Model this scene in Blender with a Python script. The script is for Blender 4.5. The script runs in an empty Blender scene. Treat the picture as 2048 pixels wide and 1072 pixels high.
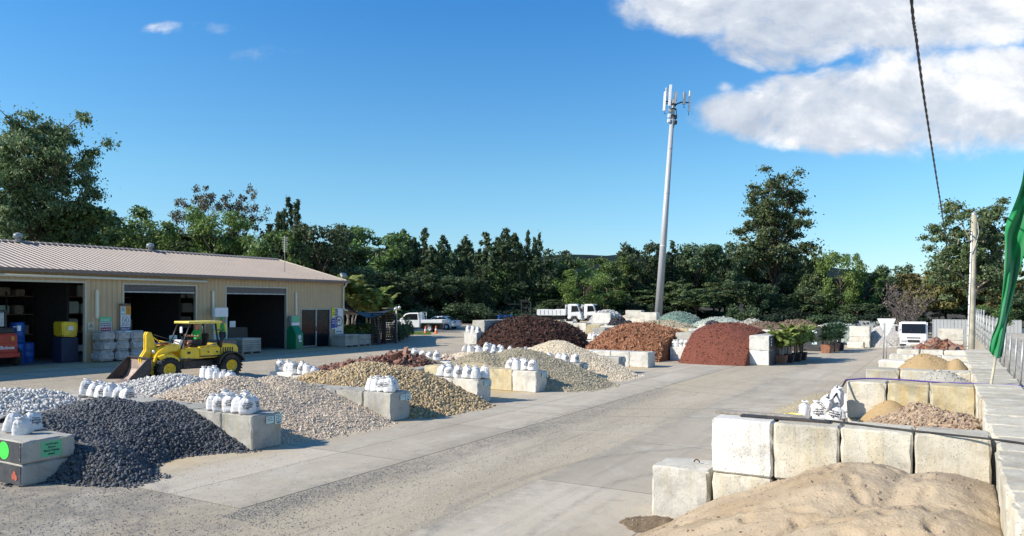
import bpy, bmesh, math, random
import numpy as np
from mathutils import Vector, Matrix, Euler

random.seed(7); rng = np.random.default_rng(11)
S = bpy.context.scene
COL = S.collection
R = math.radians

# ------------------------------------------------------------------ camera
FPX, CX, HY, HC = 1480.0, 1024.0, 610.0, 3.45      # focal length and horizon in pixels of a 2048 wide frame, eye height in metres
cam = bpy.data.cameras.new('camera'); camo = bpy.data.objects.new('camera', cam); COL.objects.link(camo)
cam.sensor_width = 36.0; cam.lens = 36.0 * FPX / 2048.0
cam.shift_y = (HY - 536.0) / 2048.0
camo.location = (0, 0, HC); camo.rotation_euler = (R(90), 0, 0)
cam.clip_start = 0.1; cam.clip_end = 6000
S.camera = camo

# ------------------------------------------------------------------ light
SUN_TO = Vector((-0.966, -0.259, 0)).normalized()      # horizontal direction towards the sun
SUN_EL = R(35)
w_ = bpy.data.worlds.new("World"); S.world = w_; w_.use_nodes = True
sun = bpy.data.lights.new('sun', 'SUN'); sun.energy = 5.0; sun.angle = R(0.5); sun.color = (1.0, 0.91, 0.78)
suno = bpy.data.objects.new('sun', sun); COL.objects.link(suno)
sd = Vector((SUN_TO.x*math.cos(SUN_EL), SUN_TO.y*math.cos(SUN_EL), math.sin(SUN_EL)))
suno.rotation_euler = sd.to_track_quat('Z', 'Y').to_euler(); suno.location = (-30, -10, 40)
S.view_settings.view_transform = 'Standard'; S.view_settings.look = 'None'
S.view_settings.exposure = 0.5; S.view_settings.gamma = 1.0
try:
    S.cycles.max_bounces = 6; S.cycles.transparent_max_bounces = 8; S.cycles.use_denoising = True
except Exception: pass

class NT:
    """small helper for writing node trees"""
    def __init__(s, nt): s.nt = nt; nt.nodes.clear()
    def n(s, typ, _ins=None, **kw):
        nd = s.nt.nodes.new(typ)
        for k, v in kw.items():
            setattr(nd, k, v)
        if _ins:
            for k, v in _ins.items():
                sk = nd.inputs[k]
                if isinstance(v, bpy.types.NodeSocket): s.nt.links.new(v, sk)
                else: sk.default_value = v
        return nd
    def link(s, a, b): s.nt.links.new(a, b)
    def math(s, op, a, b=0.0, c=None, clamp=False):
        nd = s.nt.nodes.new('ShaderNodeMath'); nd.operation = op; nd.use_clamp = clamp
        for i, v in enumerate((a, b, c)):
            if v is None: continue
            if isinstance(v, bpy.types.NodeSocket): s.nt.links.new(v, nd.inputs[i])
            else: nd.inputs[i].default_value = v
        return nd.outputs[0]
    def ramp(s, fac, stops, interp='LINEAR'):
        nd = s.nt.nodes.new('ShaderNodeValToRGB'); nd.color_ramp.interpolation = interp
        e = nd.color_ramp.elements
        while len(e) < len(stops): e.new(0.5)
        for i, (p, c) in enumerate(stops):
            e[i].position = p; e[i].color = (c[0], c[1], c[2], 1) if not isinstance(c, (int, float)) else (c, c, c, 1)
        s.nt.links.new(fac, nd.inputs[0]); return nd.outputs[0]
    def mix(s, fac, a, b, blend='MIX'):
        nd = s.nt.nodes.new('ShaderNodeMix'); nd.data_type = 'RGBA'; nd.blend_type = blend
        for i, v in ((0, fac), (6, a), (7, b)):
            if isinstance(v, bpy.types.NodeSocket): s.nt.links.new(v, nd.inputs[i])
            elif i == 0: nd.inputs[0].default_value = v
            else: nd.inputs[i].default_value = (v[0], v[1], v[2], 1)
        return nd.outputs[2]
    def noise(s, vec, scale, detail=4, rough=0.55, dist=0.0):
        return s.n('ShaderNodeTexNoise', {'Vector': vec, 'Scale': scale, 'Detail': detail, 'Roughness': rough, 'Distortion': dist}).outputs[0]

# sky: Nishita, with the cumulus bank on the right mixed in by direction
def build_sky():
    t = NT(w_.node_tree)
    sky = t.n('ShaderNodeTexSky', sky_type='NISHITA'); sky.sun_disc = False
    sky.sun_elevation = SUN_EL; sky.sun_rotation = math.atan2(SUN_TO.x, SUN_TO.y)
    sky.air_density = 1.0; sky.dust_density = 0.35; sky.ozone_density = 3.2; sky.altitude = 50
    tc = t.n('ShaderNodeTexCoord'); d = tc.outputs['Generated']
    sp = t.n('ShaderNodeSeparateXYZ', {0: d})
    yy = t.math('MAXIMUM', t.math('ABSOLUTE', sp.outputs[1]), 0.05)
    u = t.math('DIVIDE', sp.outputs[0], yy); v = t.math('DIVIDE', sp.outputs[2], yy)
    uv = t.n('ShaderNodeCombineXYZ', {0: u, 1: v, 2: 0.0}).outputs[0]
    wv = t.n('ShaderNodeTexNoise', {'Vector': uv, 'Scale': 4.5, 'Detail': 5, 'Roughness': 0.6}).outputs['Color']
    ws_ = t.n('ShaderNodeSeparateColor', {0: wv})
    u0, v0 = u, v
    u = t.math('ADD', u, t.math('MULTIPLY', t.math('SUBTRACT', ws_.outputs[0], 0.5), 0.11)); v = t.math('ADD', v, t.math('MULTIPLY', t.math('SUBTRACT', ws_.outputs[1], 0.5), 0.075))
    def px(x, y): return ((x-CX)/FPX, (HY-y)/FPX)
    blobs = [(1450, 10, 235, 75, 1), (1600, 45, 260, 85, 1), (1800, 20, 340, 100, 1), (2040, -40, 380, 120, 1), (1850, 125, 160, 55, .45), (1520, 90, 130, 60, 1),
             (1560, 240, 200, 62, 1), (1700, 215, 230, 95, 1), (1900, 215, 290, 110, 1), (2080, 210, 260, 85, 1), (1960, 150, 180, 70, 1), (1600, 180, 120, 50, .9),
             (342, 66, 50, 20, .40), (436, 60, 50, 20, .20), (732, 45, 46, 14, .17), (505, 118, 90, 24, .18), (1438, 188, 28, 18, .3)]
    tot = None
    for (x, y, rx, ry, amp) in blobs:
        cx, cy = px(x, y)
        a = t.math('MULTIPLY', t.math('SUBTRACT', u, cx), FPX/rx); b = t.math('MULTIPLY', t.math('SUBTRACT', v, cy), FPX/ry)
        q = t.math('ADD', t.math('MULTIPLY', a, a), t.math('MULTIPLY', b, b))
        m = t.math('MULTIPLY', t.math('MAXIMUM', t.math('SUBTRACT', 1.15, q), 0.0), amp)
        tot = m if tot is None else t.math('MAXIMUM', tot, m)
    tot = t.math('MINIMUM', tot, 0.75)
    stretch = t.n('ShaderNodeVectorMath', {0: uv, 1: (1.0, 1.5, 1.0)}, operation='MULTIPLY').outputs[0]
    n0 = t.noise(stretch, 30.0, 5, 0.6, 0.5); n1 = t.noise(stretch, 7.0, 9, 0.62, 0.3)
    off = t.n('ShaderNodeVectorMath', {0: stretch, 1: (-0.014, 0.035, 0.0)}, operation='ADD').outputs[0]
    n2 = t.noise(off, 7.0, 9, 0.62, 0.3)
    n3 = t.noise(stretch, 3.2, 3, 0.5)
    dens = t.math('ADD', tot, t.math('ADD', t.math('MULTIPLY', t.math('SUBTRACT', n1, 0.5), 1.5), t.math('MULTIPLY', t.math('SUBTRACT', n0, 0.5), 0.55)))
    al = t.n('ShaderNodeMapRange', {0: dens, 1: 0.04, 2: 0.70}, interpolation_type='SMOOTHSTEP').outputs[0]
    al = t.math('MULTIPLY', al, t.math('MINIMUM', t.math('MULTIPLY', tot, 2.6), 1.0), clamp=True)
    lit = t.math('ADD', t.math('MULTIPLY', t.math('SUBTRACT', n1, n2), 2.6), t.math('ADD', 0.56, t.math('MULTIPLY', t.math('SUBTRACT', n3, 0.5), 1.9)), clamp=True)
    # shaded undersides are greyer and slightly lilac
    ccol = t.ramp(lit, [(0.0, (0.45, 0.51, 0.61)), (0.5, (0.60, 0.65, 0.73)), (1.0, (0.90, 0.91, 0.93))])
    hs = t.mix(1.0, sky.outputs[0], t.ramp(sp.outputs[2], [(0.0, (0.74, 0.86, 0.98)), (0.17, (0.62, 0.96, 1.03)), (0.38, (0.33, 0.86, 1.20))]), 'MULTIPLY')
    bg1 = t.n('ShaderNodeBackground', {'Color': hs, 'Strength': 0.115})
    bg2 = t.n('ShaderNodeBackground', {'Color': ccol, 'Strength': 0.84})
    mx = t.n('ShaderNodeMixShader', {0: al, 1: bg1.outputs[0], 2: bg2.outputs[0]})
    t.n('ShaderNodeOutputWorld', {0: mx.outputs[0]})
build_sky()

# ------------------------------------------------------------------ frames and the lie of the land
TH = R(30.5); CT, ST = math.cos(TH), math.sin(TH)
def WA(w, a, z=0.0):            # yard frame: w to the right across the yard, a along it
    return Vector((w*CT + a*ST, -w*ST + a*CT, z))
def toWA(x, y): return (x*CT - y*ST, x*ST + y*CT)
def smn(x): x = np.clip(x, 0, 1); return x*x*(3-2*x)
def gnd_wa(w, a):
    w = np.asarray(w, float); a = np.asarray(a, float)
    g = 0.8*smn((-w-20)/13) + 0.55*smn((a-63)/9)*smn((-w-20)/8) + 0.5*smn((a-80)/12)*smn((-w)/10)
    g = g + 3.2*smn((-w-57)/9) + 2.5*smn((-w-75)/30)
    return g
def gnd(x, y):
    w, a = toWA(x, y); return float(gnd_wa(w, a))
def P(px, py, h=0.0, far=400):
    """the point of the ground (plus h) seen at a place of the photograph"""
    Y = 2.0
    while Y < far and HC - (py-HY)*Y/FPX > gnd((px-CX)*Y/FPX, Y) + h: Y += .05
    X = (px-CX)*Y/FPX
    return Vector((X, Y, gnd(X, Y)))
def PY(px, Y, h=0.0):
    X = (px-CX)*Y/FPX
    return Vector((X, Y, gnd(X, Y)+h))
def hgt(py, Y): return HC - (py-HY)*Y/FPX

# ------------------------------------------------------------------ naming
USED = {}
def tag(o, label=None, cat=None, group=None, kind=None):
    if label:
        o['label'] = label
        n = len(label.replace('-', ' ').split())
        if n < 4 or n > 16: print('LABEL LENGTH', n, label)
        if label in USED and not group: print('DUP', label)
        USED[label] = 1
    if cat: o['category'] = cat
    if group: o['group'] = group
    if kind: o['kind'] = kind
    return o
def thing(name, label, cat, loc=(0, 0, 0), rz=0.0, group=None):
    o = bpy.data.objects.new(name, None); COL.objects.link(o); o.empty_display_size = 0.2
    o.location = loc; o.rotation_euler = (0, 0, rz)
    return tag(o, label, cat, group)
def copy_tree(o, parent=None):
    c = o.copy(); COL.objects.link(c); c.parent = parent
    for ch in list(o.children): copy_tree(ch, c)
    return c
ORD = ['first', 'second', 'third', 'fourth', 'fifth', 'sixth', 'seventh', 'eighth', 'ninth', 'tenth', 'eleventh', 'twelfth', 'thirteenth', 'fourteenth', 'fifteenth', 'sixteenth', 'seventeenth', 'eighteenth', 'nineteenth', 'twentieth',
       'twenty-first', 'twenty-second', 'twenty-third', 'twenty-fourth', 'twenty-fifth', 'twenty-sixth', 'twenty-seventh', 'twenty-eighth', 'twenty-ninth', 'thirtieth']

# ------------------------------------------------------------------ mesh building
class MB:
    def __init__(s): s.v = []; s.f = []; s.sm = []
    def add(s, vs, fs, smooth=False):
        o = len(s.v); s.v += [tuple(p) for p in vs]
        for f in fs: s.f.append([i+o for i in f]); s.sm.append(smooth)
        return s
    def box(s, x0, x1, y0, y1, z0, z1, M=None):
        vs = [Vector(p) for p in ((x0,y0,z0),(x1,y0,z0),(x1,y1,z0),(x0,y1,z0),(x0,y0,z1),(x1,y0,z1),(x1,y1,z1),(x0,y1,z1))]
        if M is not None: vs = [M @ p for p in vs]
        return s.add(vs, [(0,3,2,1),(4,5,6,7),(0,1,5,4),(1,2,6,5),(2,3,7,6),(3,0,4,7)])
    def bar(s, p0, p1, wd, th=None):
        p0, p1 = Vector(p0), Vector(p1); th = th or wd
        d = p1-p0; L = d.length; q = d.to_track_quat('Z', 'Y').to_matrix().to_4x4(); q.translation = p0
        return s.box(-wd/2, wd/2, -th/2, th/2, 0, L, q)
    def prism(s, poly, y0, y1, axis='y', M=None):
        n = len(poly)
        f = {'y': lambda p, t: Vector((p[0], t, p[1])), 'x': lambda p, t: Vector((t, p[0], p[1])), 'z': lambda p, t: Vector((p[0], p[1], t))}[axis]
        vs = [f(p, y0) for p in poly] + [f(p, y1) for p in poly]
        if M is not None: vs = [M @ p for p in vs]
        fs = [list(range(n))[::-1], list(range(n, 2*n))] + [(i, (i+1) % n, n+(i+1) % n, n+i) for i in range(n)]
        return s.add(vs, fs)
    def tube(s, pts, rad, n=8, smooth=True, cap=True):
        pts = [Vector(p) for p in pts]
        if not hasattr(rad, '__len__'): rad = [rad]*len(pts)
        vs = []; ref = None
        for i, p in enumerate(pts):
            d = (pts[min(i+1, len(pts)-1)] - pts[max(i-1, 0)]).normalized()
            if ref is None:
                ref = d.cross(Vector((0.31, 0.17, 1))) if abs(d.z) < .9 else d.cross(Vector((0, 1, 0.1)))
            a = (ref - d*ref.dot(d)).normalized(); b = d.cross(a); ref = a
            for k in range(n):
                t = 2*math.pi*k/n; vs.append(p + a*math.cos(t)*rad[i] + b*math.sin(t)*rad[i])
        fs = []
        for i in range(len(pts)-1):
            for k in range(n):
                fs.append((i*n+k, i*n+(k+1) % n, (i+1)*n+(k+1) % n, (i+1)*n+k))
        s.add(vs, fs, smooth)
        if cap:
            o = len(s.v)-len(vs)
            s.f.append([o+k for k in range(n)][::-1]); s.sm.append(False)
            s.f.append([o+(len(pts)-1)*n+k for k in range(n)]); s.sm.append(False)
        return s
    def cyl(s, p0, p1, r0, r1=None, n=16): return s.tube([p0, p1], [r0, r0 if r1 is None else r1], n)
    def lathe(s, prof, n=20, c=(0, 0, 0), axis='z', smooth=True):
        vs = []
        for (r, z) in prof:
            for k in range(n):
                t = 2*math.pi*k/n; x, y = r*math.cos(t), r*math.sin(t)
                p = (x, y, z) if axis == 'z' else ((x, z, y) if axis == 'y' else (z, x, y))
                vs.append((p[0]+c[0], p[1]+c[1], p[2]+c[2]))
        fs = [(i*n+k, i*n+(k+1) % n, (i+1)*n+(k+1) % n, (i+1)*n+k) for i in range(len(prof)-1) for k in range(n)]
        return s.add(vs, fs, smooth)
    def mesh(s, name, bevel=0, seg=1, angle=30):
        me = bpy.data.meshes.new(name)
        me.from_pydata(s.v, [], s.f)
        me.polygons.foreach_set('use_smooth', s.sm)
        bm = bmesh.new(); bm.from_mesh(me)
        bmesh.ops.recalc_face_normals(bm, faces=bm.faces)
        if bevel:
            es = [e for e in bm.edges if len(e.link_faces) == 2 and e.calc_face_angle(0) > R(angle)]
            bmesh.ops.bevel(bm, geom=es, offset=bevel, segments=seg, affect='EDGES', clamp_overlap=True)
        bm.to_mesh(me); bm.free(); me.update()
        return me
    def obj(s, name, mat, parent=None, bevel=0, seg=1, loc=None, rz=None, angle=30):
        return link(s.mesh(name, bevel, seg, angle), name, mat, parent, loc, rz)
def link(me, name, mat, parent=None, loc=None, rz=None):
    if mat is not None and not me.materials:
        for m in (mat if isinstance(mat, (list, tuple)) else [mat]): me.materials.append(m)
    o = bpy.data.objects.new(name, me); COL.objects.link(o); o.parent = parent
    if loc is not None: o.location = loc
    if rz is not None: o.rotation_euler = (0, 0, rz)
    return o
def np_mesh(name, V, F, mi=None, smooth=False):
    """V (n,3), F (m,k) all faces of k corners, or a list of such arrays"""
    Fs = F if isinstance(F, list) else [F]
    me = bpy.data.meshes.new(name)
    V = np.asarray(V, np.float32); me.vertices.add(len(V)); me.vertices.foreach_set('co', V.ravel())
    loops = np.concatenate([f.ravel() for f in Fs]).astype(np.int32)
    sizes = np.concatenate([np.full(len(f), f.shape[1], np.int32) for f in Fs])
    starts = np.concatenate([[0], np.cumsum(sizes)[:-1]]).astype(np.int32)
    me.loops.add(len(loops)); me.loops.foreach_set('vertex_index', loops)
    me.polygons.add(len(sizes)); me.polygons.foreach_set('loop_start', starts)
    if mi is not None: me.polygons.foreach_set('material_index', np.concatenate(mi).astype(np.int32))
    sf = smooth if isinstance(smooth, np.ndarray) else np.full(len(sizes), bool(smooth))
    me.polygons.foreach_set('use_smooth', sf)
    me.update(calc_edges=True); me.validate(clean_customdata=False)
    return me
def _hash(ix, iy, seed):
    h = (ix.astype(np.int64)*374761393 + iy.astype(np.int64)*668265263 + seed*974634) & 0x7fffffff
    h = ((h ^ (h >> 13))*1274126177) & 0x7fffffff
    return ((h ^ (h >> 16)) & 0xffff)/65535.0
def vnoise(x, y, seed=0):
    x = np.asarray(x, float); y = np.asarray(y, float)
    ix = np.floor(x).astype(int); iy = np.floor(y).astype(int); fx = x-ix; fy = y-iy
    fx = fx*fx*(3-2*fx); fy = fy*fy*(3-2*fy)
    a = _hash(ix, iy, seed); b = _hash(ix+1, iy, seed); c = _hash(ix, iy+1, seed); d = _hash(ix+1, iy+1, seed)
    return (a*(1-fx)+b*fx)*(1-fy) + (c*(1-fx)+d*fx)*fy
def fbm(x, y, seed=0, o=4):
    s = 0; amp = .5
    for i in range(o):
        s = s + amp*(vnoise(x*2**i, y*2**i, seed+i*17)-.5); amp *= .5
    return s

# ------------------------------------------------------------------ materials
MATS = {}
def pmat(name, col, rough=0.6, metal=0.0, var=0.12, scale=6.0, bump=0.0, bscale=40.0, spec=0.5, dirt=None, coat=0.0, objrand=0.0, detail=5, two=None):
    """painted / plain surface with a little procedural unevenness"""
    if name in MATS: return MATS[name]
    m = bpy.data.materials.new(name); m.use_nodes = True; t = NT(m.node_tree)
    tc = t.n('ShaderNodeTexCoord').outputs['Object']
    oi = t.n('ShaderNodeObjectInfo')
    vec = t.n('ShaderNodeVectorMath', {0: tc, 1: t.n('ShaderNodeVectorMath', {0: oi.outputs['Location'], 1: (1.37, 1.71, 0.93)}, operation='MULTIPLY').outputs[0]}, operation='ADD').outputs[0]
    nz = t.noise(vec, scale, detail, 0.6)
    c2 = two or tuple(c*(1-2.2*var) for c in col); c1 = tuple(min(1, c*(1+var)) for c in col)
    c = t.ramp(nz, [(0.3, c2), (0.7, c1)])
    if dirt:
        nd = t.noise(vec, scale*0.35, 6, 0.65)
        c = t.mix(t.ramp(nd, [(0.5, 0.0), (0.72, 0.75)]), c, dirt)
    if objrand:
        hv = t.n('ShaderNodeHueSaturation', {'Value': t.math('ADD', 1-objrand, t.math('MULTIPLY', oi.outputs['Random'], 2*objrand)), 'Color': c}); c = hv.outputs[0]
    b = t.n('ShaderNodeBsdfPrincipled', {'Base Color': c, 'Metallic': metal, 'Specular IOR Level': spec, 'Coat Weight': coat})
    t.link(t.math('ADD', rough-0.06, t.math('MULTIPLY', nz, 0.12), clamp=True), b.inputs['Roughness'])
    if bump:
        bn = t.n('ShaderNodeBump', {'Strength': 1.0, 'Distance': bump, 'Height': t.noise(vec, bscale, 4, 0.6)})
        t.link(bn.outputs[0], b.inputs['Normal'])
    t.n('ShaderNodeOutputMaterial', {0: b.outputs[0]})
    MATS[name] = m; return m

def stone_mat(name, cols, rough=0.75, base=None, spec=0.4, fine=0.0):
    """gravel: every stone (mesh island) takes a colour of its own"""
    m = bpy.data.materials.new(name); m.use_nodes = True; t = NT(m.node_tree)
    geo = t.n('ShaderNodeNewGeometry'); tc = t.n('ShaderNodeTexCoord').outputs['Object']
    k = len(cols)
    c = t.ramp(geo.outputs['Random Per Island'], [(i/(k-1), cc) for i, cc in enumerate(cols)])
    nz = t.noise(tc, 30, 3)
    c = t.mix(t.math('MULTIPLY', t.math('SUBTRACT', nz, 0.35), 0.5, clamp=True), c, tuple(x*.45 for x in cols[0]))
    b = t.n('ShaderNodeBsdfPrincipled', {'Base Color': c, 'Roughness': rough, 'Specular IOR Level': spec})
    t.n('ShaderNodeOutputMaterial', {0: b.outputs[0]})
    return m
def granular_mat(name, cols, scale=25, rough=0.9, bump=0.02, big=None, bigscale=1.2, fine=90):
    """heap surface between and under the loose pieces; sand and soil"""
    m = bpy.data.materials.new(name); m.use_nodes = True; t = NT(m.node_tree)
    tc = t.n('ShaderNodeTexCoord').outputs['Object']
    vo = t.n('ShaderNodeTexVoronoi', {'Vector': tc, 'Scale': scale})
    nz = t.noise(tc, fine, 4, 0.7)
    f = t.math('ADD', t.math('MULTIPLY', t.n('ShaderNodeSeparateColor', {0: vo.outputs['Color']}).outputs[0], 0.55), t.math('MULTIPLY', nz, 0.5))
    k = len(cols)
    c = t.ramp(f, [(0.2+0.6*i/(k-1), cc) for i, cc in enumerate(cols)])
    if big:
        bn = t.noise(tc, bigscale, 5, 0.6, 0.4)
        c = t.mix(t.ramp(bn, [(0.45, 0.0), (0.62, 0.8)]), c, big)
    b = t.n('ShaderNodeBsdfPrincipled', {'Base Color': c, 'Roughness': rough, 'Specular IOR Level': 0.2})
    h = t.math('ADD', t.math('MULTIPLY', nz, 0.6), t.math('MULTIPLY', t.noise(tc, fine*.18, 5, 0.65), 1.2))
    bp = t.n('ShaderNodeBump', {'Strength': 0.9, 'Distance': bump, 'Height': h})
    t.link(bp.outputs[0], b.inputs['Normal'])
    t.n('ShaderNodeOutputMaterial', {0: b.outputs[0]})
    return m

def concrete_mat(name, base, stain, yellow=0.3, dark=0.35, rand=0.12):
    """cast concrete blocks: blotches, air holes, rust and tannin runs, darker weathered top"""
    m = bpy.data.materials.new(name); m.use_nodes = True; t = NT(m.node_tree)
    tc = t.n('ShaderNodeTexCoord').outputs['Object']; oi = t.n('ShaderNodeObjectInfo')
    vec = t.n('ShaderNodeVectorMath', {0: tc, 1: oi.outputs['Location']}, operation='ADD').outputs[0]
    n1 = t.noise(vec, 1.6, 8, 0.65, 0.4)
    c = t.ramp(n1, [(0.3, tuple(x*.62 for x in base)), (0.5, base), (0.75, tuple(min(1, x*1.18) for x in base))])
    n2 = t.noise(t.n('ShaderNodeVectorMath', {0: vec, 1: (3.5, 3.5, 0.45)}, operation='MULTIPLY').outputs[0], 1.4, 6, 0.6)
    c = t.mix(t.math('MULTIPLY', t.ramp(n2, [(0.48, 0.0), (0.68, 1.0)]), yellow), c, stain)
    n2b = t.noise(t.n('ShaderNodeVectorMath', {0: vec, 1: (5.5, 5.5, 0.35)}, operation='MULTIPLY').outputs[0], 1.7, 6, 0.65)
    c = t.mix(t.math('MULTIPLY', t.ramp(n2b, [(0.55, 0.0), (0.72, 1.0)]), dark), c, (0.08, 0.075, 0.065))
    n4 = t.noise(vec, 55, 3, 0.7)
    c = t.mix(t.ramp(n4, [(0.30, 0.8), (0.38, 0.0)]), c, (0.12, 0.115, 0.10))
    gm = t.n('ShaderNodeNewGeometry')
    up = t.n('ShaderNodeSeparateXYZ', {0: gm.outputs['Normal']}).outputs[2]
    n5 = t.noise(vec, 9, 5, 0.7)
    c = t.mix(t.math('MULTIPLY', t.math('MULTIPLY', up, 0.42, clamp=True), t.ramp(n5, [(0.3, 0.25), (0.6, 0.9)])), c, tuple(x*.58 for x in base))
    hv = t.n('ShaderNodeHueSaturation', {'Value': t.math('ADD', 1-rand, t.math('MULTIPLY', oi.outputs['Random'], 2*rand)), 'Color': c})
    b = t.n('ShaderNodeBsdfPrincipled', {'Base Color': hv.outputs[0], 'Roughness': 0.88, 'Specular IOR Level': 0.25})
    h = t.math('ADD', t.math('MULTIPLY', t.ramp(n4, [(0.3, 0.0), (0.4, 1.0)]), 0.6), t.noise(vec, 14, 6, 0.65))
    bp = t.n('ShaderNodeBump', {'Strength': 0.8, 'Distance': 0.012, 'Height': h}); t.link(bp.outputs[0], b.inputs['Normal'])
    t.n('ShaderNodeOutputMaterial', {0: b.outputs[0]})
    return m

M = {}
M['block_grey'] = concrete_mat('block_grey', (0.40, 0.385, 0.345), (0.42, 0.36, 0.20), 0.35, 0.35)
M['block_cream'] = concrete_mat('block_cream', (0.55, 0.51, 0.42), (0.50, 0.38, 0.17), 0.45, 0.30)
M['block_white'] = concrete_mat('block_white', (0.66, 0.64, 0.59), (0.5, 0.44, 0.3), 0.2, 0.25)
M['block_yellow'] = concrete_mat('block_yellow', (0.50, 0.43, 0.28), (0.50, 0.34, 0.12), 0.65, 0.2)
M['block_pale'] = concrete_mat('block_pale', (0.62, 0.59, 0.52), (0.52, 0.40, 0.2), 0.35, 0.22)
M['charcoal_paint'] = pmat('charcoal_paint', (0.045, 0.048, 0.055), 0.6, var=0.2, dirt=(0.10, 0.10, 0.10))
M['slab_grey'] = M['block_grey']
M['white_paint'] = pmat('white_paint', (0.78, 0.78, 0.77), 0.35, var=0.05, coat=0.3)
M['silver_paint'] = pmat('silver_paint', (0.66, 0.66, 0.66), 0.4, metal=0.1, var=0.05, coat=0.3)
M['yellow_paint'] = pmat('yellow_paint', (0.85, 0.58, 0.02), 0.4, var=0.10, scale=5, coat=0.25, dirt=(0.36, 0.27, 0.09))
M['pale_yellow'] = pmat('pale_yellow', (0.88, 0.72, 0.16), 0.5, var=0.08)
M['red_paint'] = pmat('red_paint', (0.50, 0.035, 0.02), 0.45, var=0.12, coat=0.2)
M['dark_steel'] = pmat('dark_steel', (0.045, 0.042, 0.045), 0.5, metal=0.3, var=0.25, dirt=(0.12, 0.08, 0.06))
M['worn_steel'] = pmat('worn_steel', (0.40, 0.31, 0.27), 0.5, metal=0.3, var=0.2, dirt=(0.22, 0.17, 0.145), scale=4)
M['black_rubber'] = pmat('black_rubber', (0.028, 0.027, 0.026), 0.85, var=0.25, dirt=(0.11, 0.10, 0.085))
M['black_plastic'] = pmat('black_plastic', (0.02, 0.02, 0.022), 0.5, var=0.2)
M['glass_dark'] = pmat('glass_dark', (0.012, 0.014, 0.018), 0.15, var=0.1, spec=0.35)
M['galv'] = pmat('galv', (0.40, 0.41, 0.40), 0.5, metal=0.4, var=0.15)
M['tower_grey'] = pmat('tower_grey', (0.43, 0.44, 0.45), 0.5, metal=0.1, var=0.04)
M['panel_grey'] = pmat('panel_grey', (0.50, 0.51, 0.52), 0.5, var=0.05)
M['sack'] = pmat('sack', (0.72, 0.71, 0.70), 0.7, var=0.06, scale=10, bump=0.006, bscale=35, dirt=(0.60, 0.53, 0.44))
M['ink'] = pmat('ink', (0.02, 0.022, 0.03), 0.6, var=0.1)
M['ink_red'] = pmat('ink_red', (0.45, 0.03, 0.05), 0.6, var=0.1)
M['ink_white'] = pmat('ink_white', (0.8, 0.8, 0.8), 0.6, var=0.03)
M['timber_pole'] = pmat('timber_pole', (0.46, 0.42, 0.31), 0.85, var=0.18, scale=3, bump=0.01, bscale=20)
M['timber'] = pmat('timber', (0.23, 0.17, 0.12), 0.85, var=0.3, scale=5, bump=0.005)
M['pallet_wood'] = pmat('pallet_wood', (0.34, 0.30, 0.25), 0.85, var=0.25, scale=6, bump=0.005)
M['dark_timber'] = pmat('dark_timber', (0.045, 0.028, 0.024), 0.7, var=0.3)
M['cone_orange'] = pmat('cone_orange', (0.85, 0.17, 0.03), 0.6, var=0.08)
M['sign_paper'] = pmat('sign_paper', (0.56, 0.72, 0.72), 0.5, var=0.04)
M['sign_green'] = pmat('sign_green', (0.12, 0.50, 0.25), 0.5, var=0.05)
M['lime_green'] = pmat('lime_green', (0.06, 0.80, 0.08), 0.5, var=0.05)
M['yellow_sign'] = pmat('yellow_sign', (0.80, 0.74, 0.03), 0.5, var=0.05)
M['blue_sign'] = pmat('blue_sign', (0.02, 0.07, 0.42), 0.5, var=0.1)
M['orange_sign'] = pmat('orange_sign', (0.75, 0.32, 0.02), 0.5, var=0.05)
M['purple_sign'] = pmat('purple_sign', (0.10, 0.03, 0.16), 0.5, var=0.05)
M['cabinet_green'] = pmat('cabinet_green', (0.01, 0.22, 0.10), 0.35, var=0.1)
M['blue_plastic'] = pmat('blue_plastic', (0.015, 0.10, 0.42), 0.4, var=0.2)
M['skin'] = pmat('skin', (0.45, 0.22, 0.15), 0.6, var=0.08)
M['shirt_green'] = pmat('shirt_green', (0.02, 0.42, 0.08), 0.8, var=0.15)
M['shorts'] = pmat('shorts', (0.05, 0.05, 0.06), 0.85, var=0.15)
M['bare_twig'] = pmat('bare_twig', (0.17, 0.14, 0.13), 0.9, var=0.2)
M['bark'] = pmat('bark', (0.12, 0.09, 0.065), 0.9, var=0.3, scale=4, bump=0.02, bscale=12)
M['pale_bark'] = pmat('pale_bark', (0.42, 0.36, 0.30), 0.85, var=0.25, scale=2.5)
M['rope_purple'] = pmat('rope_purple', (0.11, 0.06, 0.30), 0.6, var=0.1)
M['plastic_wrap'] = pmat('plastic_wrap', (0.46, 0.44, 0.43), 0.3, var=0.22, scale=8, bump=0.012, bscale=14)
M['terracotta_pot'] = pmat('terracotta_pot', (0.30, 0.13, 0.07), 0.8, var=0.15)

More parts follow.
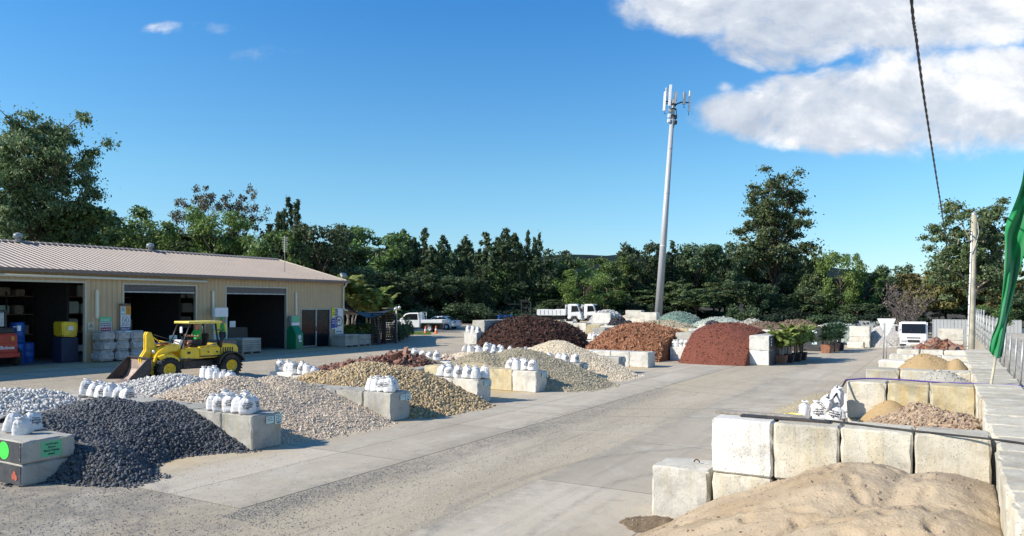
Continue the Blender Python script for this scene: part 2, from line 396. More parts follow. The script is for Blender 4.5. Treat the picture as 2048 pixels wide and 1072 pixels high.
def leaf_mat(name, cols, trans=0.34):
    m = bpy.data.materials.new(name); m.use_nodes = True; t = NT(m.node_tree)
    geo = t.n('ShaderNodeNewGeometry'); oi = t.n('ShaderNodeObjectInfo')
    c = t.ramp(geo.outputs['Random Per Island'], [(i/(len(cols)-1), cc) for i, cc in enumerate(cols)])
    tc = t.n('ShaderNodeTexCoord').outputs['Object']
    cl = t.noise(tc, 0.55, 3, 0.5)
    val = t.math('ADD', t.math('MULTIPLY', oi.outputs['Random'], 0.45), t.math('ADD', 0.38, t.math('MULTIPLY', cl, 0.8)))
    hv = t.n('ShaderNodeHueSaturation', {'Hue': t.math('ADD', 0.485, t.math('MULTIPLY', oi.outputs['Random'], 0.03)), 'Saturation': 0.9, 'Value': val, 'Color': c}).outputs[0]
    b = t.n('ShaderNodeBsdfPrincipled', {'Base Color': hv, 'Roughness': 0.55, 'Specular IOR Level': 0.3})
    tr = t.n('ShaderNodeBsdfTranslucent', {'Color': hv})
    mx = t.n('ShaderNodeMixShader', {0: trans, 1: b.outputs[0], 2: tr.outputs[0]})
    t.n('ShaderNodeOutputMaterial', {0: mx.outputs[0]})
    return m
M['leaf_euc'] = leaf_mat('leaf_euc', [(0.069, 0.116, 0.045), (0.121, 0.184, 0.066), (0.19, 0.242, 0.094)])
M['leaf_round'] = leaf_mat('leaf_round', [(0.061, 0.123, 0.031), (0.119, 0.202, 0.046), (0.21, 0.285, 0.067)])
M['leaf_bright'] = leaf_mat('leaf_bright', [(0.085, 0.174, 0.03), (0.156, 0.265, 0.046), (0.24, 0.346, 0.066)])
M['leaf_dark'] = leaf_mat('leaf_dark', [(0.048, 0.088, 0.042), (0.085, 0.135, 0.058), (0.136, 0.193, 0.079)])
M['leaf_olive'] = leaf_mat('leaf_olive', [(0.101, 0.114, 0.034), (0.179, 0.18, 0.054), (0.314, 0.247, 0.062)])
M['leaf_pink'] = leaf_mat('leaf_pink', [(0.08, 0.085, 0.05), (0.15, 0.11, 0.08), (0.06, 0.10, 0.04)])
M['leaf_palm'] = leaf_mat('leaf_palm', [(0.10, 0.17, 0.03), (0.20, 0.28, 0.05), (0.38, 0.38, 0.08)], 0.35)
M['leaf_yucca'] = leaf_mat('leaf_yucca', [(0.018, 0.068, 0.03), (0.038, 0.105, 0.045), (0.06, 0.135, 0.06)])

# ------------------------------------------------------------------ text and flat marks
def text_mesh(txt, size, bold=0.0, spacing=1.0):
    cu = bpy.data.curves.new('t', 'FONT'); cu.body = txt; cu.size = size; cu.align_x = 'CENTER'; cu.align_y = 'CENTER'
    cu.offset = bold; cu.space_character = spacing; cu.resolution_u = 2
    o = bpy.data.objects.new('t', cu); COL.objects.link(o)
    bpy.context.view_layer.update()
    me = bpy.data.meshes.new_from_object(o.evaluated_get(bpy.context.evaluated_depsgraph_get()))
    vs = [tuple(v.co) for v in me.vertices]; fs = [tuple(p.vertices) for p in me.polygons]
    bpy.data.objects.remove(o); bpy.data.curves.remove(cu); bpy.data.meshes.remove(me)
    return vs, fs
def text_on(mb, txt, size, cx, cz, y, bold=0.0, flip=1):
    """letters standing in the xz plane, facing -y"""
    vs, fs = text_mesh(txt, size, bold)
    mb.add([(cx+flip*v[0], y, cz+v[1]) for v in vs], fs); return mb
def dashes(mb, x0, x1, z, h, y, n, seed=0):
    """a line of print too small to read"""
    r = random.Random(seed); x = x0
    while x < x1:
        L = (x1-x0)/n*r.uniform(.5, 1.3)
        mb.box(x, min(x+L, x1), y-.001, y+.001, z-h/2, z+h/2); x += L + (x1-x0)/n*.3
    return mb

# ------------------------------------------------------------------ ground
def ground_mat(name, kind):
    m = bpy.data.materials.new(name); m.use_nodes = True; t = NT(m.node_tree)
    tc = t.n('ShaderNodeTexCoord').outputs['Object']
    rot = t.n('ShaderNodeMapping', {'Vector': tc, 'Rotation': (0, 0, TH)}).outputs[0]    # x -> w, y -> a
    sp = t.n('ShaderNodeSeparateXYZ', {0: rot}); W_, A_ = sp.outputs[0], sp.outputs[1]
    st = t.n('ShaderNodeVectorMath', {0: rot, 1: (1.0, 0.22, 1.0)}, operation='MULTIPLY').outputs[0]   # streaks along the traffic
    big = t.noise(st, 0.55, 6, 0.6, 0.3); mid = t.noise(tc, 3.0, 6, 0.65); fine = t.noise(tc, 60, 4, 0.75); tiny = t.noise(tc, 150, 2, 0.8)
    if kind == 'gravel':
        c = t.ramp(big, [(0.32, (0.31, 0.28, 0.23)), (0.5, (0.39, 0.352, 0.29)), (0.68, (0.45, 0.41, 0.345))])
        c = t.mix(t.ramp(mid, [(0.45, 0.0), (0.7, 0.35)]), c, (0.26, 0.26, 0.26))
        grit = t.noise(tc, 24, 3, 0.75)
        c = t.mix(t.ramp(grit, [(0.50, 0.0), (0.62, 0.55)]), c, (0.50, 0.47, 0.42))
        sfac = t.ramp(t.math('ADD', t.math('MULTIPLY', grit, .65), t.math('MULTIPLY', fine, .35)), [(0.36, 1.0), (0.47, 0.0)])
        trk = t.noise(t.n('ShaderNodeVectorMath', {0: rot, 1: (6.0, 0.35, 1.0)}, operation='MULTIPLY').outputs[0], 1.0, 5, 0.65, 0.6)
        c = t.mix(t.ramp(trk, [(0.56, 0.0), (0.66, 0.45)]), c, (0.20, 0.185, 0.165))
        c = t.mix(t.math('MULTIPLY', sfac, t.math('ADD', 0.5, mid)), c, (0.13, 0.13, 0.135))
        # blue metal lies thick along the edge of the slab and at its near end
        e1 = t.math('SUBTRACT', 1.0, t.math('ABSOLUTE', t.math('MULTIPLY', t.math('ADD', W_, 9.75), 1.6)), clamp=True)
        e1 = t.math('MULTIPLY', e1, t.ramp(t.math('MULTIPLY', A_, 1/32.0), [(0.2, 1.0), (0.9, 0.1)]))
        e2 = t.math('MULTIPLY', t.math('MULTIPLY', t.math('SUBTRACT', 9.6, A_), 0.45, clamp=True), t.math('MULTIPLY', t.math('SUBTRACT', -7.8, W_), 0.3, clamp=True))
        e = t.math('MAXIMUM', e1, e2)
        c = t.mix(t.math('MULTIPLY', t.math('MULTIPLY', e, 0.8), t.ramp(t.math('ADD', t.math('MULTIPLY', mid, .5), t.math('MULTIPLY', grit, .5)), [(0.38, 0.0), (0.56, 0.9)])), c, (0.15, 0.148, 0.15))
        # tan dust in the yard
        c = t.mix(t.math('MULTIPLY', t.ramp(t.noise(st, 0.23, 4), [(0.5, 0.0), (0.65, 0.4)]), 0.8), c, (0.44, 0.38, 0.28))
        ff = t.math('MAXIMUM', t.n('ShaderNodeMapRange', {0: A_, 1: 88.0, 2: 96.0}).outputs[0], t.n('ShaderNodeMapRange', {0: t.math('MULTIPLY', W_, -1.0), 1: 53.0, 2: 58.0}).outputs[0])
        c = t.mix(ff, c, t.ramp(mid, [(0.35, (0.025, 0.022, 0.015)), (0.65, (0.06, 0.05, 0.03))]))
        rough, bd = 0.95, 0.012
    else:
        c = t.ramp(big, [(0.3, (0.32, 0.295, 0.255)), (0.5, (0.395, 0.365, 0.315)), (0.7, (0.45, 0.415, 0.36))])
        pid = t.n('ShaderNodeCombineXYZ', {0: t.math('FLOOR', t.math('MULTIPLY', t.math('ADD', W_, 12.2 if kind != 'slab_right' else 4.05), 1/2.9)), 1: t.math('FLOOR', t.math('MULTIPLY', t.math('ADD', A_, 1.2), 1/4.7)), 2: 0.0}).outputs[0]
        wn = t.n('ShaderNodeTexWhiteNoise', {'Vector': pid}).outputs['Value']
        c = t.n('ShaderNodeHueSaturation', {'Value': t.math('ADD', 0.88, t.math('MULTIPLY', wn, 0.24)), 'Color': c}).outputs[0]
        c = t.mix(t.ramp(t.noise(rot, 0.7, 6, 0.7, 0.8), [(0.5, 0.0), (0.62, 0.5)]), c, (0.48, 0.47, 0.44))
        c = t.mix(t.ramp(mid, [(0.42, 0.0), (0.72, 0.5)]), c, (0.36, 0.35, 0.325))
        st2 = t.n('ShaderNodeVectorMath', {0: rot, 1: (2.2, 0.10, 1.0)}, operation='MULTIPLY').outputs[0]
        c = t.mix(t.ramp(t.noise(st2, 1.1, 5, 0.7), [(0.52, 0.0), (0.7, 0.45)]), c, (0.24, 0.235, 0.225))
        c = t.mix(t.ramp(t.noise(tc, 26, 4, 0.75), [(0.33, 0.6), (0.43, 0.0)]), c, (0.17, 0.16, 0.14))
        c = t.mix(t.ramp(t.noise(tc, 1.1, 5, 0.7, 1.2), [(0.6, 0.0), (0.7, 0.5)]), c, (0.26, 0.245, 0.22))
        # sand and dust trodden out of the bays
        if kind == 'slab_right':
            dz = t.math('MULTIPLY', t.math('ADD', W_, 5.5), 0.25, clamp=True)
            c = t.mix(t.math('MULTIPLY', dz, t.ramp(t.noise(tc, .8, 6, .6), [(0.4, 0.25), (0.62, 0.95)])), c, (0.40, 0.32, 0.22))
        else:
            dz = t.math('MULTIPLY', t.math('SUBTRACT', -13.2, W_), 0.6, clamp=True)
            c = t.mix(t.math('MULTIPLY', dz, t.ramp(t.noise(tc, .9, 6, .6), [(0.35, 0.2), (0.6, 0.9)])), c, (0.43, 0.34, 0.20))
        # joints
        ja = t.math('PINGPONG', t.math('ADD', A_, 1.2), 2.35)
        jl = t.ramp(t.math('ADD', ja, t.math('MULTIPLY', t.math('SUBTRACT', mid, .5), 0.02)), [(0.0, 1.0), (0.012, 0.8), (0.022, 0.0)])
        jw = t.math('PINGPONG', t.math('ADD', W_, 12.2 if kind != 'slab_right' else 4.05), 30 if kind != 'slab_right' else 2.9)
        jk = t.ramp(jw, [(0.0, 1.0), (0.012, 0.7), (0.02, 0.0)])
        c = t.mix(t.math('MULTIPLY', t.math('MAXIMUM', jl, jk), 0.75), c, (0.09, 0.085, 0.075))
        # broken, gravel strewn margins
        if kind != 'slab_shed':
            lo, hi = (-7.0, 60.0) if kind == 'slab_right' else (-60, -10.3)
            ed = t.math('MINIMUM', t.math('SUBTRACT', W_, lo), t.math('SUBTRACT', hi, W_))
            gm = t.math('SUBTRACT', 1.0, t.math('MULTIPLY', ed, 1.1), clamp=True)
            c = t.mix(t.math('MULTIPLY', gm, t.ramp(t.math('ADD', t.math('MULTIPLY', mid, .5), t.math('MULTIPLY', fine, .5)), [(0.42, 0.0), (0.58, 0.85)])), c, (0.25, 0.235, 0.21))
        rough, bd = 0.85, 0.004
    c = t.mix(1.0, c, (1.055, 1.0, 0.905), 'MULTIPLY')
    # tyre tracks where the loader and trucks turn, and old oil drips
    tk = None
    for (cw, ca_, rr) in ((-13.0, 33.0, 10.5), (-13.0, 33.0, 12.3), (1.5, 12.0, 7.2), (1.5, 12.0, 8.8), (-4.0, 44.0, 14.0), (-4.0, 44.0, 15.8), (-33.0, 20.0, 5.5), (-24.0, 40.0, 9.0), (-16.5, 2.0, 6.0), (-16.5, 2.0, 7.6)):
        dx = t.math('ADD', W_, -cw); dy = t.math('ADD', A_, -ca_)
        dd = t.math('SQRT', t.math('ADD', t.math('MULTIPLY', dx, dx), t.math('MULTIPLY', dy, dy)))
        q = t.math('SUBTRACT', 1.0, t.math('MULTIPLY', t.math('ABSOLUTE', t.math('SUBTRACT', t.math('ADD', dd, t.math('MULTIPLY', t.math('SUBTRACT', big, .5), 1.2)), rr)), 6.5), clamp=True)
        tk = q if tk is None else t.math('MAXIMUM', tk, q)
    tread = t.ramp(t.noise(tc, 7.5, 4, 0.8), [(0.38, 0.1), (0.6, 1.0)])
    c = t.mix(t.math('MULTIPLY', t.math('MULTIPLY', tk, tread), 0.55), c, (0.17, 0.16, 0.145))
    c = t.mix(t.math('MULTIPLY', t.ramp(t.noise(tc, 0.45, 6, 0.75, 1.5), [(0.60, 0.0), (0.70, 1.0)]), 0.4), c, (0.20, 0.185, 0.16))
    c = t.mix(t.math('MULTIPLY', t.ramp(t.noise(rot, 0.33, 5, 0.7, 1.0), [(0.55, 0.0), (0.7, 1.0)]), 0.45), c, (0.50, 0.455, 0.38))
    b = t.n('ShaderNodeBsdfPrincipled', {'Base Color': c, 'Roughness': rough, 'Specular IOR Level': 0.2})
    bp = t.n('ShaderNodeBump', {'Strength': 0.9, 'Distance': bd, 'Height': t.math('ADD', fine, t.math('MULTIPLY', mid, 2.0))})
    t.link(bp.outputs[0], b.inputs['Normal'])
    t.n('ShaderNodeOutputMaterial', {0: b.outputs[0]})
    return m
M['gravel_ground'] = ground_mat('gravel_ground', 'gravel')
M['slab_left'] = ground_mat('slab_left', 'slab_left')
M['slab_right'] = ground_mat('slab_right', 'slab_right')
M['slab_shed'] = ground_mat('slab_shed', 'slab_shed')

def sheet(name, ws, as_, dz, mat, rough=0.0):
    ws = np.asarray(ws, float); as_ = np.asarray(as_, float)
    w, a = np.meshgrid(ws, as_, indexing='ij')
    z = gnd_wa(w, a) + dz
    if rough: z = z + rough*fbm(w*1.1, a*1.1, 3, 4)*((np.abs(w) < 60) & (a < 90))
    x = w*CT + a*ST; y = -w*ST + a*CT
    V = np.stack([x, y, z], -1).reshape(-1, 3)
    n, k = w.shape; i, j = np.meshgrid(np.arange(n-1), np.arange(k-1), indexing='ij'); q = (i*k+j).ravel()
    F = np.stack([q, q+k, q+k+1, q+1], -1)
    o = link(np_mesh(name, V, F, smooth=True), name, mat); tag(o, kind='structure'); return o
far = [-3000, -1200, -600, -300, -200, -150, -125]
sheet('ground', far + list(np.arange(-110, -16, 1.0)) + [-15, -10, -5, 0, 5, 10, 20, 40, 80, 150, 300, 700, 2000, 3500],
      [-500, -100, -30, 0, 5] + list(np.arange(10, 130, 1.5)) + [140, 160, 200, 300, 500, 900, 1800, 3500], 0, M['gravel_ground'])
sheet('concrete_apron', list(np.arange(-24.5, -10.2, 0.71)), np.arange(8.45, 43, 1.0), 0.008, M['slab_left'])
sheet('yard_slab', [-7.0, -3.5, 0.5], np.arange(2, 66, 2.0), 0.006, M['slab_right'])
sheet('shed_slab', list(np.arange(-46.5, -31.4, 1.0)), np.arange(4, 38, 1.0), 0.008, M['slab_shed'])
def hill():
    xs = np.linspace(-1600, 2600, 160); th = []
    X = xs; crest = 58 + 18*np.sin(xs/430+1.0) + 26*fbm(xs/170, xs*0, 5, 5) - 34*smn((xs-250)/450) + 4*vnoise(xs/9, xs*0, 3)
    rows = []
    for k, f in enumerate([0, .35, .7, .9, 1, .9, .3, 0]):
        rows.append(np.stack([X, 880 + 60*k + 0*X, crest*f + (3*vnoise(X/14, X*0+k, 9) if 0 < k < 7 else 0)-1], -1))
    V = np.concatenate(rows); n = len(xs); r = len(rows)
    i, j = np.meshgrid(np.arange(r-1), np.arange(n-1), indexing='ij'); q = (i*n+j).ravel()
    F = np.stack([q, q+1, q+n+1, q+n], -1)
    o = link(np_mesh('hills', V, F, smooth=True), 'hills', pmat('far_forest', (0.018, 0.034, 0.034), 0.95, spec=0.05, var=0.3, scale=0.02, detail=9, bump=6.0, bscale=0.06)); tag(o, kind='structure')
hill()

# ------------------------------------------------------------------ loose stones
def stone_shapes(k, sub=0):
    out = []
    for i in range(k):
        if sub: 
            bm = bmesh.new(); bmesh.ops.create_icosphere(bm, subdivisions=1, radius=1)
            V = np.array([v.co[:] for v in bm.verts]); F = np.array([[v.index for v in f.verts] for f in bm.faces]); bm.free()
        else:
            V = np.array([(1,0,0),(-1,0,0),(0,1,0),(0,-1,0),(0,0,1),(0,0,-1)], float)
            F = np.array([(0,2,4),(2,1,4),(1,3,4),(3,0,4),(2,0,5),(1,2,5),(3,1,5),(0,3,5)])
        V = V * (1 + rng.uniform(-.28, .28, (len(V), 1))); out.append((V, F))
    return out
SH0 = stone_shapes(8); SH1 = stone_shapes(8, 1)
def rand_rot(n, flat=0.0):
    q = rng.normal(size=(n, 4)); 
    if flat: q[:, 1:3] *= flat
    q /= np.linalg.norm(q, axis=1, keepdims=True); w, x, y, z = q.T
    return np.stack([np.stack([1-2*(y*y+z*z), 2*(x*y-w*z), 2*(x*z+w*y)], -1), np.stack([2*(x*y+w*z), 1-2*(x*x+z*z), 2*(y*z-w*x)], -1), np.stack([2*(x*z-w*y), 2*(y*z+w*x), 1-2*(x*x+y*y)], -1)], 1)
def stones(pos, size, asp=(1, .8, .6), hi=False, flat=0.0):
    """pos (n,3), size (n,) -> V, F"""
    sh = SH1 if hi else SH0; Vs, Fs, o = [], [], 0
    idx = rng.integers(0, len(sh), len(pos))
    for k, (v, f) in enumerate(sh):
        p = pos[idx == k]; s = size[idx == k]
        if not len(p): continue
        sc = np.array(asp)*rng.uniform(.8, 1.2, (len(p), 3))*s[:, None]*.5
        L = v[None]*sc[:, None, :]
        W = np.einsum('nij,nkj->nki', rand_rot(len(p), flat), L) + p[:, None, :]
        Vs.append(W.reshape(-1, 3)); Fs.append((f[None]+(np.arange(len(p))*len(v))[:, None, None]+o).reshape(-1, 3)); o += len(p)*len(v)
    return np.concatenate(Vs), np.concatenate(Fs)

def pile(name, label, cat, peaks, clip, mats, prof='cone', res=0.1, rough=0.03, rscale=2.0, st=None, seed=1, extra=None, stuff=False, group=None, wf=None):
    """a heap tipped into its bay. peaks: (w, a, height, radius across, radius along)."""
    w0, w1, a0, a1 = clip; b0, b1 = a0, a1
    if wf is not None: a0, a1 = a0-1.3, a1+1.3
    ws = np.arange(w0, w1+res*.5, res); as_ = np.arange(a0, a1+res*.5, res)
    def H(w, a):
        h = np.full(np.shape(w), -1.0)
        wj = w + 0.35*fbm(w*.7, a*.7, seed+5, 3); aj = a + 0.35*fbm(w*.7+9, a*.7, seed+8, 3)
        acc = 0
        for (pw, pa, ph, rw, ra) in peaks:
            d = np.sqrt(((wj-pw)/rw)**2 + ((aj-pa)/ra)**2)
            if prof == 'cone': q = ph*(1-(np.sqrt(d*d+.02)-.14)/.87)
            else: q = ph*(1-np.clip(d, 0, 3)**2.3)
            h = np.maximum(h, q)
        n = fbm(w*rscale, a*rscale, seed, 5)
        h = h + rough*4*n*np.clip(h*2+.25, 0, 1)
        if extra: h = extra(w, a, h)
        if wf is not None:
            out = np.maximum(0, np.maximum(b0-a, a-b1)); h = h-(1.0 if seed != 2 else .62)*out-(.8*np.maximum(0, a-b1) if seed in (5, 7) else 0)
            h = np.where((w < wf) & (out > 0), -.12, h)
        return h
    ws = np.concatenate([[w0-.004], ws, [ws[-1]+.004]]); as_ = np.concatenate([[a0-.004], as_, [as_[-1]+.004]])
    w, a = np.meshgrid(ws, as_, indexing='ij'); h = H(w, a); h[0] = h[-1] = -.12; h[:, 0] = -.12; h[:, -1] = -.12
    z = gnd_wa(w, a)+np.maximum(h, -.12)+.004
    x = w*CT+a*ST; y = -w*ST+a*CT
    V = np.stack([x, y, z], -1).reshape(-1, 3); n, k = w.shape
    i, j = np.meshgrid(np.arange(n-1), np.arange(k-1), indexing='ij'); q = (i*k+j)
    mx = np.maximum.reduce([h[:-1, :-1], h[1:, :-1], h[:-1, 1:], h[1:, 1:]])
    q = q[mx > 0]; F = np.stack([q, q+k, q+k+1, q+1], -1)
    used = np.unique(F); mp = np.zeros(len(V), int); mp[used] = np.arange(len(used)); V = V[used]; F = mp[F]
    Fl = [F]; mi = [np.zeros(len(F), int)]; sm = [np.ones(len(F), bool)]
    if st:
        N, size, asp, hi, spill = st
        pw = rng.uniform(w0-.0, w1, N*3); pa = rng.uniform(a0, a1, N*3); hh = H(pw, pa)
        ok = hh > -spill*rng.random(len(hh))**2
        pw, pa, hh = pw[ok][:N], pa[ok][:N], hh[ok][:N]
        sz = size*np.clip(np.exp(rng.normal(-.08, .38, len(pw))), .45, 2.3)
        pos = np.stack([pw*CT+pa*ST, -pw*ST+pa*CT, gnd_wa(pw, pa)+np.maximum(hh, 0)+sz*.12], -1)
        V2, F2 = stones(pos, sz, asp, hi)
        Fl.append(F2+len(V)); V = np.concatenate([V, V2]); mi.append(np.ones(len(F2), int)); sm.append(np.full(len(F2), bool(hi) and name == 'gravel_heap'))
    org = V[:, :].mean(0); org[2] = V[:, 2].min(); V = V-org
    me = np_mesh(name, V, Fl, mi, np.concatenate(sm))
    o = link(me, name, mats); o.location = org
    return tag(o, label, cat, group)

# ------------------------------------------------------------------ concrete blocks
def block_mesh(L, T, H, seed, chip=0.012):
    """L along local x, T along local y; origin at the middle of the base"""
    r = random.Random(seed)
    bm = bmesh.new(); bmesh.ops.create_cube(bm, size=1)
    for v in bm.verts: v.co = Vector((v.co.x*L, v.co.y*T, (v.co.z+.5)*H))
    bmesh.ops.bevel(bm, geom=bm.edges[:], offset=0.03, segments=1, affect='EDGES')
    bmesh.ops.subdivide_edges(bm, edges=[e for e in bm.edges if e.calc_length() > .25], cuts=5, use_grid_fill=True)
    for v in bm.verts:
        if v.co.z > .02:
            k = 1.0 if (abs(abs(v.co.x)-L/2) < .04) + (abs(abs(v.co.y)-T/2) < .04) + (abs(v.co.z-H) < .04) >= 2 else .3
            v.co += Vector((r.uniform(-1, 1), r.uniform(-1, 1), r.uniform(-1, .3)))*chip*k
            if k == 1.0 and r.random() < .05: v.co -= Vector((math.copysign(.03, v.co.x), math.copysign(.03, v.co.y), .02))
    me = bpy.data.meshes.new('concrete_block'); bm.to_mesh(me); bm.free()
    return me
BM_CACHE = {}
def block(w, a, z, L, T, H, mat, label, group='concrete blocks of the yard walls', rz=0.0, name='concrete_block', base=None):
    key = (round(L, 2), round(T, 2), round(H, 2), mat, random.randrange(3))
    if key not in BM_CACHE:
        me = block_mesh(L, T, H, len(BM_CACHE)+5); me.materials.append(M[mat]); BM_CACHE[key] = me
    o = bpy.data.objects.new(name, BM_CACHE[key]); COL.objects.link(o)
    p = WA(w, a); o.location = (p.x, p.y, (gnd(p.x, p.y) if base is None else base)+z); o.rotation_euler = (0, 0, -TH+rz)
    return tag(o, label, 'concrete block', group)

BH = 0.85
LEFT = []
# dividing walls of the left bays run back from the road; the first is beside the black pebbles
walls = [(7.85, 5, 'block_grey', 'at the near left corner of the yard', 1.0, -15.1), (12.35, 5, 'block_grey', 'between the black pebbles and the pink gravel', .9, -14.1), (17.4, 5, 'block_grey', 'between the pink gravel and the brown pebbles', .9, -14.1),
         (22.05, 5, 'block_pale', 'right of the brown pebble pile', .85, -14.1), (25.95, 5, 'block_yellow', 'along the empty bay left of the olive gravel', .9, -13.9),
         (30.3, 5, 'block_grey', 'between the olive gravel and the cream gravel', .85, -14.1), (34.9, 5, 'block_grey', 'right of the cream gravel pile', .85, -14.1)]
for a, n, mt, desc, T, w0 in walls:
    for i in range(n):
        if a == 7.85:
            if i > 0: 
                block(w0-1.15*i-.5, a, 0, 1.13, T, BH, mt, f'{ORD[i]} grey block behind the painted corner block by the black pebbles', rz=random.uniform(-.01, .01))
            continue
        block(w0-.56-1.1*i, a, 0, 1.08, T, BH + random.uniform(-.012, .012), mt if i or mt != 'block_yellow' else 'block_pale', f'{ORD[i]} block from the road, wall {desc}', rz=random.uniform(-.012, .012))
# the white-faced wall past the cream gravel
for i in range(7):
    block(-14.1-.56-1.12*i, 39.2, 0, 1.09, 1.1, BH, 'block_white', f'{ORD[i]} block from the road in the white wall before the mulch', rz=random.uniform(-.01, .01))
# spine wall behind the bays
for i in range(27):
    block(-20.15, 8.4+1.14*i, 0, .8, 1.12, .68, 'block_grey', f'{ORD[i]} block from the near end of the low spine wall', rz=random.uniform(-.01, .01))
# low dividers on the shed side
for a, mt, desc in ((9.6, 'block_white', 'left of the nearer white pebble pile'), (13.4, 'block_grey', 'between the two white pebble piles'), (17.9, 'block_grey', 'just in front of the loader'),
                    (22.1, 'block_white', 'facing the road left of the broken terracotta'), (31.2, 'block_white', 'beside the sandstone rubble'), (38.3, 'block_pale', 'below the dark brown mulch')):
    for i in range(3):
        block(-20.6-.68-1.36*i, a, 0, 1.34, .8, .46, mt, f'{ORD[i]} block from the road, low divider {desc}', rz=random.uniform(-.01, .01))

# near left corner block: two courses, charcoal painted end, green disc
def corner_block():
    c = WA(-15.1-.56, 7.85); 
    for k, (z0, z1) in enumerate(((0, .42), (.425, .86))):
        w = 'lower' if k == 0 else 'upper'
        t = thing('concrete_block', f'{w} course of the grey corner block with charcoal end', 'concrete block', (c.x, c.y, 0), -TH, 'concrete blocks of the yard walls')
        me = block_mesh(1.12, 1.0, z1-z0, 40+k); o = link(me, 'body', M['block_grey'], t, (0, 0, z0))
        MB().box(-.535, .535, -.508, -.496, z0+.03, z1-.03).obj('painted_face', M['charcoal_paint'], t)
        if k == 1:
            mb = MB(); mb.prism([(-.06+.19*math.cos(i*math.pi/14), .64+.17*math.sin(i*math.pi/14)) for i in range(28)], -.516, -.509); mb.obj('green_disc', M['lime_green'], t)
            s = MB().box(.549+.012, .549+.018, -.15, .24, .50, .80).obj('price_sign', M['sign_green'], t)
            mb = MB()
            for q, (l, sz) in enumerate((('Landscape', .05), ('20mm', .05), ('Black Pebble', .05))):
                vs, fs = text_mesh(l, sz*1.15, .002)
                mb.add([(.569, .045+v[0], .745-q*.065+v[1]) for v in vs], fs)
            mb.box(.5685, .570, -.02, .10, .535, .56)
            mb.obj('sign_lettering', M['ink'], s)
        else:
            mb = MB()
            for dx, dz in ((0, 0), (.05, .06), (.10, -.01)):
                mb.prism([(.28+dx+.055*math.cos(i*math.pi/8), .17+dz+.055*math.sin(i*math.pi/8)) for i in range(16)], -.516-.001*dx*20, -.509)
            mb.obj('red_flower_mark', pmat('coral', (0.45, 0.10, 0.06), .6, var=.15), t)
corner_block()

# small price signs on the block ends facing the road
def price_signs(a, w0, T, z=.62, s=1.0, label='', face='w', dark=False):
    """two small cards side by side, upper right of the end face"""
    p = WA(w0, a); t = thing('price_sign', label, 'sign', (p.x, p.y, gnd(p.x, p.y)), -TH+math.pi/2, 'price cards on the block ends')
    # local x runs along a, local -y is towards the road
    for k, (x0, x1, z0, z1) in enumerate(((T/2-.50, T/2-.27, z-.02, z+.15), (T/2-.24, T/2-.02, z-.06, z+.17))):
        c = MB().box(x0, x1, -.022, -.016, z0, z1).obj('card', M['sign_paper'], t)
        mb = MB(); zz = z1-.03; q = 0
        while zz > z0+.03:
            dashes(mb, x0+.03, x1-.03, zz, .014, -.0225, 3, int(a*10)+k*7+q); zz -= .04; q += 1
        if k: mb.box((x0+x1)/2-.035, (x0+x1)/2+.035, -.0235, -.0222, z0+.015, z0+.04)
        mb.obj('print', M['ink'], c)
for (a, T, w0, lab) in ((12.35, .9, -14.1, 'pair of pale price cards on the block beside the black pebbles'), (17.4, .9, -14.1, 'pair of pale price cards on the block left of the brown pebbles'),
                        (22.05, .85, -14.1, 'pair of pale price cards on the block right of the brown pebbles'), (25.95, .9, -13.9, 'pair of pale price cards on the block left of the olive gravel'),
                        (30.3, .85, -14.1, 'pair of pale price cards on the block right of the olive gravel'), (34.9, .85, -14.1, 'pair of pale price cards on the block right of the cream gravel')):
    price_signs(a, w0+.0, T, label=lab)

# right hand bays: five rows of cubes running out from the low platform wall
rows = [(11.9, [(-2.72, .92), (-1.79, .91), (-.87, .92), (.05, .90)], 'nearest row above the sand heap', 'block_cream'),
        (19.0, [(-1.6, .82), (-.76, .82), (.09, .84)], 'second row behind the rubble bay', 'block_yellow'),
        (22.9, [(-1.55, .82), (-.70, .82), (.13, .8)], 'third row behind the purple hose', 'block_cream'),
        (26.6, [(-1.5, .8), (-.68, .8), (.13, .8)], 'fourth row behind the golden sand', 'block_pale'),
        (29.8, [(-1.4, .8), (-.58, .8), (.2, .76)], 'fifth row by the give way sign', 'block_pale'),
        (33.4, [(-1.35, .8), (-.53, .8), (.26, .76)], 'farthest row before the white truck', 'block_pale')]
for r, (a, ws, desc, mt) in enumerate(rows):
    for i, (w, L) in enumerate(ws):
        for lev in (0, 1):
            m2 = mt
            if r == 0 and i == 0: m2 = 'block_white' if lev else 'block_cream'
            if r == 1 and i == 0: m2 = 'block_cream'
            block(w, a, lev*.852, L-.015, .82 if r else .78, .845, m2, f'{"upper" if lev else "lower"} block, {ORD[i]} from left, {desc}', group='cube blocks of the right hand bays', rz=random.uniform(-.018, .018))
block(-3.7, 11.95, 0, .92, .82, .85, 'block_pale', 'single low white-stained block with a steel lifting ring beside the sand heap', group='cube blocks of the right hand bays', rz=.02)
p = WA(-3.55, 12.0)
mb = MB(); mb.tube([(.045*math.cos(i*math.pi/8), 0, .045*math.sin(i*math.pi/8)+.02) for i in range(9)], .011, 6)
tag(mb.obj('lifting_ring', pmat('rust', (.14, .06, .03), .9, var=.3), None, loc=(p.x, p.y, .85), rz=-TH), 'small rusty lifting ring on top of the low block by the sand', 'ring')
block(-2.46, 18.1, 0, .86, 1.0, .85, 'block_yellow', 'tan block under the leaning bags left of the rubble bay', group='cube blocks of the right hand bays')
# platform wall: two courses of long blocks, fence side
k = 0
for i in range(26):
    a = 5.6+1.14*i
    for lev in (0, 1):
        block(.96+random.uniform(-.035, .035) + (-.05 if i in (3, 7) else 0), a, lev*.852, .88, 1.12, .845, 'block_cream' if lev else 'block_pale', f'{"upper" if lev else "lower"} block of the long platform wall, {ORD[i]} from the near end', group='blocks of the long platform wall', rz=random.uniform(-.012, .012))

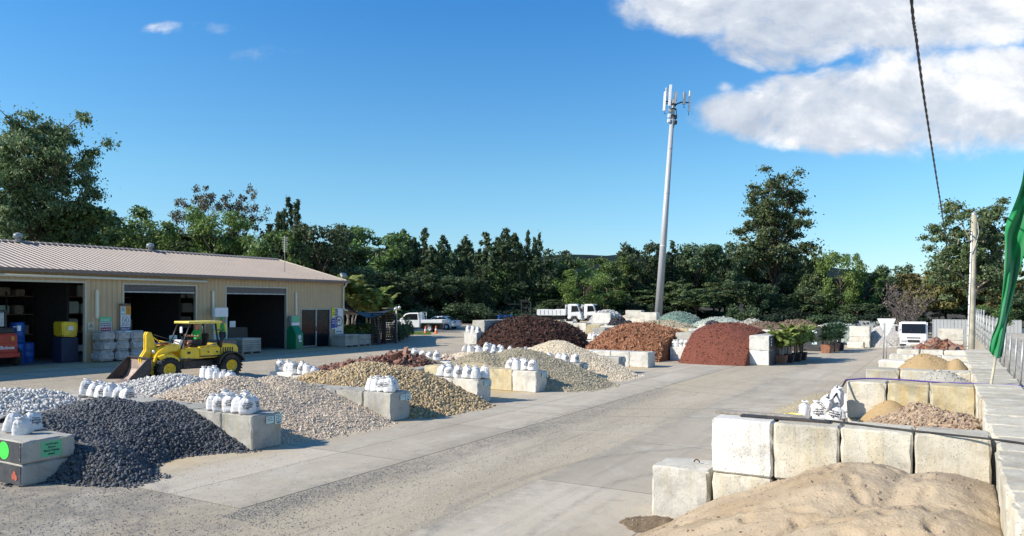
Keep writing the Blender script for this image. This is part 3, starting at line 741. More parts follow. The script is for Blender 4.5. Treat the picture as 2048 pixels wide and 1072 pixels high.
# ground held up behind the platform wall
mb = MB()
c = [WA(1.42, 2, 1.68), WA(9.0, 2, 1.68), WA(9.0, 62, 1.5), WA(1.42, 62, 1.5), WA(1.42, 2, -.2), WA(9.0, 2, -.2), WA(9.0, 62, -.2), WA(1.42, 62, -.2)]
mb.add(c, [(0,1,2,3),(0,4,5,1),(1,5,6,2),(2,6,7,3),(3,7,4,0)])
tag(mb.obj('raised_bank', M['slab_shed']), kind='structure')

# ------------------------------------------------------------------ heaps
def wa_px(px, py, h):
    p = P(px, py, h); return toWA(p.x, p.y)
def st2(name, cols, base, **k): return [granular_mat(name+'_bed', base, **k), stone_mat(name, cols)]
BLK = st2('black_pebble', [(0.062,0.067,0.075),(0.085,0.09,0.10),(0.11,0.116,0.126),(0.07,0.075,0.085),(0.14,0.146,0.155)], [(0.02,0.02,0.022),(0.05,0.05,0.055)])
WHT = st2('white_pebble', [(0.60,0.58,0.55),(0.50,0.485,0.46),(0.68,0.66,0.62),(0.36,0.35,0.34),(0.62,0.59,0.54)], [(0.28,0.27,0.25),(0.42,0.40,0.38)])
PNK = st2('pink_gravel', [(0.58,0.48,0.36),(0.51,0.41,0.305),(0.64,0.55,0.44),(0.44,0.35,0.26),(0.68,0.60,0.49)], [(0.46,0.375,0.28),(0.56,0.465,0.36)])
BRN = st2('brown_pebble', [(0.36,0.26,0.13),(0.46,0.34,0.18),(0.54,0.42,0.25),(0.25,0.18,0.10),(0.42,0.36,0.26)], [(0.13,0.09,0.045),(0.26,0.19,0.10)])
OLV = st2('olive_gravel', [(0.34,0.29,0.19),(0.42,0.37,0.26),(0.27,0.24,0.17),(0.48,0.43,0.32),(0.36,0.34,0.28)], [(0.26,0.22,0.15),(0.38,0.33,0.23)])
CRM = st2('cream_gravel', [(0.66,0.56,0.40),(0.72,0.63,0.48),(0.58,0.47,0.33),(0.76,0.69,0.57)], [(0.52,0.43,0.30),(0.66,0.56,0.42)])
TER = st2('terracotta_rubble', [(0.24,0.105,0.07),(0.17,0.075,0.052),(0.32,0.165,0.115),(0.12,0.06,0.045),(0.30,0.20,0.145)], [(0.08,0.042,0.03),(0.15,0.08,0.055)])
SST = st2('sandstone_rubble', [(0.62,0.48,0.36),(0.48,0.30,0.22),(0.70,0.60,0.48),(0.40,0.27,0.2),(0.66,0.52,0.36)], [(0.22,0.17,0.12),(0.4,0.32,0.24)])
DMU = st2('dark_mulch', [(0.052,0.025,0.018),(0.075,0.036,0.025),(0.033,0.018,0.014),(0.11,0.055,0.037)], [(0.028,0.013,0.010),(0.075,0.030,0.020)], bump=.06, fine=28)
OMU = st2('orange_mulch', [(0.29,0.13,0.065),(0.36,0.17,0.09),(0.20,0.085,0.045),(0.42,0.24,0.14)], [(0.16,0.068,0.034),(0.30,0.135,0.07)], bump=.05, fine=28)
RMU = st2('rust_mulch', [(0.17,0.058,0.038),(0.21,0.075,0.05),(0.125,0.042,0.028)], [(0.13,0.044,0.03),(0.20,0.069,0.045)], bump=.03, fine=40)

pile('gravel_heap', 'charcoal black pebble heap in the near left bay', 'gravel heap', [(-17.6, 8.7, 1.0, 4.0, 3.4), (-17.9, 10.6, 1.12, 4.4, 3.2), (-17.1, 11.6, 1.0, 3.3, 3.0), (-15.9, 9.2, .55, 1.9, 1.4)],
     (-22, -13.2, 8.38, 11.88), BLK, res=.1, st=(30000, .057, (1.15, .85, .6), True, .14), wf=-15.15, seed=2, extra=lambda w, a, h: h-.75*np.exp(-((w+14.1)/1.0)**2-((a-10.5)/.95)**2)+.22*np.exp(-((w+14.6)/.9)**2-((a-8.8)/.6)**2))
pile('gravel_heap', 'nearer bright white pebble heap at the left edge', 'gravel heap', [(-24.0, 11.2, .74, 3.0, 3.0), (-23.8, 12.3, .62, 2.6, 1.8)], (-28, -20.6, 9.2, 14.2), WHT, res=.12, st=(9500, .085, (1.2, .8, .6), True, .1), seed=3)
pile('gravel_heap', 'farther white pebble heap in front of the yellow loader', 'gravel heap', [(-23.7, 16.7, .80, 3.0, 2.5), (-22.9, 18.0, .58, 2.4, 1.9)], (-27.4, -20.6, 14.2, 20.2), WHT, res=.12, st=(10000, .075, (1.2, .8, .6), True, .1), seed=4)
pile('gravel_heap', 'pale pink crushed gravel heap behind the bags on the second wall', 'gravel heap', [(-18.3, 14.6, 1.30, 4.4, 4.4), (-17.8, 15.9, 1.25, 4.0, 3.3), (-16.4, 16.0, .8, 2.4, 2.0)],
     (-21.5, -12.9, 12.82, 16.93), PNK, res=.1, st=(23000, .050, (1.1, .8, .65), False, .12), wf=-14.15, seed=5)
pile('gravel_heap', 'low pale pink gravel spill between the white pebbles and the white wall', 'gravel heap', [(-22.6, 19.6, .48, 2.4, 2.2)], (-25, -20.6, 18.4, 21.6), PNK, res=.12, st=(3000, .06, (1.1, .8, .65), False, .1), seed=6)
pile('gravel_heap', 'golden brown river pebble heap in the third bay', 'gravel heap', [(-17.5, 19.8, 1.42, 4.0, 4.2), (-16.8, 20.6, 1.25, 3.4, 2.9), (-18.9, 18.9, 1.12, 3.0, 2.8)],
     (-22.5, -12.6, 17.87, 21.6), BRN, res=.1, st=(19000, .070, (1.15, .85, .7), True, .12), wf=-14.15, seed=7)
pile('gravel_heap', 'olive grey gravel heap right of the empty bay', 'gravel heap', [(-16.4, 28.6, 1.52, 4.3, 3.9), (-14.6, 28.2, .8, 2.4, 1.9), (-17.6, 27.3, 1.38, 3.4, 2.6)],
     (-21, -11.9, 26.42, 29.88), OLV, res=.1, st=(22000, .052, (1.1, .85, .7), False, .12), wf=-14.15, seed=8)
pile('gravel_heap', 'farther shoulder of olive gravel beyond the long low wall', 'gravel heap', [(-22.6, 28.3, 1.05, 3.2, 3.2)], (-26, -20.6, 25.2, 30.6), OLV, res=.12, st=(4500, .066, (1.1, .85, .7), False, .1), seed=9)
pile('gravel_heap', 'cream gravel heap in the last bay before the white wall', 'gravel heap', [(-16.9, 33.0, 1.66, 4.2, 4.2), (-14.7, 32.3, .8, 2.2, 1.9), (-18.4, 32.6, 1.2, 3, 3)],
     (-21.5, -12.5, 30.75, 34.45), CRM, res=.1, st=(19000, .050, (1.1, .85, .7), False, .12), wf=-14.15, seed=10)
pile('gravel_heap', 'thin scatter of cream gravel at the back beyond the long low wall', 'gravel heap', [(-22.6, 34.2, .75, 3.0, 3.2)], (-25, -20.6, 31.8, 37.6), CRM, res=.12, st=(3500, .064, (1.1, .85, .7), False, .1), seed=12)
pile('rubble_heap', 'heap of broken red-brown terracotta behind the brown pebbles', 'rubble heap', [(-22.6, 25.4, .75, 3.0, 2.1), (-22.4, 27.6, 1.0, 2.8, 2.2), (-22.4, 23.6, .5, 2.0, 1.8)], (-26, -20.6, 22.6, 29.4), TER, res=.12, rough=.05, st=(2600, .25, (1.4, .8, .35), True, .12), seed=13)
pile('rubble_heap', 'scatter of cream and pink sandstone rubble by the low white divider', 'rubble heap', [(-23.6, 31.8, .5, 2.2, 3.4), (-23.6, 34.0, .42, 2.2, 3.0)], (-26.4, -20.6, 29.6, 37.8), SST, res=.15, rough=.05, st=(2400, .17, (1.3, .9, .6), True, .1), seed=14)
pile('gravel_heap', 'small strip of white pebbles behind the facing low white wall', 'gravel heap', [(-21.9, 23.3, .42, 1.5, 1.1)], (-24, -20.6, 22.55, 24.6), WHT, res=.12, st=(1200, .09, (1.2, .8, .6), False, .1), seed=15)

# mulch
pile('mulch_heap', 'dark chocolate brown mulch heap, left of the three', 'mulch heap', [(-26.4, 48.0, 2.15, 4.4, 5.2), (-25.2, 48.6, 1.9, 3.2, 4.6), (-28.0, 46.6, 1.1, 2.4, 3.0)], (-28.72, -22.0, 42.0, 53.3), DMU, prof='dome', res=.11, rough=.075, rscale=1.7, st=(5500, .16, (1.6, .5, .3), False, .05), seed=21)
pile('mulch_heap', 'bright orange bark chip heap, middle of the three', 'mulch heap', [(-17.9, 47.4, 2.2, 3.9, 4.9), (-16.9, 47.0, 2.0, 4.0, 4.6)], (-20.9, -15.02, 41.5, 53.4), OMU, prof='dome', res=.11, rough=.05, rscale=1.8, st=(8000, .13, (1.6, .6, .3), False, .05), seed=22)
pile('mulch_heap', 'smooth rust red mulch heap, right of the three', 'mulch heap', [(-12.0, 47.6, 2.3, 4.0, 5.2), (-11.4, 46.6, 2.0, 4.2, 4.2)], (-13.8, -9.87, 41.5, 52.9), RMU, prof='dome', res=.11, rough=.02, rscale=1.5, st=(3500, .08, (1.5, .6, .4), False, .03), seed=23)

# the foreground sand and the other heaps of the right hand bays
SAND = [granular_mat('pale_sand', [(0.37,0.29,0.19),(0.425,0.335,0.228),(0.46,0.37,0.26)], scale=140, bump=.035, fine=30, big=(0.34,0.25,0.155), bigscale=.9), stone_mat('sand_clod', [(0.27,0.205,0.15),(0.31,0.24,0.17),(0.22,0.16,0.11)])]
YSND = [granular_mat('yellow_sand', [(0.30,0.205,0.10),(0.37,0.26,0.135),(0.42,0.31,0.175)], scale=120, bump=.02, fine=40), stone_mat('yellow_clod', [(0.42,0.29,0.13),(0.5,0.36,0.18)])]
GSND = [granular_mat('grey_grit', [(0.30,0.28,0.23),(0.38,0.36,0.31),(0.44,0.42,0.37)], scale=90, bump=.02, fine=40), stone_mat('grey_chip', [(0.22,0.21,0.18),(0.36,0.34,0.3),(0.44,0.42,0.38)])]
RUB = [granular_mat('tan_earth', [(0.30,0.20,0.12),(0.44,0.32,0.21),(0.50,0.39,0.28)], scale=30, bump=.05, fine=22, big=(0.25,0.13,0.07), bigscale=.8), stone_mat('tan_rubble', [(0.38,0.285,0.20),(0.30,0.205,0.135),(0.45,0.355,0.26),(0.22,0.14,0.09)])]
FEET = []
_r = random.Random(4)
for (w0_, a0_, w1_, a1_, n_) in ((-3.0, 10.2, .2, 7.4, 13), (-1.6, 10.9, .0, 8.0, 9), (-2.6, 8.2, .3, 9.4, 10), (-.4, 10.6, .3, 6.5, 9)):
    for i_ in range(n_):
        f_ = i_/(n_-1); an_ = math.atan2(-(w1_-w0_), a1_-a0_)
        FEET.append((w0_+(w1_-w0_)*f_+_r.uniform(-.12, .12)+(.1 if i_ % 2 else -.1), a0_+(a1_-a0_)*f_+_r.uniform(-.1, .1), an_+_r.uniform(-.5, .5)))
def prints(w, a, h):                    # boot and bucket marks
    k = np.clip(h*3, 0, 1)
    n = fbm(w*1.3+3, a*1.3, 77, 3); ridg = np.abs(fbm(w*2.1, a*2.1+5, 31, 4))
    for (fw, fa, an) in FEET:
        u_ = (w-fw)*math.cos(an)+(a-fa)*math.sin(an); v_ = -(w-fw)*math.sin(an)+(a-fa)*math.cos(an)
        q = (u_/.075)**2+(v_/.17)**2; h = h - .038*np.exp(-q**1.5) + .014*np.exp(-((np.sqrt(q)-1.35)/.3)**2)
    foot = np.clip(vnoise(w*3.3, a*3.3, 55)-.70, 0, 1)*.45*np.clip(vnoise(w*.8, a*.8, 12)*2.4-.9, 0, 1)
    return h + k*(.09*n - .05*ridg - foot*.4)
pile('sand_heap', 'large pale washed sand heap filling the bottom right corner', 'sand heap', [(-.9, 10.4, 1.42, 3.1, 4.6), (.0, 10.2, 1.42, 3.2, 4.4), (-.2, 8.8, 1.32, 3.4, 3.6), (-1.9, 9.8, .95, 2.2, 2.6)],
     (-5.4, .49, 4.4, 11.47), SAND, res=.035, rough=.02, rscale=3.0, st=(1300, .028, (1.2, .9, .6), False, .03), seed=31, extra=prints)
pile('rubble_heap', 'lumpy tan and brown earth rubble in the second right hand bay', 'rubble heap', [(.1, 14.6, 1.55, 3.6, 4.2), (-.3, 16.6, 1.45, 3.2, 3.4), (.3, 13.2, 1.45, 3.2, 3.0), (-1.4, 14.0, 1.1, 1.6, 2.2)], (-2.05, .49, 12.35, 18.55), RUB, res=.06, rough=.07, rscale=3.2, st=(11000, .048, (1.3, .9, .6), True, .05), seed=32)
pile('sand_heap', 'dark grey-green grit spilling left behind the leaning bags', 'sand heap', [(-2.9, 22.4, 1.0, 2.0, 3.0)], (-5.4, -2.1, 18.9, 26.5), OLV, res=.06, st=(3200, .03, (1, .9, .7), False, .03), seed=33)
pile('sand_heap', 'orange-tan sand banked against the near left block of the second row', 'sand heap', [(-1.15, 18.5, 1.32, 1.5, 1.9)], (-2.04, .2, 16.4, 18.58), YSND, res=.05, rough=.01, st=(200, .03, (1, 1, 1), False, .01), seed=34)
pile('sand_heap', 'grey crusher dust heap just beyond the purple hose', 'sand heap', [(-.1, 21.5, 1.78, 2.6, 2.4), (-.9, 21.0, 1.45, 1.9, 1.6)], (-1.95, .5, 19.45, 22.5), GSND, res=.06, st=(2500, .04, (1, .9, .7), False, .02), seed=35)
pile('sand_heap', 'two-humped golden sand heap in the fourth right hand bay', 'sand heap', [(-.55, 25.0, 2.05, 2.5, 2.4), (.15, 24.8, 1.9, 1.4, 1.8)], (-1.9, .5, 23.35, 26.2), YSND, res=.06, st=(600, .04, (1, .9, .7), False, .02), seed=36)
pile('sand_heap', 'dark wet patch of sand at the left foot of the big heap', 'sand heap', [(-3.75, 11.0, .15, .7, .5), (-3.3, 10.5, .14, .6, .5)], (-5.0, -2.9, 9.6, 11.5), [granular_mat('wet_sand', [(0.11,0.08,0.05),(0.19,0.14,0.09)], scale=60, bump=.03, fine=30), SAND[1]], res=.04, rough=.10, rscale=5, st=(260, .025, (1, .9, .7), False, .02), seed=37)

# heaps of the far yard, seen over the mulch
def far_pile(name, label, px, top, Y, wpx, mats, depth=5, seed=1, prof='dome', cat='gravel heap', st=(1500, .14, (1.1, .9, .7), False, .05), two=0):
    X = (px-CX)/FPX*Y; w, a = toWA(X, Y); h = hgt(top, Y)-gnd(X, Y); r = wpx/2/FPX*Y
    pk = [(w, a, h, r, depth/2)]
    if two: pk.append((w+r*two, a, h*.9, r*.7, depth/2))
    return pile(name, label, cat, pk, (w-r*1.3-abs(two)*r, w+r*1.3+abs(two)*r, a-depth*.6, a+depth*.6), mats, prof=prof, res=.25, rough=.04, rscale=.9, st=st, seed=seed)
GRN = [granular_mat('green_tarp', [(0.11,0.19,0.15),(0.16,0.25,0.20)], scale=3, bump=.04, fine=6), stone_mat('green_chip', [(0.14,0.2,0.17),(0.2,0.25,0.22)])]
LGR = [granular_mat('grey_green_grit', [(0.29,0.34,0.29),(0.37,0.41,0.36)], scale=20, bump=.03, fine=20), stone_mat('grey_green_chip', [(0.3,0.34,0.3),(0.4,0.43,0.38)])]
BGR = [granular_mat('brown_soil', [(0.13,0.09,0.065),(0.19,0.135,0.095)], scale=20, bump=.04, fine=20), stone_mat('brown_clod', [(0.12,0.08,0.06),(0.2,0.15,0.1)])]
DKS = [granular_mat('charcoal_soil', [(0.025,0.024,0.028),(0.06,0.055,0.06)], scale=20, bump=.04, fine=20), stone_mat('charcoal_clod', [(0.03,0.03,0.034),(0.07,0.065,0.07)])]
far_pile('gravel_heap', 'white pebble mound just right of the parked tippers', 1215, 621, 78, 78, WHT, 6, 41)
far_pile('soil_heap', 'charcoal soil heap over the left end of the orange bark', 1238, 636, 60, 66, DKS, 4, 42, cat='soil heap', two=.5)
far_pile('gravel_heap', 'long pinkish sand bank left of the phone tower foot', 1275, 628, 84, 100, PNK, 6, 43)
far_pile('gravel_heap', 'olive gravel bank directly behind the orange bark', 1330, 641, 66, 190, OLV, 5, 44, two=.3)
far_pile('gravel_heap', 'green-grey mound right of the phone tower foot', 1365, 625, 86, 110, GRN, 7, 45)
far_pile('soil_heap', 'charcoal soil heap between the orange and the rust heaps', 1425, 643, 58, 60, DKS, 4, 46, cat='soil heap')
far_pile('gravel_heap', 'pale green grit bank behind the rust red heap', 1440, 635, 76, 150, LGR, 6, 47)
far_pile('gravel_heap', 'blue-grey gravel heap behind the rust red heap', 1505, 639, 70, 90, GSND, 5, 48)
far_pile('soil_heap', 'brown soil heap above the painted blocks', 1530, 645, 58, 170, BGR, 5, 49, cat='soil heap')
far_pile('soil_heap', 'brown soil heap behind the yellow-green palms', 1592, 640, 61, 150, BGR, 5, 50, cat='soil heap')
far_pile('gravel_heap', 'pale green-grey gravel slope right of the yuccas', 1675, 647, 68, 150, LGR, 7, 51)
far_pile('gravel_heap', 'large white gravel heap behind the give way sign', 1780, 650, 62, 135, [WHT[0], WHT[1]], 6, 52, st=(7000, .07, (1, .9, .7), False, .05))

# ------------------------------------------------------------------ walls of the mulch bays
def stack(px, py, n, L, mat, desc, z0=0, T=1.0, rz=0, off=(0, 0), H=.85, dz=0.0):
    p = P(px, py); w, a = toWA(p.x, p.y); w += off[0]; a += off[1]
    for i in range(n):
        block(w, a, z0+i*(H+.003), L, T, H, mat, (f'{["bottom", "middle", "top"][i] if n > 2 else ["lower", "upper"][i]} block of {desc}' if n > 1 else desc), group='stacked blocks of the mulch bays', rz=rz)
    return w, a
MW = (-29.4, -21.4, -14.75, -9.45)
for k, (w, a0, mt) in enumerate(((-29.3, 44.4, 'block_white'), (-22.15, 49.6, 'block_white'), (-14.4, 45.3, 'block_white'), (-9.3, 44.1, 'block_white'))):
    side = ['left of the dark brown mulch', 'between the dark brown and the orange heaps', 'between the orange and the rust heaps', 'right of the rust red heap'][k]
    if k < 3: block(w, a0, 0, 1.1, 1.0, .85, mt, f'front block of the wall {side}', group='stacked blocks of the mulch bays')
    else:
        for lev in (0, 1): block(w, a0, lev*.853, 1.1, 1.0, .85, mt, f'{"upper" if lev else "lower"} front block of the wall {side}', group='stacked blocks of the mulch bays', rz=.02*lev)
    for i in range(1, 7 if k != 1 else 4):
        for lev in (0, 1):
            block(w, a0+1.05*i, lev*.853, 1.05, 1.03, .85, 'block_grey', f'{"upper" if lev else "lower"} {ORD[i]} block back, {side}', group='stacked blocks of the mulch bays')
for i in range(17):
    w = -29.0+1.18*i
    for lev in (0, 1):
        block(w, 54.4, lev*.853, 1.16, .9, .85, ['block_pale', 'block_yellow', 'block_pale'][i % 3], f'{"upper" if lev else "lower"} block, {ORD[i]} from the left, in the mulch back wall', group='back wall blocks of the mulch bays')
# black painted faces with cards, right of the rust heap
for i in range(3):
    for lev in (0, 1):
        p = WA(-9.3+.565, 44.1+1.05*i)
        t = MB().box(-.012, .0, -.5, .5, lev*.853+.04, lev*.853+.81).obj('painted_panel', M['charcoal_paint'], None, loc=(p.x+.02*CT, p.y-.02*ST, 0), rz=-TH)
        tag(t, f'{"upper" if lev else "lower"} {ORD[i]} charcoal panel on the wall side facing the palms', 'panel', 'charcoal panels beside the palms')
        if i == 0 and lev:
            for q in range(3): MB().box(.002, .006, -.15, .1, .853+.25+q*.17, .853+.36+q*.17).obj('card', M['sign_paper'], t)
# the black two-high stack behind the yuccas
w, a = toWA(*P(1626, 702)[:2])
for lev in (0, 1):
    p = WA(w, a+.4); t = thing('concrete_block', f'{"upper" if lev else "lower"} charcoal painted block with a pale card, between palms and yuccas', 'concrete block', (p.x, p.y, lev*.86), -TH, 'charcoal blocks between the plants')
    link(block_mesh(1.3, 1.1, .85, 90+lev), 'body', M['charcoal_paint'], t)
    MB().box(-.05, .3, -.575, -.565, .5, .68).obj('card', M['sign_paper'], t)

# odd blocks of the far yard
def fblock(px, py, Y, n, L, mat, label, T=1.0, H=.85):
    p = PY(px, Y); w, a = toWA(p.x, p.y)
    for i in range(n):
        block(w, a, i*(H+.003), L, T, H, mat, (f'{["bottom", "middle", "top"][i]} ' if n > 1 else '')+label, group='blocks of the far yard')
fblock(1208, 0, 61, 3, 1.6, 'block_white', 'white block with cards left of the charcoal soil, far yard')
fblock(1225, 0, 61, 3, .8, 'block_white', 'narrow white block beside the charcoal soil, far yard')
fblock(1422, 0, 66, 2, 2.0, 'block_pale', 'long pale block behind the rust and orange heaps')
fblock(1506, 0, 64, 2, 1.6, 'block_pale', 'pale block above the rust heap shoulder')
fblock(1632, 0, 64, 2, 1.6, 'block_pale', 'pale block peeping over the yucca planter')
fblock(1721, 0, 61, 2, 1.5, 'block_pale', 'cream block left of the white gravel heap', T=1.6)
fblock(1736, 0, 64, 2, 1.0, 'block_grey', 'grey block shading the white gravel heap', T=2.2)
fblock(1712, 0, 59.5, 1, 1.2, 'block_pale', 'small cream block in front of the white gravel heap', H=.5)
fblock(1813, 0, 63, 2, 1.8, 'block_pale', 'pale block between the white gravel and the truck')
fblock(1902, 0, 55, 2, 1.6, 'block_pale', 'chipped pale block right of the white truck')
for i, (px, Y) in enumerate(((1270, 80), (1300, 78), (1470, 74), (1490, 74))):
    fblock(px, 0, Y, 2, 1.8, 'block_pale', f'pale block {["left of", "nearly under", "well right of", "farthest right of"][i]} the phone tower, far yard')

# loose blue metal and grit on the gravel, thickest beside the slab
n = 19000
w = np.concatenate([rng.uniform(-16, -6.6, n), -10.25+np.abs(rng.normal(0, .5, n)), rng.uniform(-15, -8, n//2), rng.uniform(-14.2, -10, n//7)])
a = np.concatenate([4+22*rng.random(n)**1.3, 8+22*rng.random(n)**1.3, rng.uniform(5, 8.6, n//2), rng.uniform(8.6, 13, n//7)])
keep = vnoise(w*1.2, a*.5, 5)+rng.random(len(w))*.6 > .62; w, a = w[keep], a[keep]
sz = .010+.026*rng.random(len(w))**2.5
V, F = stones(np.stack([w*CT+a*ST, -w*ST+a*CT, gnd_wa(w, a)+sz*.15], -1), sz)
tag(link(np_mesh('loose_gravel', V, F), 'loose_gravel', stone_mat('blue_metal', [(0.12,0.12,0.125),(0.24,0.235,0.225),(0.38,0.36,0.32),(0.17,0.17,0.17),(0.48,0.46,0.42)])), kind='stuff', label='scattered loose blue metal gravel along the slab edge', cat='gravel')

# ------------------------------------------------------------------ bags
def sack_r(t, z, lean=0, seed=0):
    """radius of the filled sack at height fraction z and angle t"""
    prof = np.interp(z, [0, .04, .18, .5, .78, .9, .96, 1.0], [.93, 1.04, 1.05, .97, .80, .60, .36, .15])
    sq = 1+.07*np.cos(4*t)
    pleat = 1+.09*np.sin(t*9+seed)*np.clip((z-.45)/.35, 0, 1)+.035*np.sin(t*2+seed*3+z*5)+.02*np.sin(t*3+z*9+seed)+.018*np.sin(z*26+t*2+seed*2)
    return prof*sq*pleat
def make_bag(seed, text=True):
    hh, rx, ry = .375, .178, .142
    mb = MB(); n, m = 28, 22; vs = []
    for i in range(m):
        z = i/(m-1)
        for k in range(n):
            t = 2*math.pi*k/n; r = sack_r(t, z, 0, seed)
            vs.append((rx*r*math.cos(t)+.02*math.sin(z*2+seed)*z, ry*r*math.sin(t)+.015*z*math.cos(seed), z*hh - .012*math.cos(2*t+seed)*z))
    fs = [(i*n+k, i*n+(k+1) % n, (i+1)*n+(k+1) % n, (i+1)*n+k) for i in range(m-1) for k in range(n)]
    mb.add(vs, fs, True); mb.f.append(list(range(n))[::-1]); mb.sm.append(False)
    t = thing('gravel_bag', None, None)
    mb.obj('sack', M['sack'], t)
    tf = MB(); cx, cy = .02*math.sin(2+seed), .015*math.cos(seed); pts = []
    for i in range(9):
        z = i/8
        for k in range(14):
            th = 2*math.pi*k/14; r = .024+.036*np.interp(z, [0, .12, .4, .75, 1], [0, .2, .8, 1.5, 1.0])*(1+.42*math.sin(th*4+seed)+.2*math.sin(th*3+z*5))
            pts.append((cx+r*math.cos(th)+.015*z*math.sin(seed), cy+r*math.sin(th), hh-.02+z*.06+.012*math.sin(th*4+seed)*z))
    tf.add(pts, [(i*14+k, i*14+(k+1) % 14, (i+1)*14+(k+1) % 14, (i+1)*14+k) for i in range(8) for k in range(14)], True)
    tf.obj('tied_neck', M['sack'], t)
    if text:
        lt = MB()
        for (s, size, z0) in (('Centenary', .040, .275), ('Landscape', .056, .232), ('Supplies', .056, .180), ('Ph.', .030, .14)):

            vs, fsx = text_mesh(s, size*1.05, .0015)
            out = []
            for v in vs:
                th = -math.pi/2+(.55 if int(seed) % 2 else -.2)+v[0]/.15; z = z0*.95+v[1]-.004; zf = z/hh
                r = float(sack_r(np.array(th), zf, 0, seed))*1.018+.006
                out.append((rx*r*math.cos(th)+.02*math.sin(zf*2+seed)*zf, ry*r*math.sin(th)+.015*zf*math.cos(seed), z-.012*math.cos(2*th+seed)*zf))
            lt.add(out, fsx)
        lt.obj('printed_lettering', M['ink'], t)
    return t
PROTO = [make_bag(s, s != 2.3) for s in (1, 2.3, 4.1, 5.2)]; PROTO_USED = [False]*4
def bag(x, y, z, rz, label, s=1.0, tilt=(0, 0)):
    k = random.randrange(4)
    t = PROTO[k] if not PROTO_USED[k] else copy_tree(PROTO[k]); PROTO_USED[k] = True
    t.location = (x, y, z); t.rotation_euler = (tilt[0], tilt[1], rz); t.scale = (s, s, s*random.uniform(.95, 1.06))
    return tag(t, label, 'bag', 'white bags of gravel and sand')
def cluster(desc, pts, s=1.0, face=0.5):
    """pts: (w, a, z, rz, tilt) listed from the left"""
    n = len(pts)
    for i, q in enumerate(pts):
        w, a, z = q[:3]; p = WA(w, a)
        rz = face+random.uniform(-.65, .65)+(q[3] if len(q) > 3 else 0)
        pos = 'leftmost' if i == 0 else 'rightmost' if i == n-1 else ORD[i]+' from left'
        bag(p.x, p.y, gnd(p.x, p.y)+z, rz, f'{pos} white bag, {desc}', s*random.uniform(.9, 1.06), q[4] if len(q) > 4 else (random.uniform(-.17, .17), random.uniform(-.18, .18)))
def row(desc, w0, w1, a, z, n, s=1.0, back=0, jit=.03, face=.5):
    pts = [(w0+(w1-w0)*i/max(1, n-1)+random.uniform(-jit, jit), a+random.uniform(-jit, jit), z) for i in range(n)]
    cluster(desc+(' front' if back else ''), pts, s, face)
    if back: cluster(desc+' back', [(w0+(w1-w0)*(i+.35)/max(1, n-1)+random.uniform(-jit, jit), a+.29, z) for i in range(back)], s, face)
row('on the painted corner block', -16.45, -16.0, 7.85, .86, 2, .95, 1)
row('on the block beside the black pebbles', -15.75, -14.5, 12.12, BH, 5, 1.06, 4)
row('on the block left of the brown pebbles', -15.15, -14.35, 17.2, BH, 4, 1.06, 3, face=-.2)
row('on the block right of the brown pebbles', -15.9, -14.35, 21.9, BH, 5, 1.1, 5, face=-.1)
row('on the block left of the olive gravel', -15.3, -14.2, 25.8, BH, 4, 1.12, 2, face=0)
row('on the block right of the olive gravel', -16.6, -14.5, 30.2, BH, 6, 1.1, 0, face=0)
row('on the low divider behind the white pebbles, left edge', -23.6, -21.4, 13.4, .46, 6, 1.15, 3)
row('standing in front of the loader', -24.4, -22.9, 18.4, .46, 5, 1.15, 1)
row('on the facing low white wall', -24.4, -22.4, 22.1, .46, 6, 1.15, 3, face=.1)
row('on the white divider by the sandstone', -24.3, -22.9, 31.2, .46, 4, 1.15, 0, face=.1)
row('before the dark brown mulch', -24.6, -22.0, 36.2, .46, 6, 1.1, 2)
row('on the low pale divider below the dark mulch', -24.4, -21.0, 38.3, .46, 7, 1.1, 2)
row('on the left end block of the dark mulch', -29.7, -28.9, 44.3, .85, 3, 1.1, 1, face=.2)
row('on the block between dark and orange heaps', -22.5, -21.8, 49.5, .85, 3, 1.2, 2, face=.2)
row('on the block between orange and rust heaps', -14.8, -14.0, 45.15, .85, 4, 1.1, 0, face=.2)
cluster('leaning beside the second right hand row', [(-2.80, 17.75, .85), (-2.50, 17.72, .85), (-2.38, 17.85, 1.12, 0, (-.15, .75)), (-2.22, 17.72, .85), (-2.2, 18.3, 1.2, 0, (0, .4))], 1.08, -1.3)
cluster('left of the third right hand row', [(-2.3, 19.7, .6), (-2.15, 20.2, .8), (-2.25, 21.0, .5), (-2.12, 21.8, .6)], 1.0, -1.0)
cluster('left of the fourth right hand row', [(-2.3, 24.1, .55), (-2.15, 24.8, .6), (-2.2, 25.5, .6)], 1.0, -1.0)
cluster('left of the fifth right hand row', [(-2.25, 28.0, .5), (-2.1, 28.7, .5), (-2.15, 29.3, .5)], 1.0, -1.0)
for desc_w, a0, a1, zz in ((-2.2, 19.4, 22.2, .55), (-2.2, 23.8, 25.9, .5), (-2.15, 27.6, 29.6, .45)):
    if zz: tag(MB().box(-.22, .22, -(a1-a0)/2, (a1-a0)/2, 0, zz).obj('timber_ledge', M['pallet_wood'], None, .01, loc=tuple(WA(desc_w, (a0+a1)/2)), rz=-TH), f'grey timber ledge under the bags, {int(a0-18)//4+1 if a0>18 else 0} bays beyond the purple hose', 'ledge', 'ledges under the bags')

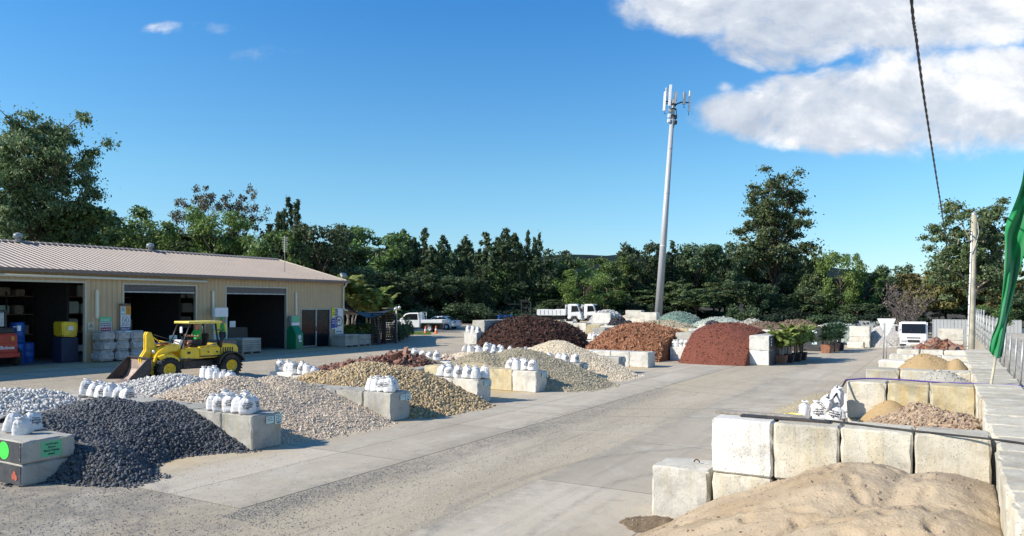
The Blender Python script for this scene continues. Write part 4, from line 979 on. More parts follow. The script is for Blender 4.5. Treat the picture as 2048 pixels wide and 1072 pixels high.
# ------------------------------------------------------------------ the shed
def ribbed_mat(name, col, axis_scale, rough=0.45, bump=0.02):
    """profiled metal sheeting"""
    m = bpy.data.materials.new(name); m.use_nodes = True; t = NT(m.node_tree)
    tc = t.n('ShaderNodeTexCoord').outputs['Object']; sp = t.n('ShaderNodeSeparateXYZ', {0: tc})
    w = t.math('PINGPONG', sp.outputs[0], axis_scale/2)
    h = t.ramp(t.math('DIVIDE', w, axis_scale/2), [(0.0, 1.0), (0.16, 1.0), (0.30, 0.0), (1.0, 0.0)])
    nz = t.noise(tc, 0.9, 5, 0.6); n2 = t.noise(t.n('ShaderNodeVectorMath', {0: tc, 1: (4, 4, .4)}, operation='MULTIPLY').outputs[0], 1.2, 4)
    c = t.ramp(nz, [(0.3, tuple(x*.9 for x in col)), (0.7, tuple(min(1, x*1.06) for x in col))])
    c = t.mix(t.ramp(n2, [(0.5, 0.0), (0.75, 0.3)]), c, tuple(x*.6 for x in col))
    b = t.n('ShaderNodeBsdfPrincipled', {'Base Color': c, 'Roughness': rough, 'Specular IOR Level': 0.4})
    bp = t.n('ShaderNodeBump', {'Strength': 1.0, 'Distance': bump, 'Height': h}); t.link(bp.outputs[0], b.inputs['Normal'])
    t.n('ShaderNodeOutputMaterial', {0: b.outputs[0]}); return m
M['wall_sheet'] = ribbed_mat('wall_sheet', (0.56, 0.41, 0.235), 0.25, 0.55, 0.03)
M['roof_sheet'] = ribbed_mat('roof_sheet', (0.28, 0.222, 0.18), 0.3, 0.45, 0.035)
M['fascia'] = pmat('fascia', (0.20, 0.15, 0.12), 0.5, var=.06)
M['trim_cream'] = pmat('trim_cream', (0.55, 0.49, 0.37), 0.5, var=.06)
M['tube_cream'] = pmat('tube_cream', (0.74, 0.70, 0.56), 0.4, var=.04)
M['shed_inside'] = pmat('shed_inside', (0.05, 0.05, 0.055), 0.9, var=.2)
M['roller'] = pmat('roller', (0.17, 0.15, 0.14), 0.5, var=.08)
SA0, SA1, SW, SD, SZ, EZ, RZ = 5.0, 36.5, -34.4, 12.8, 0.81, 5.02, 6.62      # along, front wall, depth, pad, eave, ridge heights
o_ = WA(SW, 0); shed = thing('shed', 'long tan metal shed with three open roller doors behind the yellow loader', 'shed', (o_.x, o_.y, SZ), -TH+math.pi/2)
# shed frame: local x runs along a (towards the right of the picture), local y runs away from the yard
def sx(a): return a
OPEN = [(9.0, 19.45, 4.46), (21.35, 25.3, 4.44), (27.25, 31.55, 4.44)]
DOOR = (32.7, 35.25, 3.22)
ez = EZ-SZ
mb = MB()
edges = [SA0] + [v for o in OPEN for v in (o[0], o[1])] + [DOOR[0], DOOR[1], SA1]
for i in range(0, len(edges), 2): mb.box(edges[i], edges[i+1], 0, .09, 0, ez)
for (x0, x1, z1) in OPEN: mb.box(x0, x1, 0, .09, z1-SZ, ez)
mb.box(DOOR[0], DOOR[1], 0, .09, DOOR[2]-SZ, ez)
mb.obj('front_wall', M['wall_sheet'], shed)
e = MB(); e.prism([(0.09, 0), (SD, 0), (SD, ez), (SD/2, RZ-SZ-.03), (0.09, ez)], SA1-.09, SA1, 'x'); e.obj('end_wall', M['wall_sheet'], shed)
e = MB(); e.prism([(0.09, 0), (SD, 0), (SD, ez), (SD/2, RZ-SZ-.03), (0.09, ez)], SA0, SA0+.09, 'x'); e.obj('end_wall', M['wall_sheet'], shed)
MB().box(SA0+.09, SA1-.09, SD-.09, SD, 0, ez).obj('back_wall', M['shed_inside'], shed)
MB().box(SA0+.09, SA1-.09, .09, SD-.1, -.3, .004).obj('floor', pmat('shed_floor', (0.20, 0.195, 0.185), .8, var=.15, scale=1.5), shed)
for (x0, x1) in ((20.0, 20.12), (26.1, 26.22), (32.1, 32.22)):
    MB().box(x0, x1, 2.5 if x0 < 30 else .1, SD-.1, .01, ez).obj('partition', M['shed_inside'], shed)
for s in (0, 1):
    mb = MB(); y0, y1 = (-.28, SD/2) if s == 0 else (SD/2, SD+.28)
    z0, z1 = (EZ-SZ-.02, RZ-SZ) if s == 0 else (RZ-SZ, EZ-SZ-.02)
    n = int((SA1-SA0+.2)/.3)
    poly = []
    for i in range(n+1):           # trapezoidal ribs in the sheet itself
        x = SA0-.1+i*.3
        for dx, dz in ((0, 0), (.07, .0), (.095, .035), (.135, .035), (.16, 0), (.298, 0)):
            poly.append((x+dx, dz))
    k = len(poly); vs = [(p[0], y0, z0+p[1]+.02) for p in poly]+[(p[0], y1, z1+p[1]+.02) for p in poly]
    mb.add(vs, [(i, i+1, k+i+1, k+i) for i in range(k-1)])
    mb.add([(SA0-.1, y0, z0-.02), (SA1+.12, y0, z0-.02), (SA1+.12, y1, z1-.02), (SA0-.1, y1, z1-.02)], [(0, 1, 2, 3)])
    mb.obj('roof', M['roof_sheet'], shed)
mb = MB(); mb.prism([(-.05, 0), (.05, -.0), (.22, -.07), (.22, -.04), (0, .06), (-.22, -.04), (-.22, -.07)], SA0-.1, SA1+.15, 'x', Matrix.Translation((0, SD/2, RZ-SZ+.07))); mb.obj('ridge_cap', M['roof_sheet'], shed)
MB().box(SA0-.1, SA1+.12, -.40, -.285, ez-.14, ez+.03).obj('gutter', M['fascia'], shed, .01)
mb = MB(); mb.bar((SA1+.13, -.3, ez-.03), (SA1+.13, SD/2, RZ-SZ+.02), .04, .16); mb.bar((SA1+.13, SD/2, RZ-SZ+.02), (SA1+.13, SD+.3, ez-.03), .04, .16); mb.obj('verge_trim', M['trim_cream'], shed)
# long rolled awning tube under the eave
MB().tube([(SA0, -.16, ez-.30), (15.2, -.16, ez-.30)], .07, 10).obj('awning_tube', M['tube_cream'], shed)
MB().tube([(15.3, -.16, ez-.30), (25.9, -.16, ez-.31)], .07, 10).obj('awning_tube', M['tube_cream'], shed)
for (x0, x1, z1) in OPEN:
    z = z1-SZ
    mb = MB(); mb.box(x0-.09, x0, -.035, .14, 0, z+.09); mb.box(x1, x1+.09, -.035, .14, 0, z+.09); mb.box(x0, x1, -.035, .14, z, z+.09); mb.obj('opening_trim', M['trim_cream'], shed, .006)
    if x0 > 15:
        mb = MB()
        for k in range(4):
            zz = z-.07*k*1.0; mb.prism([(.06, zz), (.03, zz-.02), (.03, zz-.055), (.06, zz-.075), (.09, zz-.075), (.09, zz)], x0+.02, x1-.02, 'x')
        r = mb.obj('roller_door', M['roller'], shed); MB().box(x0+.02, x1-.02, .01, .11, z-.385, z-.30).obj('bottom_rail', M['galv'], r, .01)
# vertical light tubes
for x in (20.0, 26.35, 32.3):
    MB().box(x-.075, x+.075, -.11, -.012, 2.05-.05, 3.35 if x < 21 else 3.4).obj('light_tube', M['tube_cream'], shed, .03, 2)
# glass entrance
d = MB(); xm = 34.0; zt = DOOR[2]-SZ
for (x0, x1) in ((DOOR[0], DOOR[0]+.07), (xm-.05, xm+.05), (DOOR[1]-.07, DOOR[1])): d.box(x0, x1, -.03, .08, 0.02, zt)
d.box(DOOR[0]+.07, xm-.05, -.028, .078, zt-.07, zt); d.box(xm+.05, DOOR[1]-.07, -.028, .078, zt-.07, zt); d.box(DOOR[0]+.07, xm-.05, -.028, .078, .02, .10)
dr = d.obj('glass_entrance', M['galv'], shed, .005)
MB().box(DOOR[0]+.07, xm-.05, .02, .03, .10, zt-.07).obj('glass_pane', M['glass_dark'], dr)
MB().box(xm+.05, DOOR[1]-.07, .05, .06, .02, zt-.07).obj('glass_pane', M['glass_dark'], dr)
MB().box(xm-.03, xm-.0, -.06, -.032, 1.0, 1.3).obj('door_handle', M['black_plastic'], dr)
# downpipe, floodlight, ridge vents, aerial
MB().tube([(SA1-.13, -.34, ez-.1), (SA1-.13, -.30, ez-.25), (SA1-.13, -.10, ez-.45), (SA1-.13, -.09, 2.45), (SA1-.05, -.15, 2.3), (SA1+.15, -.2, 2.28)], .055, 10).obj('downpipe', M['tube_cream'], shed)
fl = MB().tube([(SA1-.1, .1, ez), (SA1-.1, .1, ez+.28)], .025, 8).obj('floodlight', M['galv'], shed)
MB().box(-.22, .22, -.09, .09, -.14, .14, Matrix.Translation((SA1+.02, .05, ez+.40)) @ Matrix.Rotation(R(-35), 4, 'X')).obj('lamp_head', M['galv'], fl, .02)
for (x, ) in ((19.7,), (26.95,)):
    v = MB(); v.lathe([(.12, 0), (.12, .10), (.15, .12)], 16, (x, SD/2, RZ-SZ+.1)); v.lathe([(.15, .12), (.20, .20), (.20, .30), (.15, .38), (.02, .42)], 20, (x, SD/2, RZ-SZ+.1)); vo = v.obj('ridge_vent', M['galv'], shed)
    f = MB()
    for k in range(20):
        t_ = 2*math.pi*k/20; f.bar((x+.21*math.cos(t_), SD/2+.21*math.sin(t_), RZ-SZ+.24), (x+.18*math.cos(t_+.2), SD/2+.18*math.sin(t_+.2), RZ-SZ+.47), .012, .03)
    f.obj('vent_fins', M['galv'], vo)
ar = thing('aerial', 'tall thin television aerial standing on the shed roof', 'aerial', (0, 0, 0)); 
pr = shed.matrix_basis if False else Matrix.Translation((o_.x, o_.y, SZ)) @ Matrix.Rotation(-TH+math.pi/2, 4, 'Z')
ap = pr @ Vector((33.0, 1.7, ez+.45)); ar.location = ap; ar.rotation_euler = (0, 0, -TH)
MB().tube([(0, 0, -.05), (0, 0, 2.35)], .016, 6).obj('mast', M['galv'], ar)
mb = MB(); mb.bar((0, 0, 2.3), (0, 0, 1.3), .03)
for k in range(9): mb.bar((-.28+.012*k, .02, 2.25-.11*k), (.28-.012*k, .02, 2.25-.11*k), .014)
mb.obj('elements', M['galv'], ar)

def shed_pt(x, y, z=0): return pr @ Vector((x, y, z))
SROT = -TH+math.pi/2
def on_shed(name, label, cat, x, y, z, group=None): 
    p = shed_pt(x, y, z); return thing(name, label, cat, p, SROT, group)

# signs on the front wall; local -y faces the yard
def sign(x, z0, wd, ht, mat, label, parts=(), y=-.045, name='sign'):
    t = on_shed(name, label, 'sign', x, y, z0)
    b = MB().box(-wd/2, wd/2, -.008, .008, 0, ht).obj('board', M[mat], t)
    for i, (kind, m2, *q) in enumerate(parts):
        mb = MB(); yy = -.011-.0015*i
        if kind == 'text': text_on(mb, q[0], q[1], q[2], q[3], yy, .004)
        elif kind == 'bar': mb.box(q[0], q[1], yy-.001, yy+.001, q[2], q[3])
        elif kind == 'lines':
            zz = q[3]-q[4]; k = 0
            while zz > q[2]: dashes(mb, q[0], q[1], zz, q[4]*.7, yy, 4, k+int(x*10)); zz -= q[4]*1.9; k += 1
        elif kind == 'tri':
            cx, cz, r = q
            for (ra, y2) in ((r, yy),):
                A = [(cx+ra*math.sin(2*math.pi*k/3), cz+ra*math.cos(2*math.pi*k/3)) for k in range(3)]; B = [(cx+ra*.72*math.sin(2*math.pi*k/3), cz+ra*.72*math.cos(2*math.pi*k/3)) for k in range(3)]
                for k in range(3):
                    j = (k+1) % 3; mb.add([(A[k][0], y2, A[k][1]), (A[j][0], y2, A[j][1]), (B[j][0], y2, B[j][1]), (B[k][0], y2, B[k][1])], [(0, 1, 2, 3)])
            mb.prism([(cx-.3*r*math.cos(.5)*.4, cz-.28*r), (cx+.12*r, cz-.28*r), (cx+.06*r, cz+.28*r), (cx-.06*r, cz+.28*r)], yy-.001, yy+.001)
            mb.prism([(cx-.3*r, cz-.05*r), (cx+.3*r, cz-.05*r), (cx+.3*r, cz+.05*r), (cx-.3*r, cz+.05*r)], yy-.0015, yy+.0015)
        elif kind == 'ring':
            cx, cz, r0, r1 = q[:4]; a0, a1 = (q[4], q[5]) if len(q) > 4 else (0, 2*math.pi); n = 40
            vs = [(cx+rr*math.cos(a0+(a1-a0)*k/n), yy, cz+rr*math.sin(a0+(a1-a0)*k/n)) for k in range(n+1) for rr in (r0, r1)]
            mb.add(vs, [(2*k, 2*k+1, 2*k+3, 2*k+2) for k in range(n)])
        elif kind == 'palm':
            cx, cz, r = q
            mb.prism([(cx-.06*r, cz-.9*r), (cx+.12*r, cz-.9*r), (cx+.10*r, cz), (cx-.0*r, cz)], yy-.001, yy+.001)
            for k, an in enumerate((-.3, .35, .95, 1.6, 2.2, 2.85, 3.45)):
                L = r*.95; ux, uz = math.cos(an), math.sin(an); nx, nz = -uz, ux
                mb.add([(cx, yy-.0008*k, cz), (cx+ux*L*.5+nx*.14*r, yy-.0008*k, cz+uz*L*.5+nz*.14*r), (cx+ux*L, yy-.0008*k, cz+uz*L-.22*r), (cx+ux*L*.5-nx*.08*r, yy-.0008*k, cz+uz*L*.5-nz*.08*r)], [(0, 1, 2, 3)])
        mb.obj({'text': 'lettering', 'bar': 'panel', 'lines': 'small_print', 'tri': 'warning_triangle', 'ring': 'ring', 'palm': 'palm_emblem'}[kind], M[m2], b)
    return t
sign(19.72, 1.42, .30, .42, 'trim_cream', 'cream warning sign with black triangle on the shed post', [('tri', 'ink', 0, .25, .13), ('lines', 'ink', -.12, .12, .02, .11, .03)])
sign(20.42, 1.22, .58, .86, 'panel_grey', 'green and red poster leaning on the shed wall above wrapped pallets', [('bar', 'sign_green', -.29, .29, .62, .86), ('lines', 'ink_white', -.2, .2, .68, .78, .03), ('lines', 'ink', -.25, .25, .42, .6, .05), ('bar', 'ink_red', -.24, .24, .04, .36), ('lines', 'ink_white', -.2, .2, .08, .32, .05)])
t = on_shed('notice_board', 'tall narrow notice board of stacked signs beside the second shed door', 'notice board', 21.32, -.16, .55)
MB().box(-.25, .25, -.02, .02, 0, 2.05).obj('board', M['panel_grey'], t)
for (x0, x1, z0, z1, mm, nm, lm) in ((-.24, 0, 1.7, 1.98, 'sign_paper', 'card', 'ink'), (.01, .26, 1.62, 2.05, 'orange_sign', 'warning_card', 'ink'), (-.24, .24, 1.05, 1.58, 'ink_white', 'poster', 'ink'), (-.24, .24, .78, 1.02, 'purple_sign', 'poster', 'ink_white'), (-.24, .24, .46, .75, 'ink_white', 'poster', 'blue_sign'), (-.24, .24, .12, .43, 'panel_grey', 'poster', 'ink_red')):
    c = MB().box(x0, x1, -.03, -.022, z0, z1).obj(nm, M[mm], t); mb = MB(); zz = z1-.06; k = 0
    while zz > z0+.04: dashes(mb, x0+.04, x1-.04, zz, .028, -.0315, 3, k+int(z0*100)); zz -= .06; k += 1
    mb.obj('print', M[lm], c)
MB().box(-.24, .14, -.2, .1, 2.06, 2.16).obj('wooden_top', M['timber'], t)
sign(35.55, 1.83, .36, .62, 'yellow_sign', 'yellow and white poster beside the glass door', [('lines', 'ink', -.14, .14, .42, .55, .05), ('lines', 'ink', -.13, .1, .18, .36, .06), ('bar', 'ink_white', -.18, .18, 0, .07)])
sign(35.52, 1.08, .38, .66, 'blue_sign', 'dark blue poster below the yellow one by the door', [('lines', 'ink_white', -.15, .15, .35, .6, .05), ('bar', 'ink_white', -.19, .19, 0, .07)])
sign(36.0, .76, .74, 1.66, 'white_paint', 'large white sign with ringed palm tree emblem at the shed corner',
     [('ring', 'ink', .0, .82, .27, .33), ('palm', 'ink', 0, .86, .2), ('lines', 'ink', -.27, .27, .08, .24, .09), ('bar', 'purple_sign', -.35, -.12, 1.0, 1.62), ('lines', 'ink_white', -.33, -.14, 1.1, 1.55, .05), ('bar', 'purple_sign', -.36, -.16, .42, .96), ('lines', 'ink_white', -.34, -.18, .5, .9, .05)])

# green dispensing machine by the door
t = on_shed('vending_cabinet', 'green and white self service cabinet left of the glass door', 'cabinet', 31.75, -.55, 0)
MB().prism([(-.38, 0), (.42, 0), (.42, 1.15), (.25, 1.38), (-.05, 1.38), (-.38, .9)], -.3, .3, 'x').obj('body', M['cabinet_green'], t, .03, 2)
MB().box(-.32, .32, -.02, .3, 1.38, 1.98).obj('display_head', M['galv'], t, .015)
h = MB().box(-.3, .3, -.045, -.022, 1.62, 1.95).obj('green_poster', M['sign_green'], t); MB().box(-.3, .3, -.045, -.022, 1.42, 1.58).obj('white_poster', M['ink_white'], t)
mb = MB(); mb.lathe([(.005, 0), (.13, 0)], 20, (0, 0, 0), smooth=False); mb.v = [(x, -.392, .72+y) for x, y, z in mb.v]; mb.obj('white_swirl', M['ink_white'], t)
MB().box(-.06, .14, -.396, -.385, .42, .56).obj('white_mark', M['ink_white'], t)

# pavers on pallets
def pallet_stack(x, y, wd, dp, ht, label, n=7):
    t = on_shed('paver_pallet', label, 'pallet', x, y, 0)
    mb = MB()
    for k in (-1, 0, 1): mb.box(k*(wd/2-.06)-.05, k*(wd/2-.06)+.05, -dp/2, dp/2, 0, .09)
    mb.box(-wd/2, wd/2, -dp/2, dp/2, .092, .12); mb.obj('pallet', M['pallet_wood'], t)
    for i in range(n):
        z0 = .125+i*(ht-.13)/n
        MB().box(-wd/2+.02+random.uniform(0, .015), wd/2-.02, -dp/2+.02, dp/2-.02-random.uniform(0, .015), z0, z0+(ht-.13)/n-.012).obj('paver_layer', M['block_grey'], t, .008)
    return t
pallet_stack(35.05, -1.5, 1.25, 1.15, .80, 'nearer stack of grey pavers on a pallet by the shed door')
pallet_stack(36.5, -1.3, 1.2, 1.1, .74, 'farther stack of grey pavers on a pallet at the shed corner')
pallet_stack(27.5, -1.2, 1.3, 1.2, .85, 'dark grey paver stack on a pallet before the third door', 6)
MB().box(29.0, 29.4, -2.08, -2.07, .6, .9).obj('card', M['sign_paper'], shed) if False else None
# wrapped bags on pallets beside the first door post
r_ = random.Random(3); k = 0
for lev in range(3):
    for i, (x, y) in enumerate(((20.0, -.6), (20.75, -.62), (21.45, -.7))):
        t = on_shed('wrapped_bale', f'{["bottom", "middle", "top"][lev]} plastic wrapped bale, {ORD[i]} from the left, against the shed post', 'bale', x+r_.uniform(-.06, .06), y, .06+lev*.46, 'plastic wrapped bales by the shed post')
        mb = MB(); mb.box(-.36, .36, -.4, .4, 0, .45); me = mb.mesh('wrapped_bale', .09, 3)
        for v in me.vertices: v.co += Vector((r_.uniform(-1, 1), r_.uniform(-1, 1), r_.uniform(-1, .2)))*.018
        link(me, 'wrapped_body', M['plastic_wrap'], t)
for i, (x, y, zz, m_) in enumerate(((22.4, -.7, 0, 'plastic_wrap'), (23.2, -.6, 0, 'plastic_wrap'), (22.5, -.6, .4, 'blue_plastic'), (23.0, -.7, .4, 'sign_paper'))):
    t = on_shed('goods_bag', f'{["grey bulk bag on the floor, left", "grey bulk bag on the floor, right", "blue bag slumped on top, left", "pale bag slumped on top, right"][i]}, behind the loader bucket', 'bag', x, y, zz)
    me = MB().box(-.4, .4, -.35, .35, 0, .42).mesh('goods_bag', .12, 3)
    for v in me.vertices: v.co += Vector((r_.uniform(-1, 1), r_.uniform(-1, 1), r_.uniform(-1, .2)))*.025
    link(me, 'bag_body', M[m_], t)
t = sign(21.0, 1.12, .34, .30, 'sign_paper', 'small pale price card propped on the wrapped bales', [('lines', 'sign_green', -.13, .13, .04, .26, .04)], y=-.95)
t = sign(23.3, .86, .42, .26, 'sign_paper', 'small pale card on the goods behind the bucket', [('lines', 'ink', -.16, .16, .04, .22, .04)], y=-1.0)

# inside: racking with goods, drums, yellow bin, skid steer
def rack(x, y, wd, label, seed):
    r = random.Random(seed); t = on_shed('storage_rack', label, 'rack', x, y, 0)
    mb = MB()
    for sx_ in (-wd/2, 0, wd/2):
        for sy in (-.4, .4): mb.bar((sx_, sy, 0), (sx_, sy, 3.3), .06)
    mb.obj('uprights', M['dark_steel'], t)
    for z in (.15, 1.2, 2.2, 3.1):
        MB().box(-wd/2, wd/2, -.45, .45, z-.05, z).obj('shelf', M['timber'], t)
        xx = -wd/2+.1; q = []
        while xx < wd/2-.5:
            w_2 = r.uniform(.4, .8); hh = r.uniform(.3, .75)
            q.append(MB().box(xx, xx+w_2, -.35, .35, z+.002, z+hh).obj('packed_goods', M[r.choice(['plastic_wrap', 'panel_grey', 'pallet_wood', 'black_plastic', 'sign_paper'])], t, .04, 2)); xx += w_2+r.uniform(.06, .3)
rack(15.0, 9.5, 5.5, 'long storage rack deep inside the left shed bay', 1)
rack(18.6, 5.6, 2.4, 'storage rack beside the yellow bin inside the shed', 4)
rack(23.2, 6.5, 4.6, 'storage rack inside the middle shed door', 2)
rack(29.3, 7.5, 5.2, 'storage rack inside the right shed door', 3)
t = on_shed('bulk_bin', 'yellow plastic bin on a dark blue crate inside the left door', 'bin', 19.0, .75, 0)
MB().box(-.38, .38, -.4, .4, 0, 1.15).obj('crate', pmat('navy', (.02, .03, .07), .6), t, .03)
MB().prism([(-.33, 1.2), (.33, 1.15), (.38, 1.85), (-.36, 1.88)], -.4, .4, 'y').obj('yellow_body', M['yellow_paint'], t, .06, 3)
MB().box(-.1, .12, -.425, -.408, 1.48, 1.66).obj('label_plate', M['ink_white'], t)
for i, (x, y, z) in enumerate(((17.35, 1.6, 0), (17.35, 1.6, .95), (17.95, 2.0, 0))):
    d = on_shed('drum', f'{["lower near", "upper", "lower far"][i]} dark blue drum beside the red skid steer', 'drum', x, y, z)
    MB().lathe([(.0, 0), (.28, 0), (.3, .04), (.29, .3), (.305, .32), (.29, .34), (.29, .6), (.305, .62), (.29, .64), (.29, .86), (.27, .92), (0, .92)], 24).obj('drum_body', M['blue_plastic'], d)
# rear of the red skid steer loader
t = on_shed('skid_steer_loader', 'red compact skid steer loader parked at the left shed door, cut by the frame', 'loader', 15.95, .1, 0)
MB().box(-.95, .72, .15, 2.4, .35, .62).obj('chassis', M['black_plastic'], t, .03)
MB().prism([(-.95, .55), (.72, .55), (.70, 1.42), (-.93, 1.42)], .0, .35).obj('rear_door', M['red_paint'], t, .05, 3)
MB().box(-.9, .68, -.03, -.002, .62, 1.02).obj('lower_panel', M['red_paint'], t, .02)
MB().box(-.95, .75, -.12, .1, .40, .60).obj('bumper', M['red_paint'], t, .03)
MB().box(-.86, .60, .0, 1.9, 1.425, 1.66).obj('engine_hood', M['black_plastic'], t, .05, 3)
mb = MB()
for x_ in (-.75, .42):
    for y_ in (.45, 1.7): mb.bar((x_, y_, 1.65), (x_, y_, 2.35), .07)
mb.box(-.8, .47, .38, 1.8, 2.36, 2.43); cb = mb.obj('cab_frame', M['black_plastic'], t)
MB().box(-.70, .37, .44, .455, 1.72, 2.30).obj('rear_window', pmat('pale_window', (.42, .44, .46), .2), cb)
for x_ in (-.72, .5): MB().box(x_-.06, x_+.06, -.015, .0, 1.12, 1.3).obj('tail_light', M['orange_sign'], t, .01)
mb = MB(); text_on(mb, 'Bobcat', .20, .28, .82, -.034, .004); mb.prism([(-.36, .84), (-.25, .86), (-.16, .92), (-.06, .93), (-.1, .88), (-.05, .84), (-.14, .80), (-.2, .83), (-.3, .80)], -.036, -.033); mb.obj('lettering', M['ink_white'], t)
mb = MB(); mb.bar((.6, .2, 1.7), (.78, .1, 1.7), .03); mb.box(.72, .86, .05, .12, 1.52, 1.75); mb.obj('mirror', M['ink_white'], t, .01)
for y_ in (.55, 1.9):
    for s_ in (-1.1, .85):
        wl = MB().lathe([(.0, -.14), (.18, -.14), (.36, -.13), (.40, -.08), (.40, .08), (.36, .13), (.18, .14), (0, .14)], 24, (0, 0, 0), 'x').obj('wheel', M['black_rubber'], t); wl.location = (s_, y_, .40)
# goods at the third door
t = on_shed('mobile_bench', 'black wheeled machine bench inside the right shed door', 'bench', 28.5, 1.2, 0)
MB().box(-.9, .9, -.4, .4, .35, 1.35).obj('cabinet', M['black_plastic'], t, .04, 2); MB().box(-.3, .1, -.3, -.28, 1.37, 1.72).obj('white_card', M['ink_white'], t)
for i in range(4):
    wl = MB().lathe([(0, -.05), (.15, -.05), (.17, 0), (.15, .05), (0, .05)], 16, (0, 0, 0), 'y').obj('wheel', M['black_rubber'], t); wl.location = ((-.7, .7)[i % 2], (-.3, .3)[i//2], .17)
t = on_shed('display_stand', 'pale blue display stand with white header, behind the driver', 'stand', 26.4, -.6, 0)
MB().box(-.42, .42, -.1, .1, 2.0, 2.5).obj('white_header', M['ink_white'], t, .01); MB().box(-.42, .42, -.3, .2, .5, .56).obj('shelf', M['sign_paper'], t)
mb = MB()
for x_ in (-.4, .4): mb.bar((x_, 0, 0), (x_, 0, 2.0), .05)
mb.obj('posts', M['sign_paper'], t); MB().box(-.38, .38, -.03, .03, 1.1, 1.65).obj('poster', M['yellow_sign'], t); MB().box(-.38, .2, -.04, -.031, .6, 1.05).obj('poster', M['sign_paper'], t)
t = on_shed('sack_trolley', 'dark grey pallet box beside the display stand', 'crate', 25.9, -1.3, 0)
MB().box(-.6, .6, -.5, .5, 0, .8).obj('crate_body', M['roller'], t, .02)

# ------------------------------------------------------------------ yellow wheel loader (local +x forward, +y towards the camera side)
def wheel(parent, x, y, r, wd, rim_mat, lugs=True, name='wheel', z=None):
    w = bpy.data.objects.new(name, None); COL.objects.link(w); w.parent = parent; w.location = (x, y, r if z is None else z)
    h = wd/2
    mb = MB(); mb.lathe([(r*.52, -h*.85), (r*.62, -h), (r*.88, -h), (r*.97, -h*.7), (r*.97, h*.7), (r*.88, h), (r*.62, h), (r*.52, h*.85), (r*.50, 0)], 36, (0, 0, 0), 'y')
    if lugs:
        for k in range(22):
            t = 2*math.pi*k/22; Mx = Matrix.Rotation(t, 4, 'Y')
            for sgn in (-1, 1): mb.box(-.035, .035, min(sgn*h*.05, sgn*h), max(sgn*h*.05, sgn*h), r*.93, r*1.02, Mx @ Matrix.Rotation(sgn*.35, 4, 'Z'))
    mb.obj('tyre', M['black_rubber'], w)
    mb = MB(); s = 1 if y > 0 else -1
    mb.lathe([(r*.52, -h*.8), (r*.55, s*h*.82), (r*.45, s*h*.85), (r*.40, s*h*.35), (r*.18, s*h*.30), (r*.16, s*h*.65), (0.001, s*h*.7)], 28, (0, 0, 0), 'y'); 
    for k in range(6): mb.cyl((r*.28*math.cos(k), s*h*.30, r*.28*math.sin(k)), (r*.28*math.cos(k), s*h*.42, r*.28*math.sin(k)), r*.04, n=8)
    mb.obj('rim', M[rim_mat], w); return w
lp = (P(440, 755) + P(306, 757))/2; LR = R(-129); LSC = (.96, 1.02, .95)
ld = thing('wheel_loader', 'yellow compact wheel loader with canopy and lowered steel bucket', 'loader', lp, LR)
ld.scale = LSC; YP = M['yellow_paint']
for x in (-1.55, 1.2):
    for y in (-.68, .68): wheel(ld, x, y, .49, .40, 'yellow_paint' if True else '')
MB().box(-1.9, 1.6, -.40, .40, .42, .78).obj('chassis', M['dark_steel'], ld, .03)
MB().prism([(-2.02, .95), (-2.02, 1.30), (-1.86, 1.42), (-1.3, 1.47), (-1.05, 1.40), (-.2, 1.36), (-.2, .86), (-.9, .86), (-1.5, 1.02)], -.60, .60).obj('rear_hood', YP, ld, .05, 3)
MB().prism([(-2.1, .55), (-2.0, .95), (-1.86, .98), (-1.8, .55)], -.58, .58).obj('counterweight', M['black_plastic'], ld, .03, 2)
for s in (-1, 1):
    mb = MB(); a = [(-1.55+.66*math.cos(t), .46+.66*math.sin(t)) for t in np.linspace(R(12), R(160), 12)]; b = [(-1.55+.59*math.cos(t), .46+.59*math.sin(t)) for t in np.linspace(R(160), R(12), 12)]
    mb.prism(a+b, min(s*.5, s*.9), max(s*.5, s*.9)); mb.obj('mudguard', M['black_plastic'], ld, .01)
    mb = MB(); mb.prism([(-.2, .86), (.62, .90), (.62, 1.28), (.1, 1.34), (-.2, 1.33)], min(s*.44, s*.62), max(s*.44, s*.62)); mb.obj('side_panel', YP, ld, .03, 2)
    mb = MB(); mb.tube([(-.95, s*.63, 1.32), (-.92, s*.66, 1.50), (-.55, s*.66, 1.52), (-.5, s*.63, 1.33)], .018, 8); mb.obj('grab_rail', YP, ld)
    mb = MB(); mb.box(.2, .55, min(s*.6, s*.72), max(s*.6, s*.72), .50, .56); mb.bar((.25, s*.64, .9), (.25, s*.64, .52), .04); mb.bar((.5, s*.64, .9), (.5, s*.64, .52), .04); mb.obj('step', M['dark_steel'], ld)
    mb = MB(); mb.prism([(.75, .60), (1.25, .62), (1.58, 1.05), (1.35, 1.12), (1.0, 1.08), (.75, .92)], min(s*.42, s*.8), max(s*.42, s*.8)); mb.obj('front_guard', YP, ld, .03, 2)
MB().prism([(.62, .5), (1.55, .5), (1.62, .9), (1.45, 1.35), (1.15, 1.5), (.95, 1.2), (.62, 1.0)], -.36, .36).obj('front_frame', YP, ld, .03, 2)
MB().box(-.75, -.18, -.34, .34, 1.28, 1.42).obj('seat', M['black_plastic'], ld, .05, 2)
MB().prism([(-.80, 1.40), (-.66, 1.40), (-.74, 1.92), (-.86, 1.92)], -.28, .28).obj('backrest', M['black_plastic'], ld, .04, 2)
MB().prism([(.28, 1.28), (.55, 1.28), (.42, 1.68), (.28, 1.66)], -.28, .28).obj('dashboard', M['panel_grey'], ld, .03, 2)
mb = MB(); mb.tube([(.30, 0, 1.6), (.12, 0, 1.74)], .025, 8); mb.tube([(.1+.0*math.cos(k), .19*math.cos(k), 1.74+.19*math.sin(k)*.8) for k in np.linspace(0, 2*math.pi, 17)], .018, 6, cap=False); mb.obj('steering_wheel', M['black_plastic'], ld)
